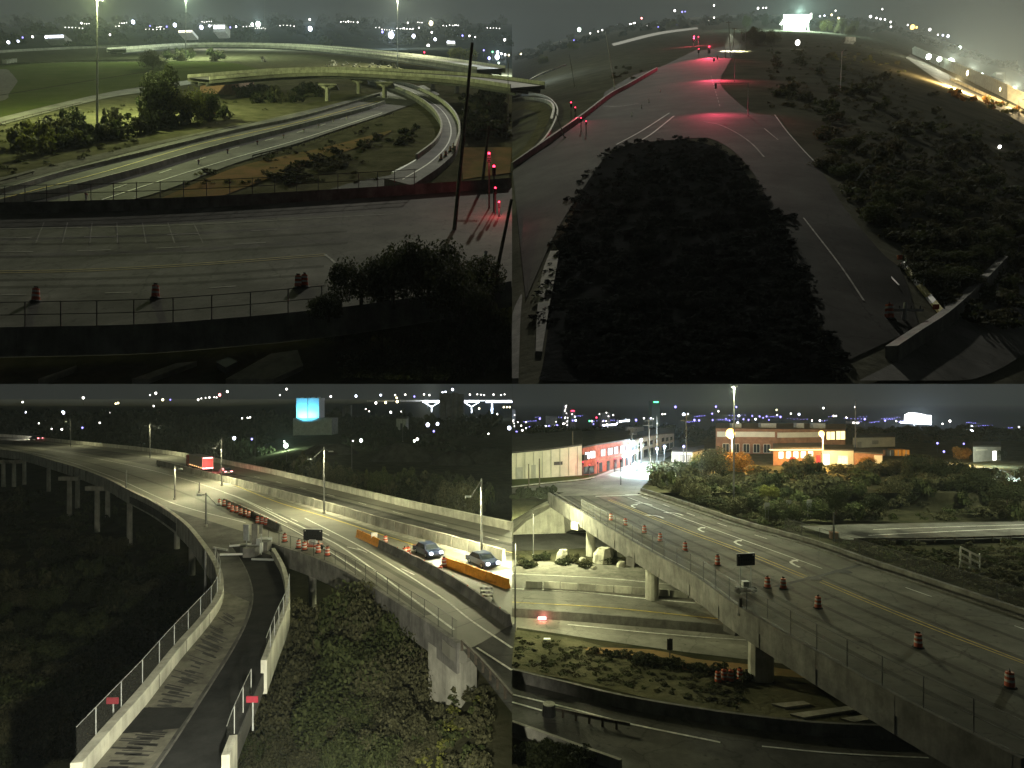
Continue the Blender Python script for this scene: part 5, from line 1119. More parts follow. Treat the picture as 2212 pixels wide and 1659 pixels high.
MB().hexa([a, b, b + Vector((0, 14, 0)), a + Vector((0, 14, 0))], [p + Vector((0, 0, 5*s)) for p in (a, b, b + Vector((0, 14, 0)), a + Vector((0, 14, 0)))]).build('deck', conc_pale, vb)
for u, w in ((1862, 36), (2036, 34)):
    for sx in (-1, 1): MB().tube(W.B(u, 100, 640) + Vector((0, 5, 0)), W.B(u + sx*w, 77, 640) + Vector((0, 5, 0)), 2.4*s, 2.0*s, 6).build('strut', silo_p, vb)
    MB().tube(W.B(u, 125, 640) + Vector((0, 5, 0)), W.B(u, 99, 640) + Vector((0, 5, 0)), 2.4*s, 2.4*s, 6).build('pier', silo_p, vb)
    MB().hexa([W.B(u-w, 79, 639.6), W.B(u+w, 79, 639.6), W.B(u+w, 79, 639.8), W.B(u-w, 79, 639.8)], [W.B(u-w, 72, 639.6), W.B(u+w, 72, 639.6), W.B(u+w, 72, 639.8), W.B(u-w, 72, 639.8)]).build('lit_girder', e_blue, vb)
    lamp(vb, W.B(u, 100, 640) + Vector((0, -6, 2)), 9000, (.75, .85, 1.0), None, None, .5)
a, b = W.B(2100, 80, 639), W.B(2212, 80, 639); MB().hexa([a, b, b + Vector((0, .4, 0)), a + Vector((0, .4, 0))], [p + Vector((0, 0, 6*s)) for p in (a, b, b + Vector((0, .4, 0)), a + Vector((0, .4, 0)))]).build('lit_girder', e_blue, vb)
MB().tube(W.B(2126, 136, 638), W.B(2126, 84, 638), 3.5*s, 3.5*s, 8).build('pier', silo_p, vb); lamp(vb, W.B(2126, 112, 638) + Vector((0, -4, 0)), 5000, (.55, .7, 1.0), None, None, .5)
ds = thing('dark_silo', 'cluster of tall dark silos standing before the lit bridge', 'silo', W.B(1955, 200, 520)); s = 520*K
for k in range(4): MB().tube(W.B(1912 + 27*k, 215, 520), W.B(1912 + 27*k, 38 + 6*(k % 2), 520), 13.5*s, 13.5*s, 14).build('cylinder_shaft', tower_m, ds)
tk2 = thing('dark_tower_block', 'slim dark silo row behind the thin mast', 'silo', W.B(1500, 140, 560)); s = 560*K
for k in range(3): MB().tube(W.B(1485 + 14*k, 140, 560), W.B(1485 + 14*k, 92, 560), 7*s, 7*s, 10).build('shaft', tower_m, tk2)
for (x0, x1, t, bt, lb) in ((1712, 1756, 150, 230, 'slim grey silo pair under the small twin lamps'), (1560, 1625, 222, 262, 'pale lit shed with a warm gable'), (1470, 1545, 336, 362, 'low pale wall of the gravel yard'), (1690, 1880, 345, 380, 'long low pale shed behind the shrubs')):
    Y = 400 if bt < 300 else 250; a, b = W.B(x0, bt, Y), W.B(x1, bt, Y); h = (bt-t)*K*Y; o = thing('yard_building', lb, 'building', a)
    dp = Vector((0, 8, 0)); MB().hexa([a, b, b+dp, a+dp], [p + Vector((0, 0, h)) for p in (a, b, b+dp, a+dp)]).build('wall', greywall, o)
    MB().hexa([p + Vector((0, 0, h)) for p in (a, b, b+dp, a+dp)], [p + Vector((0, 0, h*1.08)) for p in (a, b, b+dp, a+dp)]).build('roof', roof_dk, o); MB().box((a+b)/2 + Vector((0, -.1, h*.4)), ((x1-x0)*K*Y*.2, .2, h*.7)).build('door', dark_st, o)
    if bt == 262: lamp(o, W.B(1600, 235, Y) + Vector((0, -5, 0)), 2600, (1.0, .85, .5), None, None, .3)
for (u, v, w, h, lb) in ((1740, 330, 150, 80, 'big dark gravel mound beyond the shrubs'), (2120, 340, 125, 70, 'grey gravel mound with a flat top near the frame edge'), (1430, 300, 130, 50, 'low dark gravel mound below the silo'), (1960, 345, 110, 60, 'gravel mound between the two bigger ones')):
    p = W.P(u, v, VD-6); s = p.y*K; mb = MB(); rings = 6; nn = 18
    for j in range(rings):
        t = j/(rings-1)
        for k in range(nn):
            a = 6.283*k/nn; rr_ = (1 - t*.82)*w*s*(1 + .12*noise.noise(Vector((math.cos(a)*2, math.sin(a)*2, u*.1 + t)))); x, y = p.x + rr_*math.cos(a), p.y + rr_*.6*math.sin(a)
            mb.v.append(Vector((min(x, -0.1), y, p.z - .3 + h*s*(1 - (1-t)**1.6))))
    for j in range(rings-1):
        for k in range(nn): mb.f.append((j*nn+k, j*nn+(k+1) % nn, (j+1)*nn+(k+1) % nn, (j+1)*nn+k))
    mb.f.append(tuple((rings-1)*nn+k for k in range(nn))); tag(mb.build('gravel_mound', grav_dk, None, True), lb, 'gravel mound')
LW = [(98, 78, 4, 'w'), (113, 122, 5, 'b'), (272, 124, 9, 'b'), (360, 60, 6, 'w'), (267, 196, 5, 'w'), (356, 189, 5, 'v'), (431, 168, 4, 'w'), (500, 85, 4, 'y'), (510, 82, 5, 'y'), (476, 124, 3, 'w'), (168, 170, 3, 'w'), (223, 194, 3, 'w'), (673, 40, 6, 'w'), (703, 68, 6, 'y'), (736, 68, 4, 'v'), (648, 48, 3, 'w'), (664, 95, 4, 'w'), (949, 47, 7, 'p'), (982, 33, 6, 'w'),
      (856, 68, 5, 'w'), (870, 62, 3, 'w'), (888, 60, 3, 'w'), (905, 58, 4, 'w'), (926, 57, 3, 'w'), (936, 58, 3, 'w'), (1012, 234, 9, 'b'), (1088, 238, 6, 'v'), (1046, 148, 4, 'w'), (1070, 146, 4, 'w'), (1080, 144, 4, 'w'), (1235, 266, 13, 'g'), (1228, 248, 4, 'g'), (1238, 22, 5, 'w'), (1209, 48, 3, 'w'), (1429, 54, 5, 'w'), (1538, 52, 6, 'b'), (1645, 48, 5, 'b'), (1707, 48, 4, 'w'), (1714, 60, 5, 'y'), (1666, 80, 6, 'y'), (1624, 82, 6, 'w'), (1716, 76, 7, 'y'), (1790, 54, 5, 'v'), (1751, 46, 4, 'w'), (1832, 45, 4, 'w'), (1855, 48, 4, 'w'), (1912, 36, 4, 'b'), (1925, 34, 4, 'b'), (1955, 24, 6, 'b'),
      (2030, 46, 4, 'w'), (2062, 45, 3, 'w'), (2078, 46, 3, 'w'), (2092, 48, 3, 'w'), (2132, 46, 4, 'w'), (2165, 48, 3, 'w'), (2180, 45, 3, 'w'), (1688, 122, 6, 'w'), (1735, 120, 5, 'w'), (1848, 176, 10, 'b'), (1890, 172, 8, 'b'), (1874, 204, 6, 'v'), (1803, 238, 7, 'w'), (1790, 246, 6, 'g'), (1560, 244, 9, 'g'), (1525, 246, 4, 'w'), (2200, 190, 10, 'b'), (1666, 204, 3, 'w'), (2070, 106, 5, 'y'), (2176, 100, 4, 'y'), (2190, 100, 4, 'y'), (2202, 100, 4, 'y'), (2148, 130, 4, 'w'), (2110, 215, 4, 'w'), (1595, 118, 3, 'w'), (1580, 108, 3, 'w')]
for (u, v, r, c) in LW:
    Y = 640 if v < 140 else (420 if v < 215 else 300)
    city_light(W, u, v, Y - U(0, 15), r*0.6, LM[c], LN[c] + ' lamp in the dark town beyond the elevated highway', LN[c] + ' lamps beyond the elevated highway')
o = [x for x in bpy.data.objects if x.name.startswith('street_lamp') and x.get('group') == 'greenish white lamps beyond the elevated highway']
lamp(None, W.B(1235, 262, 300), 5000, (.7, 1.0, .7), None, None, .4)
lit_strip(W, 1832, 260, 1870, 262, 330, 8, e_blue, 'low shed with a thin bluish lit front below the yard lamps')
FT = []
for i in range(230):
    u = -40 + 2230*(i+R())/230.0; Y = (560, 470, 380, 310)[i % 4] + U(-20, 20); p = Vector((W.ix(u)*Y, Y, CZ - 30)); a = U(60, 105)*K*Y*.8
    if p.x > -14 or (1180 < u < 1480 and Y < 420): continue
    FT.append((p, a, a*U(.9, 1.5), 'dk', U(0, 6)))
mass('unlit_woods', FT, 'unlit woods between the elevated highway and the far town')
# plants: valley thicket, bank shrubs, shrubs beyond
for i in range(130):
    u = U(-60, 900); v = U(470, 1640)
    ed = 560 + (v-480)*.75 if v < 900 else 900 - (v-900)*.72
    if u > ed - 70: u = U(-60, max(0, ed - 80))
    bush(W.P(u, v, VD), U(1.5, 4.5), U(3, 6.5), random.choice(['dk', 'gy', 'gy', 'mid']), 'dark bush in the unlit valley outside the curved ramp', 'bushes in the unlit valley')
for i in range(34):
    t = R(); u = 1270 + 560*t; v = U(1090 - 60*t, 1180)
    if u > 1660 and v > 1100: continue
    p = W.P(u, v + 90, wdepth(u, v+90)); tree(p, U(3.5, 6), U(3.5, 6), random.choice(['mid', 'gy', 'gy', 'ye']), 'leafy shrub in the band below the highway parapet', 'shrubs below the highway parapet', lift=0.04)
for i in range(95):
    u = U(1120, 1760); v = U(1230, 1700)
    if u < 1230 and v < 1420: u += 140
    p = W.P(u, v, wdepth(u, v)); bush(p, U(1.2, 3.2), U(2.4, 4.4), random.choice(['mid', 'gy', 'gy', 'gy', 'mid']), 'leafy bush in the thicket beside the curved ramp', 'thicket beside the curved ramp')
for i in range(60):
    u = U(1560, 2190); v = U(1330, 1680); p = W.P(u, v, wdepth(u, v)); w_ = U(1.0, 2.2)
    if p.x + w_ > -0.3: continue
    bush(p, U(.4, 1.1), w_, random.choice(['gy', 'gy', 'mid']), 'low weed clump on the open grassy bank', 'weeds on the grassy bank')
for i in range(85):
    u = U(1150, 2200); v = 395 + (u-1150)*.15 + U(-30, 60); lim = 392 + (u-1100)*.225
    v = min(v, lim - 8); p = W.P(u, v, VD-6 if u > 1250 else VD-3); w_ = U(4, 8)
    if p.x + w_ > -0.3: continue
    bush(p, U(3.5, 7.5), w_, random.choice(['gy', 'gy', 'mid', 'dk']), 'scrubby bush in the strip just beyond the far parapet', 'scrub beyond the far parapet')

for i, (u, v, h, w_) in enumerate(((1300, 1330, 7.5, 6), (1390, 1290, 8, 6.5), (1480, 1270, 8.5, 7), (1570, 1240, 7.5, 6.5), (1660, 1230, 6.5, 6), (1740, 1290, 6, 5.5), (1820, 1330, 5, 5), (1350, 1450, 6, 6), (1520, 1400, 6, 6), (1240, 1560, 5.5, 5), (1640, 1380, 5, 5), (1440, 1560, 5, 5.5))):
    tree(W.P(u, v, wdepth(u, v)), h, w_, ('gy', 'gy', 'mid')[i % 3], 'olive tree crowding the bank between the curved ramp and the highway parapet', 'trees on the bank beside the ramp', lift=.04)
# fill lamp added out of view below the viewer, built as a street lamp
x, y, z = -4, 11, 8.5; o = thing('street_lamp', 'added fill lamp out of view below the viewer beside the leafy bank', 'street lamp', (x, y, -9)); MB().tube((x, y, -9), (x, y, z), .14, .09, 8).build('post', steel, o); MB().tube((x, y, z), (x-.2, y+1.6, z+.3), .06, .05, 6).build('arm', steel, o)
MB().box((x-.2, y+1.9, z+.3), (.35, .8, .16)).build('lamp_head', steel, o); lamp(o, (x-.2, y+1.9, z), 18000, (1.0, .98, .74), (x-19, y+34, z-21), 84, .3)

FT = []
for i in range(900):
    if i % 2:
        u = U(-60, 900); v = U(470, 1650); ed = 560 + (v-480)*.75 if v < 900 else 900 - (v-900)*.72
        if u > ed - 30: continue
        FT.append((W.P(u, v, VD), U(.5, 1.6), U(1.4, 3.4), random.choice(['gy', 'dk', 'mid']), U(0, 6)))
    else:
        u = U(1120, 2190); v = U(1060, 1690); p = W.P(u, v, wdepth(u, v))
        if (u > 1650 and v < 1060 + (u-1650)*.75) or p.x > -1.6 or (u < 1200 and v < 1400): continue
        FT.append((p, U(.3, .8), U(.7, 1.8), random.choice(['gy', 'gy', 'mid', 'ye']), U(0, 6)))
mass('valley_weeds', FT, 'weeds on the valley floor and grassy bank beside the ramp', TUFT)
# ================================================================== lower right: the street bridge over the sunken highway
ND = 19.0; LD = 26.0; GD = 22.5
LP = [(560, 462), (700, 505), (1000, 605), (1300, 690), (1545, 775), (1800, 860), (2212, 1000), (2600, 1130)]     # far edge of the deck
RP = [(160, 486), (300, 570), (450, 660), (620, 760), (800, 862), (960, 980), (1150, 1095), (1300, 1185), (1500, 1300), (1750, 1440), (2000, 1570), (2212, 1680)]  # near edge
def line_v(pts, u):
    for (a, ra), (b, rb) in zip(pts, pts[1:]):
        if a <= u <= b: return ra + (rb-ra)*(u-a)/(b-a)
    return pts[0][1] if u < pts[0][0] else pts[-1][1]
def low_d(u, v): return LD
def high_d(u, v):
    e = line_v(LP, u)
    if u < 560: return 19.12
    t = min(1, max(0, (v - 420)/120.0)); return 19.2 + t*(3.6 if u > 900 else max(0, (u-560)/340.0)*3.6)
terrain(N, 'sunken_ground', lin(0, 2700, 60), geo(590, 1760, 40, 50), low_d, wild, 0.0)
terrain(N, 'upper_ground', lin(0, 2700, 90), geo(200, 470, 40, 50), lambda u, v: 19.15, rough_gr, 0.0)
mb = MB(); us_ = lin(560, 2700, 70); rows = 14
for j in range(rows):
    for u in us_:
        v = 470 + (line_v(LP, u) + 40 - 470)*j/(rows-1); p = N.P(u, v, 19.15 + min(1.0, j/2.0)*(3.2 if u > 1000 else 0.2 + (u-560)/440.0*3.0)); p.z += 0.0; mb.v.append(p)
for j in range(rows-1):
    for i in range(len(us_)-1): mb.f.append((j*len(us_)+i, (j+1)*len(us_)+i, (j+1)*len(us_)+i+1, j*len(us_)+i+1))
struct(mb.build('grass_bank', wild, None, True))
nb = thing('street_bridge', 'long street bridge with turn arrows crossing above the sunken highway', 'bridge', N.P(900, 700))
street = mat('bridge_asphalt', (0.135, 0.13, 0.112), 0.8, 0.28, 0.2, bump=0.1, bscale=5, spec=0.06, wear=1)
n = 120; fa, ne = resample(LP, n), resample(RP, n); mb = MB()
for a, b in zip(fa, ne):
    pa, pb = N.P(*a), N.P(*b); mb.v += [pa, pb, pa - Vector((0, 0, .5)), pb - Vector((0, 0, .5))]
for i in range(n-1):
    a, b = 4*i, 4*i+4; mb.f += [(a, a+1, b+1, b), (a+1, a+3, b+3, b+1), (a+2, b+2, b+3, a+3), (a, b, b+2, a+2)]
ndeck = mb.build('deck', street, nb)
wall(N, 'parapet', RP, ND, 0.75, 0.45, conc_dark, nb, n=160, drop=0.5)
wall(N, 'fascia_girder', RP, ND, -0.5, 0.35, conc_dark, nb, n=160, drop=1.7, side=0.0)
wall(N, 'sidewalk_kerb', [(x + 26, y - 14) for x, y in RP], ND, 0.14, 0.5, concrete, nb, n=160)
wall(N, 'parapet', LP, ND, 0.55, 0.45, conc_dark, nb, n=120, drop=1.2)
wall(N, 'kerb_line', [(x - 14, y + 12) for x, y in LP], ND, 0.18, 0.3, conc_dark, nb, n=120)
fp = [(362, 558), (430, 596), (500, 640), (575, 685), (640, 725), (683, 745), (755, 788), (795, 805), (836, 832), (882, 866), (930, 895), (1050, 930), (1097, 958), (1158, 985), (1226, 1010), (1300, 1060), (1378, 1088), (1462, 1125), (1553, 1170), (1648, 1215), (1745, 1262), (1850, 1320), (1958, 1360), (2072, 1410), (2190, 1470)]
fl = []
for (x, y) in RP: fl.append((x, y))
fence(N, RP[1:], ND, 1.85, 3.0, base=0.75, parent=nb, rails=(0.05, 0.5, 1.0), r=0.035, n=100)
fence(N, [(1180, 652), (1400, 724), (1545, 773), (1800, 858), (2212, 998)], ND, 1.7, 3.4, base=0.55, parent=nb, rails=(1.0,), r=0.03, n=60)
def nst(pts, w, m, dash=None, lift=0.03): return stripe(N, 'lane_marking', pts, w, ND, m, ndeck, dash, lift=lift)
nst([(360, 486), (580, 478)], .55, white_p); nst([(490, 480), (585, 478)], .8, white_p, lift=.05)
nst([(425, 500), (600, 570), (780, 640), (1000, 720), (1275, 832)], .14, yellow_p); nst([(415, 502), (590, 574), (770, 646), (990, 727), (1262, 838)], .14, yellow_p)
nst([(500, 490), (700, 565), (960, 660), (1340, 798)], .16, white_p); nst([(1340, 850), (1600, 960), (1900, 1080), (2212, 1200)], .13, yellow_p); nst([(1330, 856), (1590, 967), (1890, 1088), (2212, 1209)], .13, yellow_p)
nst([(560, 486), (785, 568), (1040, 650), (1240, 712)], .14, white_p, (2.6, 6)); nst([(640, 486), (880, 562), (1200, 660)], .13, white_p, (2.6, 7)); nst([(1700, 880), (2212, 1060)], .13, white_p, (3, 8))
def arrow_mark(u, v, du, dv, flip=1):
    """a painted turn arrow: curved shaft and head"""
    c = N.P(u, v); f = (N.P(u+du, v+dv) - c); f.z = 0; L = 3.4; f.normalize(); s = Vector((-f.y, f.x, 0))*flip; mb = MB(); z = Vector((0, 0, .035))
    pts = [c - f*1.7, c - f*.6, c + f*.2 + s*.15, c + f*.75 + s*.5, c + f*1.0 + s*1.0]
    for a, b in zip(pts, pts[1:]):
        t = (b-a).normalized(); w = Vector((-t.y, t.x, 0))*.17; mb.quad(a-w+z, b-w+z, b+w+z, a+w+z)
    e = pts[-1]; t = (pts[-1]-pts[-2]).normalized(); w = Vector((-t.y, t.x, 0))*.48; mb.poly([e-w+z, e+t*.95+z, e+w+z])
    mb.build('arrow_marking', white_p, ndeck)
for (u, v) in ((515, 528), (635, 572), (805, 630), (962, 687), (1205, 776)): arrow_mark(u, v, -50, -22, -1 if u != 635 else 1)
for (u, v) in ((585, 518), (715, 560)): arrow_mark(u, v, -40, -14, 1)
joints(N, RP, ND, 7.0, -1.65, .73, nb, .24, 200)
for k in (.2, .32, .45, .57, .7, .82): stripe(N, 'tyre_track', [(a[0]+(b[0]-a[0])*k, a[1]+(b[1]-a[1])*k) for a, b in zip(resample(RP, 12), resample(LP, 12))], .5, ND, tyre, ndeck, lift=.016)
jt = [(1160, 888), (1200, 862), (1300, 838), (1420, 806), (1545, 772)]
stripe(N, 'expansion_joint', jt, .5, ND, black, ndeck, lift=.045)
for u, v, r in ((1175, 878, .9), (1303, 842, .8), (1428, 812, .9)):
    p = N.P(u, v) + Vector((0, 0, .05)); mb = MB(); mb.poly([p + Vector((r*(1+.4*math.sin(3*k))*math.cos(k*.6), r*.9*math.sin(k*.6), 0)) for k in range(10)]); mb.build('tar_patch', black, ndeck)
for (u, vt, vb, r) in ((340, 618, 742, .75), (474, 680, 745, .75), (605, 770, 930, .85), (815, 890, 948, .7), (1075, 1050, 1272, 1.15), (1362, 1210, 1290, 1.1)):
    p = N.P(u, vb, LD); x = MB().tube(p - Vector((0, 0, .6)), Vector((p.x, p.y, CZ-ND-2.1)), r, r*.95, 14).build('pier', conc_pale if u < 700 else concrete, nb)
    a = N.P(u-46, vb+4, LD); b = N.P(u+60, vb-20, LD); dirv = Vector((b.x-a.x, (b.y-a.y), 0)).normalized(); c = Vector((p.x, p.y, CZ-ND-1.95))
    MB().box(c - dirv*.6 + Vector((0, 0, 0.15)), (6.2, 1.5, 1.1), math.atan2(dirv.y, dirv.x)).build('pier_cap', conc_pale if u < 500 else conc_dark, x)
for u, vt, vb in ((1108, 1110, 1270), (1303, 1115, 1270)):
    p = N.P(u, vb, LD); MB().tube(p, Vector((p.x, p.y, CZ-ND-1.7)), .13, .13, 6).build('drain_pipe', dark_st, nb)
# slope paving under the far abutment
a = [N.P(0, 648, LD), N.P(232, 640, LD), N.P(312, 640, LD)]
sp = tag(MB().hexa([N.P(-1+1, 650, LD), N.P(230, 642, LD), N.P(300, 640, LD), N.P(0, 640, LD)], [N.P(0, 585, 21.5), N.P(165, 500, 19.9), N.P(230, 498, 19.9), N.P(0, 575, 21.3)]).build('slope_paving', conc_pale), 'pale concrete slope paving under the far end of the street bridge', 'slope')
tag(MB().hexa([N.P(228, 642, LD), N.P(420, 640, LD), N.P(420, 630, LD), N.P(228, 632, LD)], [N.P(222, 545, 20.6), N.P(330, 600, 20.6), N.P(330, 592, 20.6), N.P(222, 540, 20.6)]).build('abutment_wall', concrete), 'concrete abutment wall joining the pale slope to the bridge', 'wall')
struct(ribbon(N, 'upper_verge', [(0, 470), (100, 455), (170, 480)], [(0, 590), (120, 520), (180, 492)], 19.6, wild))
# sunken roads
def nr(name, A, B, m, lift=.05, d=LD): return struct(ribbon(N, name, A, B, d, m, lift=lift, n=40))
r1 = nr('ramp_road', [(0, 655), (250, 648), (480, 640), (700, 640)], [(0, 722), (250, 714), (480, 700), (700, 690)], asphalt)
stripe(N, 'lane_marking', [(0, 652), (250, 645), (480, 637)], .35, LD, white_p, r1, lift=.08)
r2 = nr('sunken_highway', [(0, 815), (600, 850), (1000, 890), (1500, 960)], [(0, 1050), (600, 1140), (1000, 1190), (1500, 1250)], road_conc)
nr('road_shoulder', [(0, 760), (500, 790), (1000, 850)], [(0, 815), (600, 850), (1000, 890)], gravel, .04)
for pts, w, m in (([(0, 886), (300, 902), (600, 932), (900, 958), (1100, 975)], .3, white_p), ([(0, 945), (400, 968), (800, 1008), (1100, 1040)], .22, yellow_p), ([(240, 1042), (600, 1078), (900, 1102), (1160, 1118)], .22, white_p), ([(0, 822), (400, 842), (800, 880)], .2, white_p), ([(0, 925), (500, 955), (900, 985)], .14, conc_dark)):
    stripe(N, 'lane_marking', pts, w, LD, m, r2, lift=.09)
pts = [(60, 878), (200, 884), (380, 896), (600, 912), (745, 924), (900, 936)]
pw_ = thing('precast_barrier', 'row of pale precast barrier blocks between the sunken lanes', 'barrier', N.P(60, 878, LD)); ln = along(N, pts, LD, 200); tot = [0]
for a, b in zip(ln, ln[1:]): tot.append(tot[-1] + (b-a).length)
panels(pw_, ln, tot, 2.35, .85, .5, conc_pale, 'block', .16, m2=concrete)
tag(wall(N, 'dark_barrier', [(0, 1004), (400, 1034), (800, 1068), (1000, 1088), (1200, 1104)], LD, 1.0, .6, conc_dark, None, 50, 0, None, .5), 'long dark median barrier passing under the street bridge', 'barrier')
nr('red_dirt', [(300, 1138), (600, 1150), (800, 1190), (1040, 1215), (1300, 1250)], [(330, 1158), (560, 1200), (800, 1245), (1040, 1255), (1300, 1275)], dirt)
nr('near_verge', [(0, 1060), (300, 1110), (600, 1200), (900, 1280), (1300, 1300)], [(0, 1235), (300, 1290), (700, 1385), (1100, 1450), (1500, 1480)], rough_gr, .045)
nb2 = tag(wall(N, 'near_barrier', [(0, 1278), (250, 1340), (500, 1400), (900, 1468), (1300, 1515), (1600, 1530), (1855, 1545)], LD, 1.0, .6, conc_dark, None, 70, 0, None, .5), 'dark concrete barrier curving along the unlit near road', 'barrier')
r3 = nr('near_road', [(0, 1285), (250, 1348), (500, 1408), (900, 1475), (1300, 1520), (1860, 1550), (2300, 1560)], [(0, 1530), (200, 1600), (420, 1680), (900, 1760), (1300, 1800), (1800, 1800), (2300, 1800)], asphalt_worn)
for pts, w, m in (([(0, 1345), (250, 1405), (500, 1470), (900, 1553)], .22, white_p), ([(0, 1378), (130, 1415)], .22, white_p), ([(0, 1480), (250, 1570), (400, 1625)], .16, yellow_p), ([(1080, 1570), (1400, 1600), (1800, 1620)], .16, white_p)): stripe(N, 'lane_marking', pts, w, LD, m, r3, lift=.09)
tag(wall(N, 'roadside_kerb', [(0, 1500), (150, 1555), (320, 1618), (470, 1672)], LD, .8, .5, concrete, None, 40, 0, None, .6), 'pale concrete kerb barrier at the bottom of the dark near road', 'barrier')
gr = guardrail(N, [(165, 1432), (300, 1462), (420, 1488), (510, 1505)], LD, 'dark guardrail with a barrel nose in the gore of the near road', 1.1, .75)
p = N.P(160, 1434, LD); MB().tube(p, p + Vector((0, 0, .95)), .55, .5, 12).build('nose_barrel', black, gr); MB().tube(p + Vector((0, 0, .95)), p + Vector((0, 0, 1.0)), .5, .5, 12).build('nose_lid', rubble_m, gr)
for i, (u0, u1, v0, v1) in enumerate(((1120, 1260, 1388, 1376), (1200, 1500, 1432, 1392), (1420, 1700, 1452, 1410))):  # light passing under the bridge, built as pale strips
    a, b = N.P(u0, v0, LD, .05), N.P(u1, v1, LD, .05); c = N.P(u1+30, v1+14, LD, .05); d_ = N.P(u0+60, v0+16, LD, .05)
    tag(MB().hexa([a, d_, c, b], [x + Vector((0, 0, .15)) for x in (a, d_, c, b)]).build('light_strip', concrete), ('small', 'middle', 'last and longest')[i] + ' pale slab standing in for light on the ground under the street bridge', 'slab')
# rubble slabs round the pier
for i, (u, v, w, h) in enumerate(((215, 762, 62, 54), (390, 770, 92, 72), (530, 752, 64, 54), (300, 775, 40, 30), (470, 790, 40, 30), (350, 800, 30, 18))):
    p = N.P(u, v, LD); s = p.y*K; mb = MB(); k0 = []
    for z, f in ((0, 1.0), (.6, .92), (1.0, .62)):
        for k in range(7): a = 6.283*k/7 + i; rr_ = f*(1 + .25*noise.noise(Vector((k*.9, i*3.1, z)))); mb.v.append(p + Vector((w*.5*s*rr_*math.cos(a) + z*w*.12*s, w*.4*s*rr_*math.sin(a), h*s*z*.9 - .1)))
    for j in range(2):
        for k in range(7): mb.f.append((j*7+k, j*7+(k+1) % 7, (j+1)*7+(k+1) % 7, (j+1)*7+k))
    mb.f.append(tuple(14+k for k in range(7))); tag(mb.build('rubble_block', rubble_m), ('leaning broken slab nearest the slope paving', 'biggest pale broken concrete block between the piers', 'broken block just under the dark pier cap', 'small broken block in front of the first pier', 'small broken block before the second pier', 'flat broken piece lowest of the rubble')[i], 'rubble block')
for i in range(20): bush(N.P(U(20, 680), U(745, 800), LD), U(.5, 1.3), U(1.2, 2.6), random.choice(['gy', 'gy', 'dk']), 'dry weed clump among the broken blocks', 'weeds among the broken blocks')
for i in range(34):
    t = R(); bush(N.P(360 + 700*t + U(-30, 30), 1160 + 120*t + U(-10, 14), LD), U(.25, .8), U(.8, 1.8), random.choice(['dk', 'dk', 'gy']), 'dark weed on the dirt edge below the street bridge', 'weeds on the dirt edge')
for i, (u, v) in enumerate(((890, 1290), (915, 1282), (945, 1285), (985, 1280))): drum(N.P(u, v, LD), ('first', 'second', 'third', 'fourth')[i] + ' dull drum in the cluster by the big dark pier', 'drums by the dark pier')
sg = thing('marker_sign', 'dark marker sign on a thin post by the red dirt', 'sign', N.P(682, 1195, LD)); p = N.P(682, 1195, LD); s = p.y*K
MB().tube(p, p + Vector((0, 0, 95*s)), .05, .05, 6).build('post', dark_st, sg); MB().box(p + Vector((0, 0, 70*s)), (24*s, .06, 48*s)).build('panel', dark_st, sg); MB().box(p + Vector((0, -.05, 92*s)), (.2, .06, .2), 0, Matrix.Rotation(.785, 3, 'Y')).build('top_plate', dark_st, sg)
pl = tag(MB().box(N.P(152, 1108, LD) + Vector((0, 0, .1)), (.7, .45, .2)).build('litter_board', white_sg), 'small white board lying on the verge below the red light', 'board')
p = N.P(130, 1022, LD) + Vector((0, 0, .25)); rb = thing('red_beacon', 'red warning beacon glowing on the sunken road', 'beacon', p - Vector((0, 0, .25)))
MB().box(p, (.9, .15, .3)).build('lens', e_pink, rb); MB().box(p - Vector((0, 0, .2)), (1.0, .4, .12)).build('base', black, rb); lamp(rb, p + Vector((0, -.6, .2)), 14, (1, .2, .15), None, None, .1)
# things along the near parapet of the bridge
for i, (u, v) in enumerate(((428, 590), (490, 612), (572, 645), (640, 680), (748, 722), (888, 782), (1104, 880), (1172, 885), (1322, 968), (1755, 1138), (2150, 1310))):
    drum(N.P(u, v), 'traffic drum behind the bridge fence, %s counted from the street end' % 'first second third fourth fifth sixth seventh eighth ninth tenth eleventh'.split()[i], 'drums behind the bridge fence')
p = N.P(1010, 905); s = p.y*K; arrow_board(p + Vector((0, 0, 146*s)), 84*s, 50*s, 146*s, 'dark arrow board on tall legs behind the bridge fence', .2)
o = thing('parapet_post', 'short dark post on the bridge parapet above the big pier', 'post', N.P(986, 1000)); MB().tube(N.P(986, 1000), N.P(986, 1000) + Vector((0, 0, 1.5)), .16, .14, 8).build('post', dark_st, o); MB().tube(N.P(986, 1000), N.P(986, 1000) + Vector((0, 0, .2)), .25, .22, 8).build('base', dark_st, o)
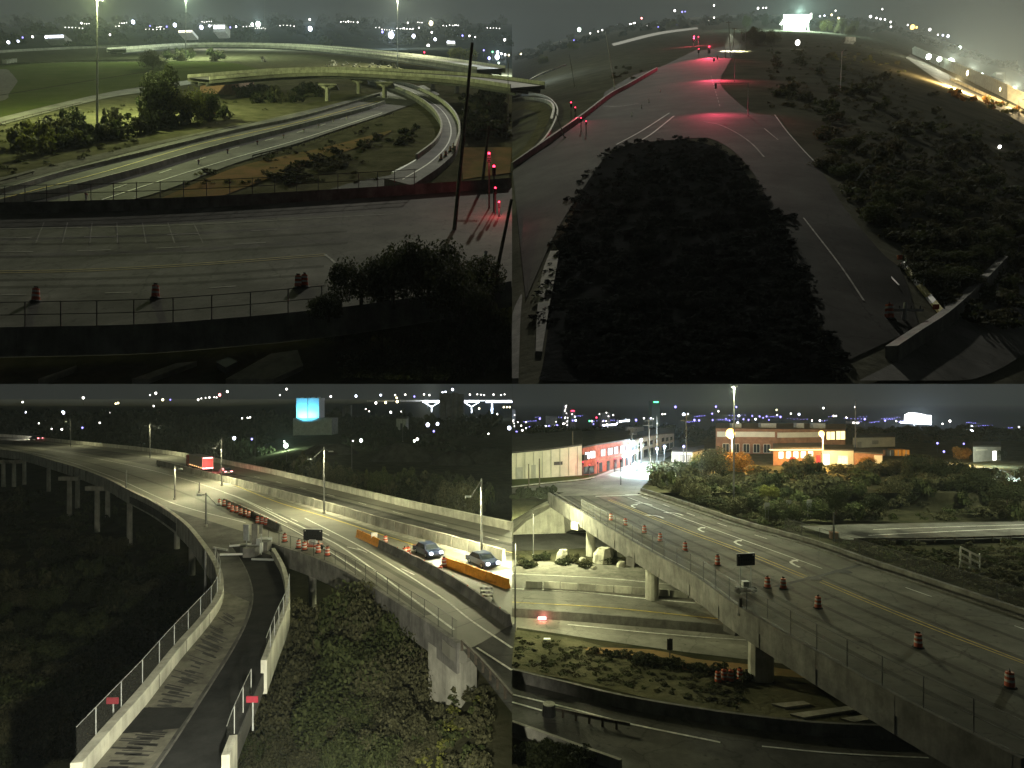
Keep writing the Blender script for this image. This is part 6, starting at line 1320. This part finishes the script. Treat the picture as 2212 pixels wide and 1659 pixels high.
# beyond the far parapet: road, guardrail, barricade, signs
rr4 = struct(ribbon(N, 'side_road', [(1240, 612), (1500, 606), (1900, 598), (2300, 592)], [(1440, 672), (1600, 674), (1900, 672), (2300, 660)], 21.6, asphalt_worn, lift=.0)); 
stripe(N, 'lane_marking', [(1540, 655), (1800, 642), (2250, 622)], .25, 21.6, white_p, rr4, lift=.05); stripe(N, 'lane_marking', [(1560, 630), (1900, 618), (2250, 608)], .2, 21.6, white_p, rr4, lift=.05)
guardrail(N, [(1480, 688), (1700, 686), (1950, 682), (2260, 672)], 21.6, 'long guardrail between the side road and the weedy bank', 3.0, .75)
bp = thing('wooden_barricade', 'weathered white barricade frame tilted in the weeds beyond the bridge', 'barricade', N.P(1965, 815, 22.0)); a0 = N.P(1938, 808, 22.0); s = a0.y*K
for dx, dy, z0, z1 in ((0, 0, 0, 100), (54, -1.2, -8, 86)): c = a0 + Vector((dx*s, dy, 0)); MB().box(c + Vector((0, 0, (z0+z1)*.5*s)), (5*s, .1, (z1-z0)*s)).build('leg', white_sg, bp)
for k in range(3):
    z = (34 + 28*k)*s; p0, p1 = a0 + Vector((-2*s, -.08, z + 14*s)), a0 + Vector((56*s, -1.28, z - 20*s)); w = Vector((0, .05, 4.5*s)); w2 = Vector((0, -.05, 4.5*s))
    MB().hexa([p0-w, p1-w, p1-w2, p0-w2], [p0+w2, p1+w2, p1+w, p0+w]).build('plank', white_sg, bp)
MB().hexa([a0 + Vector((26*s, -.5, 0)), a0 + Vector((32*s, -.6, 0)), a0 + Vector((32*s, -.5, 0)), a0 + Vector((26*s, -.4, 0))], [a0 + Vector((26*s, -.5, 84*s)), a0 + Vector((32*s, -.6, 84*s)), a0 + Vector((32*s, -.5, 84*s)), a0 + Vector((26*s, -.4, 84*s))]).build('middle_slat', white_sg, bp)
for i, (u, v) in enumerate(((1102, 528), (1195, 517), (1285, 515))):
    p = N.P(u, v + 60, 21.5); c = N.B(u, v, p.y); o = panel_sign(c, 22*K*p.y, 30*K*p.y, mat('sign_back_%s' % 'abc'[i], (.26, .27, .27), .5), ('first', 'middle', 'last')[i] + ' grey sign back of the three standing in the bushes', c.z - p.z)
p = N.P(1390, 668, 21.0); o = thing('cabinet', 'small dull red box at the foot of the dark pole', 'box', p); MB().box(p + Vector((0, 0, .45)), (1.0, .7, .9)).build('body', brown_r, o); MB().box(p + Vector((0, 0, .94)), (1.1, .8, .08)).build('lid', brown_r, o)
wood_pole(N, 1390, 672, 1391, 556, 21.0, 'short dark pole standing behind the far parapet', .16, dark_st, 0)
# street beyond the bridge
st = struct(ribbon(N, 'street', [(165, 486), (280, 450), (360, 402), (480, 356), (560, 330), (650, 300), (690, 292)], [(590, 474), (560, 450), (590, 420), (600, 390), (618, 360), (668, 318), (720, 296)], 18.98, road_conc, n=60))
cst = struct(ribbon(N, 'cross_street', [(0, 452), (120, 436), (300, 418), (420, 404)], [(0, 474), (120, 458), (220, 468), (420, 466)], 19.0, road_conc))
struct(ribbon(N, 'grass_verge', [(0, 410), (140, 404), (300, 398), (350, 396)], [(0, 440), (140, 428), (300, 412), (350, 402)], 19.0, grass))
tag(wall(N, 'kerb', [(0, 446), (140, 430), (300, 414), (360, 402)], 19.0, .18, .4, conc_pale), 'pale kerb between the grass verge and the cross street', 'kerb')
struct(ribbon(N, 'pavement', [(360, 398), (480, 352), (640, 300)], [(365, 404), (486, 358), (650, 303)], 18.96, concrete))
def block(name, label, pts, vtop_px, depth, wallm, roofm=roof_dk, d=19.0, cat='building'):
    """a building from its front foot line; returns (root, front points, height)"""
    P = [N.P(u, v, d) for u, v in pts]; root = thing(name, label, cat, P[0]); hs = [p.y*K*t for p, t in zip(P, vtop_px)]; mb = MB(); H = max(hs)
    bk = [p + Vector((p.x/p.y*depth, depth, 0)) for p in P]; n = len(P)
    for i in range(n-1):
        mb.quad(P[i], P[i+1], P[i+1] + Vector((0, 0, hs[i+1])), P[i] + Vector((0, 0, hs[i])))
        mb.quad(bk[i+1], bk[i], bk[i] + Vector((0, 0, hs[i])), bk[i+1] + Vector((0, 0, hs[i+1])))
    mb.quad(P[-1], bk[-1], bk[-1] + Vector((0, 0, hs[-1])), P[-1] + Vector((0, 0, hs[-1]))); mb.quad(bk[0], P[0], P[0] + Vector((0, 0, hs[0])), bk[0] + Vector((0, 0, hs[0])))
    mb.build('wall', wallm, root); rf = MB()
    for i in range(n-1): rf.hexa([P[i] + Vector((0, -.15, hs[i])), P[i+1] + Vector((0, -.15, hs[i+1])), bk[i+1] + Vector((0, .15, hs[i+1])), bk[i] + Vector((0, .15, hs[i]))], [P[i] + Vector((0, -.15, hs[i]+.35)), P[i+1] + Vector((0, -.15, hs[i+1]+.35)), bk[i+1] + Vector((0, .15, hs[i+1]+.35)), bk[i] + Vector((0, .15, hs[i]+.35))])
    rf.build('roof', roofm, root); return root, P, hs
def on_front(root, P, hs, t0, t1, z0, z1, m, name='window', seg=0, proud=.08, frame=None):
    a, b = P[seg].lerp(P[seg+1], t0), P[seg].lerp(P[seg+1], t1); h = hs[seg] + (hs[seg+1]-hs[seg])*(t0+t1)/2; f = Vector(((b-a).y, -(b-a).x, 0)).normalized()*proud
    lo, hi = Vector((0, 0, h*z0)), Vector((0, 0, h*z1))
    w = MB().hexa([a+lo+f, b+lo+f, b+lo-f, a+lo-f], [a+hi+f, b+hi+f, b+hi-f, a+hi-f]).build(name, m, root)
    if frame:
        f2 = f*1.4; e = (b-a).normalized()*.12; fr = MB(); u_ = Vector((0, 0, .12))
        for (p0, p1, dz0, dz1) in ((a, b, lo-u_, lo), (a, b, hi, hi+u_), (a-e, a, lo, hi), (b, b+e, lo, hi), ((a+b)/2-e*.4, (a+b)/2+e*.4, lo, hi)): fr.hexa([p0+dz0+f2, p1+dz0+f2, p1+dz0-f2, p0+dz0-f2], [p0+dz1+f2, p1+dz1+f2, p1+dz1-f2, p0+dz1-f2])
        fr.build('window_frame', frame, w)
    return w
w1, P, hs = block('warehouse', 'long pale grey warehouse wall at the street corner', [(0, 412), (150, 404), (302, 394)], [112, 118, 128], 60, cream)
for t in (.12, .37, .62, .87):
    for sgm in (0, 1): on_front(w1, P, hs, t-.008, t+.008, .02, .98, greywall, 'downpipe', sgm)
on_front(w1, P, hs, .20, .44, .42, .54, dark_st, 'sign_board', 1); on_front(w1, P, hs, .10, .3, .0, .45, greywall, 'door', 0); on_front(w1, P, hs, .55, .68, .0, .5, greywall, 'door', 0)
w2, P, hs = block('brick_shop', 'red brick corner building with two lit upper windows', [(304, 394), (360, 388), (510, 352)], [116, 122, 110], 40, brick_m)
for i, (sg_, t0, t1, m) in enumerate(((0, .2, .5, e_win), (0, .6, .95, e_win), (1, .14, .26, e_dimw), (1, .32, .46, e_dimw), (1, .50, .62, e_dimw), (1, .68, .82, e_dimw), (1, .86, .97, e_dimw))):
    on_front(w2, P, hs, t0, t1, .58, .82, m, 'window', sg_, .1, dark_st)
for t in (.1, .3, .5, .7, .86): on_front(w2, P, hs, t, t+.08, .02, .36, glass_dk, 'door', 1)
on_front(w2, P, hs, .1, .9, .02, .3, glass_dk, 'shop_front', 0); on_front(w2, P, hs, .02, .98, .44, .48, brown_r, 'cornice', 1); on_front(w2, P, hs, .0, .3, .55, .75, black, 'wall_sign', 0, .5)
w3, P, hs = block('street_row', 'dim long row of shops further along the street', [(512, 350), (560, 326), (640, 298), (700, 276)], [98, 92, 80, 62], 30, greywall)
for sgm in (0, 1, 2):
    for t in (.1, .4, .7): on_front(w3, P, hs, t, t+.2, .05, .42, glass_dk, 'shop_window', sgm); on_front(w3, P, hs, t, t+.16, .58, .8, glass_dk, 'window', sgm)
w4, P, hs = block('hall', 'dark flat roofed hall behind the warehouse', [(0, 300), (300, 280), (520, 262)], [52, 50, 46], 30, tower_m); MB().box(P[1] + Vector((20, 10, hs[1]+1.5)), (6, 4, 3)).build('chimney', tower_m, w4); on_front(w4, P, hs, .3, .6, .3, .6, glass_dk, 'window', 0)
w5, P, hs = block('corner_store', 'low greenish lit store where the street turns', [(690, 336), (780, 336), (830, 322)], [42, 40, 38], 14, cream)
for t in (.1, .4, .7): on_front(w5, P, hs, t, t+.2, .1, .7, e_dimw, 'window', 0, .08, dark_st)
w6, P, hs = block('long_factory', 'long low factory under orange sodium lamps', [(880, 300), (1140, 302), (1440, 296)], [104, 102, 94], 40, brown_r, brown_r)
on_front(w6, P, hs, .02, .98, .70, .92, cream, 'pale_band', 0, .12); on_front(w6, P, hs, .02, .70, .70, .92, cream, 'pale_band', 1, .12)
on_front(w6, P, hs, .72, .84, .60, .95, e_yel, 'window', 1, .16, dark_st); on_front(w6, P, hs, .86, .99, .60, .98, e_yel, 'window', 1, .16, dark_st)
for k in range(5): on_front(w6, P, hs, .12 + .17*k, .22 + .17*k, .05, .4, glass_dk, 'loading_bay', 0, .1, cream)
P6, hs6 = P, hs
w7, P, hs = block('front_office', 'low office with five bright windows before the factory', [(1128, 352), (1335, 350)], [70, 72], 16, brown_r)
for k in range(5): on_front(w7, P, hs, .12 + .155*k, .20 + .155*k, .45, .82, e_win, 'window', 0, .1, white_sg)
on_front(w7, P, hs, .34, .46, .02, .52, red_sign, 'door', 0, .3); on_front(w7, P, hs, .90, .98, .02, .6, red_sign, 'door', 0, .2); on_front(w7, P, hs, -.05, 1.0, .92, .97, e_yel, 'lit_eave', 0, .9)
w8, P, hs = block('loading_shed', 'warm lit loading shed beside the bright windowed office', [(1338, 350), (1476, 348)], [62, 60], 16, cream)
on_front(w8, P, hs, .04, .22, .03, .72, e_win, 'door', 0, .1, white_sg); on_front(w8, P, hs, .50, .80, .05, .6, e_yel, 'loading_bay', 0, .1, white_sg); on_front(w8, P, hs, .26, .46, .35, .8, cream, 'panel', 0, .12)
w9, P, hs = block('brick_annex', 'dull brick annex ending in a pale bay by the bushes', [(1478, 352), (1602, 356)], [54, 52], 14, brown_r); on_front(w9, P, hs, .7, .98, .05, .9, cream, 'bay', 0, .1); on_front(w9, P, hs, .2, .4, .1, .6, glass_dk, 'door', 0)
wA, P, hs = block('white_warehouse', 'long white warehouse behind the parked containers', [(1472, 276), (1655, 270)], [44, 40], 20, cream); on_front(wA, P, hs, .1, .2, .0, .6, greywall, 'door', 0); on_front(wA, P, hs, .45, .6, .3, .7, greywall, 'window', 0)
wB, P, hs = block('pale_depot', 'pale depot beside the yellow lit tree', [(1992, 338), (2112, 330)], [66, 58], 16, greywall); on_front(wB, P, hs, .7, .82, .05, .7, e_win, 'door', 0); on_front(wB, P, hs, .1, .5, .75, .85, cream, 'band', 0)
for i, (u, w, m) in enumerate(((1598, 30, brown_r), (1634, 34, dark_st), (1668, 28, orange_y), (1702, 30, orange_y))):
    p = N.P(u, 312, 19.0); s = p.y*K; o = thing('container', ('brown', 'dark', 'amber', 'farthest amber')[i] + ' container parked in front of the white warehouse', 'container', p)
    MB().box(p + Vector((0, 2, 14*s)), (w*s, 4, 26*s)).build('body', m, o); MB().box(p + Vector((0, -.05, 14*s)), (w*s*.08, .2, 24*s)).build('door_bar', steel, o)
lamp(None, N.B(1755, 150, 600), 60000, (.8, .9, 1.0), None, None, 1.0)
# big lit sign and skyline
YF = 640; s = YF*K
bs = thing('billboard', 'huge glowing white arena sign on the skyline', 'sign', N.B(1755, 200, YF)); MB().hexa([N.B(1694, 164, YF), N.B(1812, 168, YF), N.B(1812, 168, YF+6), N.B(1694, 164, YF+6)], [N.B(1697, 132, YF), N.B(1812, 136, YF), N.B(1812, 136, YF+6), N.B(1697, 132, YF+6)]).build('face', e_screen, bs)
MB().hexa([N.B(1700, 132, YF+1), N.B(1790, 134, YF+1), N.B(1790, 134, YF+5), N.B(1700, 132, YF+5)], [N.B(1712, 125, YF+1), N.B(1750, 126, YF+1), N.B(1750, 126, YF+5), N.B(1712, 125, YF+5)]).build('crown_face', e_screen, bs)
MB().tube(N.B(1738, 300, YF), N.B(1738, 165, YF), 4*s, 3*s, 8).build('post', steel, bs); MB().hexa([N.B(1676, 168, YF-1), N.B(1812, 176, YF-1), N.B(1812, 176, YF+1), N.B(1676, 168, YF+1)], [N.B(1676, 164, YF-1), N.B(1812, 171, YF-1), N.B(1812, 171, YF+1), N.B(1676, 164, YF+1)]).build('walkway', e_blue, bs)
def tower(u, vt, vb, w, label, lit, top=None, m=tower_m):
    o = thing('tower', label, 'tower', N.B(u, vb, YF)); c = N.B(u, (vt+vb)/2, YF); MB().box(c + Vector((0, 8, 0)), (w*s, 16, (vb-vt)*s)).build('shaft', m, o)
    for k in range(lit):
        z = U(.05, .92); MB().box(N.B(u + U(-.4, .4)*w, vt + (vb-vt)*z, YF) + Vector((0, -.1, 0)), (U(2, 4.5)*s, .2, 2.4*s)).build('window', e_white, o)
    if top: MB().box(N.B(u, vt+4, YF) + Vector((0, -.2, 0)), (w*.6*s, .3, 5*s)).build('crown_light', top, o)
    return o
tower(234, 88, 190, 22, 'slim skyline tower with scattered lit windows', 14); tower(262, 112, 190, 24, 'skyline tower with a red light strip on top', 3, e_red); tower(622, 74, 190, 34, 'tall skyline tower topped by a green light', 2, e_grn2, mat('green_grey_cladding', (.13, .19, .15), .8)); tower(172, 140, 200, 46, 'broad pale skyline block with an arched roof', 3, None, greywall); tower(8, 110, 200, 14, 'tower at the frame edge of the skyline', 5); tower(405, 124, 200, 40, 'low wide skyline block behind the bright lamps', 5)
LNl = [(20, 208, 7, 'v'), (45, 200, 5, 'w'), (60, 192, 5, 'b'), (75, 186, 4, 'v'), (120, 150, 6, 'v'), (100, 190, 6, 'b'), (115, 188, 6, 'b'), (130, 186, 7, 'b'), (145, 184, 7, 'b'), (160, 182, 6, 'v'), (195, 180, 7, 'v'), (40, 180, 4, 'w'), (25, 165, 3, 'w'), (60, 165, 3, 'w'), (222, 172, 5, 'w'), (262, 158, 5, 'v'), (275, 157, 5, 'b'), (335, 160, 5, 'g2'), (345, 160, 5, 'w'), (365, 145, 5, 'r'), (352, 173, 4, 'v'), (378, 130, 3, 'w'), (408, 124, 3, 'w'), (437, 134, 4, 'w'), (396, 158, 4, 'v'),
       (395, 178, 5, 'b'), (410, 175, 5, 'y'), (425, 174, 6, 'w'), (440, 172, 5, 'b'), (452, 171, 5, 'b'), (465, 165, 5, 'v'), (480, 157, 6, 'b'), (492, 155, 7, 'b'), (502, 154, 6, 'b'), (536, 156, 7, 'v'), (570, 148, 4, 'w'), (600, 148, 4, 'b'), (650, 130, 4, 'w'), (662, 130, 3, 'w'), (706, 99, 7, 'v'), (742, 132, 9, 'b'), (760, 130, 4, 'w'), (788, 156, 7, 'v'), (808, 157, 6, 'v'), (865, 128, 5, 'v'), (867, 156, 5, 'v'), (881, 98, 6, 'v'), (892, 118, 4, 'w'), (969, 99, 6, 'v'), (975, 170, 8, 'b'), (980, 137, 6, 'b'),
       (1000, 152, 5, 'v'), (1022, 155, 5, 'v'), (1038, 138, 5, 'v'), (1052, 152, 5, 'b'), (1070, 140, 5, 'v'), (1100, 140, 5, 'v'), (1110, 155, 4, 'v'), (1145, 134, 4, 'w'), (1160, 142, 6, 'v'), (1143, 112, 4, 'y'), (1205, 128, 4, 'w'), (1240, 131, 6, 'b'), (1270, 186, 5, 'b'), (1296, 158, 4, 'w'), (1330, 158, 5, 'w'), (1345, 104, 5, 'w'), (1390, 138, 5, 'w'), (1400, 138, 4, 'w'), (1445, 145, 4, 'w'), (1482, 100, 4, 'w'), (1524, 152, 6, 'v'), (1612, 158, 5, 'v'), (1660, 160, 4, 'w'), (1524, 211, 6, 'v'), (1680, 164, 4, 'b'),
       (1760, 235, 5, 'v'), (1838, 256, 6, 'v'), (1866, 292, 6, 'v'), (1892, 160, 6, 'w'), (1860, 172, 4, 'w'), (1912, 197, 4, 'w'), (1942, 202, 6, 'b'), (1948, 216, 5, 'b'), (1986, 186, 8, 'b'), (1988, 200, 11, 'b'), (1952, 258, 5, 'v'), (2180, 306, 11, 'b'), (2190, 186, 4, 'w'), (1922, 180, 4, 'v'), (925, 150, 4, 'v'), (940, 158, 4, 'v'), (1085, 146, 4, 'v')]
for (u, v, r, c) in LNl:
    Y = YF - U(2, 25) if v < 175 else (480 if v < 200 else (330 if v < 240 else 215))
    city_light(N, u, v, Y, r*0.56, LM[c], LN[c] + ' lamp among the city lights beyond the street bridge', LN[c] + ' city lamps beyond the street bridge', min(60, (40+ (18.9+.5)/(Y*K)) - v if Y < 400 else 30))
lit_strip(N, 395, 176, 452, 172, YF-30, 7, e_blue, 'long low lit shed under the skyline lamps'); lit_strip(N, 462, 160, 510, 154, YF-20, 7, e_blue, 'raised lit front beside the skyline shed'); lit_strip(N, 95, 192, 165, 184, YF-25, 9, e_blue, 'bright bluish lit shed at the near end of the skyline')
lit_strip(N, 2118, 222, 2196, 236, 420, 20, e_blue, 'bluish lit roof line behind the trees at the frame edge'); lit_strip(N, 1470, 165, 1500, 166, YF-22, 5, e_white, 'tiny lit front below the antenna mast'); lit_strip(N, 1288, 197, 1336, 200, 330, 7, e_yel, 'bright roof lantern at the end of the long factory')
light_pole(N, 1484, 300, 68, 19.0, 'tall thin antenna mast on the skyline', [], r=.25)
# street lamps and signals
for i, (u, v, vt, c, pw, lb) in enumerate(((626, 388, 280, 'v', 3000, 'black street lamp with a violet white globe at the corner'), (658, 350, 270, 'v', 2500, 'street lamp with a violet white globe, second from the corner'), (515, 352, 303, 'b', 3000, 'low bright lamp on the shop side of the street'), (558, 345, 242, 'b', 5000, 'high bluish lamp hanging above the street'), (742, 350, 270, 'v', 0, 'small violet lamp beyond the corner store'))):
    b = N.P(u, v, 19.0); s2 = b.y*K; o = thing('street_lamp', lb, 'street lamp', b); top = b + Vector((0, 0, (v-vt)*s2)); MB().tube(b, top, .16, .1, 8).build('post', dark_st, o); MB().tube(b, b + Vector((0, 0, .6)), .3, .2, 8).build('base', dark_st, o)
    MB().ball(top, 5.5*s2, 10, 7, 1.1).build('globe', LM[c], o)
    if pw: lamp(o, top + Vector((0.2, -9*s2, 0)), pw, (.66, .86, 1.0), None, None, .3)
o = light_pole(N, 540, 384, 262, 19.0, 'arm lamp flooding the street with cool white light', [(14, 4)], r=.14); p = N.P(548, 384, 19.0); lamp(o, p + Vector((0, -1, 8)), 15000, (.70, 1.0, .90), p + Vector((0, -3, 0)), 95, .4)
for (u, v, u2, vt, lb) in ((600, 384, 590, 150, 'tall thin utility pole at the kerb'), (755, 398, 752, 128, 'tall utility pole beside the corner store'), (512, 352, 520, 190, 'leaning utility pole on the shop side'), (120, 460, 118, 322, 'thin dark pole in front of the warehouse wall'), (73, 462, 72, 345, 'dark pole nearest the frame edge before the warehouse'), (262, 394, 262, 205, 'pole against the end of the warehouse wall')):
    wood_pole(N, u, v, u2, vt, 19.0, lb, .14, wood, 2 if u > 500 else 0)
light_pole(N, 626, 372, 136, 19.0, 'very tall thin pole beside the green topped tower', [], r=.14, mt=steel)
for i, (u, v, vb) in enumerate(((307, 342, 400), (334, 354, 402), (370, 338, 392), (443, 327, 380))):
    p = N.P(u, vb, 19.0); s2 = p.y*K; c = p + Vector((0, 0, (vb-v)*s2)); o = signal(c, 16*s2, ('first', 'second', 'third', 'last and brightest')[i] + ' red signal in front of the brick corner building', 'red signals at the brick building', post=(vb-v)*s2)
    if i in (0, 2, 3): lamp(o, c + Vector((0, -1.0, -.1)), 110 if i == 3 else 60, (1.0, .08, .14), None, None, .15)
p = N.P(440, 420); sgd = signal(N.P(470, 436) + Vector((0, 0, 5.2)), 1.0, 'back turned red signal over the stop line', 'red signals at the brick building', post=5.2); lamp(sgd, N.P(440, 500) + Vector((0, 0, 3.0)), 130, (1.0, .12, .15), N.P(435, 494), 75, .2)
# sodium lamps over the factory, masts
for i, (u, v, r, pw) in enumerate(((944, 214, 17, 5200), (1337, 214, 10, 5200))):
    b = N.P(u + 6, 372 + 6*(1-i), 19.3); Y = b.y; c = N.B(u, v, Y); o = thing('sodium_lamp', ('biggest orange sodium lamp, by the tall mast', 'smaller orange sodium lamp over the bright window office')[i], 'street lamp', b)
    MB().tube(b, Vector((b.x, b.y, c.z)), .14, .1, 7).build('post', steel, o); MB().tube(Vector((b.x, b.y, c.z)), c, .06, .05, 6).build('arm', steel, o); MB().ball(c, r*1.15*K*Y, 12, 8, 1.1).build('lamp_head', e_sod, o); lamp(o, c + Vector((0, -r*K*Y*1.3, -1.0)), pw, (1.0, .58, .17), None, None, .4)
lamp(w8, N.P(1405, 356, 19.0) + Vector((0, -1.5, 3.2)), 420, (1.0, .82, .42), None, None, .3); lamp(w7, N.P(1230, 358, 19.0) + Vector((0, -3, 3.6)), 220, (1.0, .75, .3), None, None, .3)
b = N.P(958, 520, 20.5); Y = b.y; top = N.B(960, 6, Y); hm = thing('high_mast', 'tall light mast rising to the top of the view over the bushes', 'light mast', b); MB().tube(b, top, .2, .1, 9).build('mast', pole_gr, hm); MB().tube(top - Vector((0, 0, .3)), top, .7, .6, 10).build('ring', steel, hm)
lamp(hm, top - Vector((0, 0, 1.0)), 13000, (.95, 1.0, .60), None, None, .5)
o = light_pole(N, 92, 745, 560, LD, 'added grey lamp pole lighting the slope paving and the first piers', [], r=.1); lamp(o, N.P(92, 745, LD) + Vector((1.0, -3, 9.5)), 4800, (.98, 1.0, .55), None, None, .4)  # pole and lamp added to brighten the slope paving
o = light_pole(N, 14, 1066, 690, LD, 'added grey lamp pole lighting the piers and sunken lanes', [], r=.1); 
lamp(o, N.P(14, 1066, LD) + Vector((1.0, .6, 9.0)), 1000, (.98, 1.0, .55), None, None, .4)  # added lamp, lights the piers and blocks from the near side
# planting behind the bridge
kinds = ['gy', 'gy', 'mid', 'dk', 'gy']
for i in range(150):
    u = U(620, 2260); e = line_v(LP, u); v0 = 372 + max(0, (u-1600))*.06; v1 = min(e - 28, 585)
    if v1 < v0 + 8: continue
    v = U(v0, v1); dd = 19.15 + (.2 if u < 900 else 2.4)*min(1, max(0, (v-470)/40.0))
    bush(N.P(u, v, dd), U(1.6, 3.6), U(3.2, 6.5), random.choice(kinds), 'olive bush in the wide thicket behind the street bridge', 'thicket behind the street bridge')
for i in range(46):
    u = U(1460, 2260); e = line_v(LP, u); v = U(700, max(712, e - 30)); bush(N.P(u, v, 22.2), U(.3, 1.0), U(1.0, 2.6), random.choice(['gy', 'mid', 'gy']), 'weed clump on the bank below the side road', 'weeds below the side road')
for (u, v, h, w, k, lb) in ((870, 400, 125, 130, 'gy', 'big pale leafed tree under the biggest sodium lamp'), (960, 392, 100, 130, 'or', 'orange lit tree beside the tall light mast'), (800, 372, 70, 60, 'ye', 'yellowish tree at the corner store'), (1285, 368, 70, 46, 'mid', 'bushy tree in front of the five bright windows'), (1110, 500, 66, 70, 'ye', 'small pale tree alone in the dark thicket'), (1945, 330, 58, 62, 'or', 'golden lit tree by the pale depot'), (1760, 420, 120, 120, 'dk', 'dark tree at the thicket edge before the skyline sign'), (1880, 430, 110, 120, 'dk', 'dark spreading tree near the golden one'), (1660, 400, 80, 90, 'gy', 'olive tree by the containers'), (2010, 470, 110, 120, 'dk', 'dark tree below the pale depot'), (2140, 520, 90, 120, 'dk', 'dark tree at the frame edge of the thicket'), (1540, 370, 60, 70, 'or', 'rusty shrub tree by the brick annex'), (1400, 560, 120, 90, 'dk', 'dark tree behind the short pole'), (1560, 560, 90, 110, 'dk', 'dark spreading shrub above the side road'), (2090, 330, 60, 60, 'dk', 'dark tree beside the depot door'), (560, 250, 40, 60, 'dk', 'dark tree over the roofs of the shop row')):
    p = N.P(u, v, 19.15); s2 = p.y*K; tree(p, h*s2, w*s2, k, lb)
lamp(None, N.P(1945, 345, 19.0) + Vector((-1, -4, 3)), 900, (1.0, .72, .25), None, None, .3); lamp(None, N.P(2160, 412, 19.0) + Vector((0, -2, 5)), 2600, (.75, 1.0, .95), None, 120, .3); lamp(None, N.P(2060, 350, 19.0) + Vector((0, -3, 4)), 900, (.8, 1.0, .9), None, None, .3)
struct(ribbon(N, 'depot_road', [(1880, 338), (2000, 352), (2110, 372), (2300, 420)], [(1880, 346), (2000, 372), (2110, 412), (2300, 460)], 19.0, road_conc))
FT = []
for i in range(200):
    u = 2 + 2240*(i+R())/200.0; Y = (330, 300, 265)[i % 3] + U(-10, 10); p = Vector((N.ix(u)*Y, Y, -.3)); a = U(14, 34)*K*Y
    if 850 < u < 1480 and Y < 310: continue
    if p.x < 8: p.x = 8 + U(0, 5)
    FT.append((p, a, a*U(1.2, 2.4), 'dk', U(0, 6)))
mass('black_tree_belt', FT, 'black belt of trees under the city lights beyond the street')
for i in range(16): bush(N.P(U(8, 170), U(470, 500), 19.4), U(.8, 1.8), U(1.6, 2.6), 'dk', 'dark bush on top of the slope paving', 'bushes over the slope paving')
for i in range(24): bush(N.P(U(10, 330), U(1590, 1680), LD), U(.4, 1.0), U(1, 2), 'dk', 'dark weed below the pale kerb of the near road', 'weeds below the pale kerb')

FT = []
for i in range(620):
    u = U(640, 2260); e = line_v(LP, u); v = U(380, e - 24)
    if v < 380 or (u > 1240 and 590 < v < 690): continue
    dd = 19.15 + (.2 if u < 900 else 2.6)*min(1, max(0, (v-470)/40.0))
    FT.append((N.P(u, v, dd), U(.3, 1.0), U(.9, 2.6), random.choice(['gy', 'gy', 'mid']), U(0, 6)))
for i in range(300):
    t = R(); u = 10 + 1000*t; v = U(1075 + 190*t, 1220 + 190*t); FT.append((N.P(u, v, LD), U(.1, .3), U(.4, 1.1), random.choice(['gy', 'gy', 'mid']), U(0, 6)))
mass('bank_weeds', FT, 'weeds on the bank behind the street bridge and the verge below it', TUFT)
b = N.P(2560, 640, 21.0); hm2 = thing('high_mast', 'added tall light mast, unseen, beside the side road beyond the view', 'light mast', b); MB().tube(b, b + Vector((0, 0, 24)), .28, .16, 9).build('mast', steel, hm2); MB().tube(b + Vector((0, 0, 23.7)), b + Vector((0, 0, 24.2)), .8, .6, 10).build('ring', steel, hm2); lamp(hm2, b + Vector((0, 0, 22.8)), 12000, (.96, 1.0, .68), None, None, .5)  # unseen mast added to brighten the deck and scrub
# the countless small lights of the far town
fm = MB()
for k in range(26):
    u0 = U(10, 2200); v0 = U(134, 168) + max(0, u0-1700)*.05; n_ = random.randrange(3, 9); du, dv = U(6, 15), U(-.8, .8)
    for j in range(n_):
        if u0 + du*j > 2205: break
        c = N.B(u0 + du*j, v0 + dv*j + U(-1.5, 1.5), 655); fm.ball(c, U(1.0, 1.7)*655*K, 6, 4)
o = fm.build('far_town_lights', e_viol); o['kind'] = 'stuff'; o['label'] = 'countless small violet lights of the far town on the skyline'
fm = MB()
for k in range(20):
    u0 = U(20, 2150); v0 = U(92, 128); n_ = random.randrange(2, 7); du, dv = U(7, 16), U(-.8, .8)
    for j in range(n_):
        if u0 + du*j > 2195: break
        c = E.B(u0 + du*j, v0 + dv*j + U(-1.5, 1.5), 560); fm.ball(c, U(.9, 1.5)*560*K, 6, 4)
o = fm.build('far_town_lights', e_white); o['kind'] = 'stuff'; o['label'] = 'countless small white lights of the far town above the overpasses'
for k, (t, w_) in enumerate(((.2, 3), (.45, 5), (.7, 2.5), (.85, 4))):
    p = P6[0].lerp(P6[-1], t) + Vector((0, 6, hs6[0]*.97)); MB().box(p + Vector((0, 0, 1.0)), (w_, 2.4, 1.7)).build('roof_unit', steel, w6)
finish_bushes()
# haze volume, added to lift the darks and glow round the lamps
hz = MB().box((0, 1600, 900), (4400, 3700, 1900)).build('haze', None) if False else None
hb = MB().box((0, 1350, 790), (5600, 3000, 1640)); hm_ = bpy.data.materials.new('added_haze'); hm_.use_nodes = True; t = hm_.node_tree; t.nodes.clear()
ou = t.nodes.new('ShaderNodeOutputMaterial'); vp = t.nodes.new('ShaderNodeVolumePrincipled'); vp.inputs['Color'].default_value = (.82, .94, 1.0, 1); vp.inputs['Density'].default_value = HAZE; vp.inputs['Anisotropy'].default_value = 0.0
t.links.new(vp.outputs[0], ou.inputs['Volume']); ho = hb.build('haze', hm_); ho['kind'] = 'stuff'; ho['label'] = 'thin added night haze over the whole place'
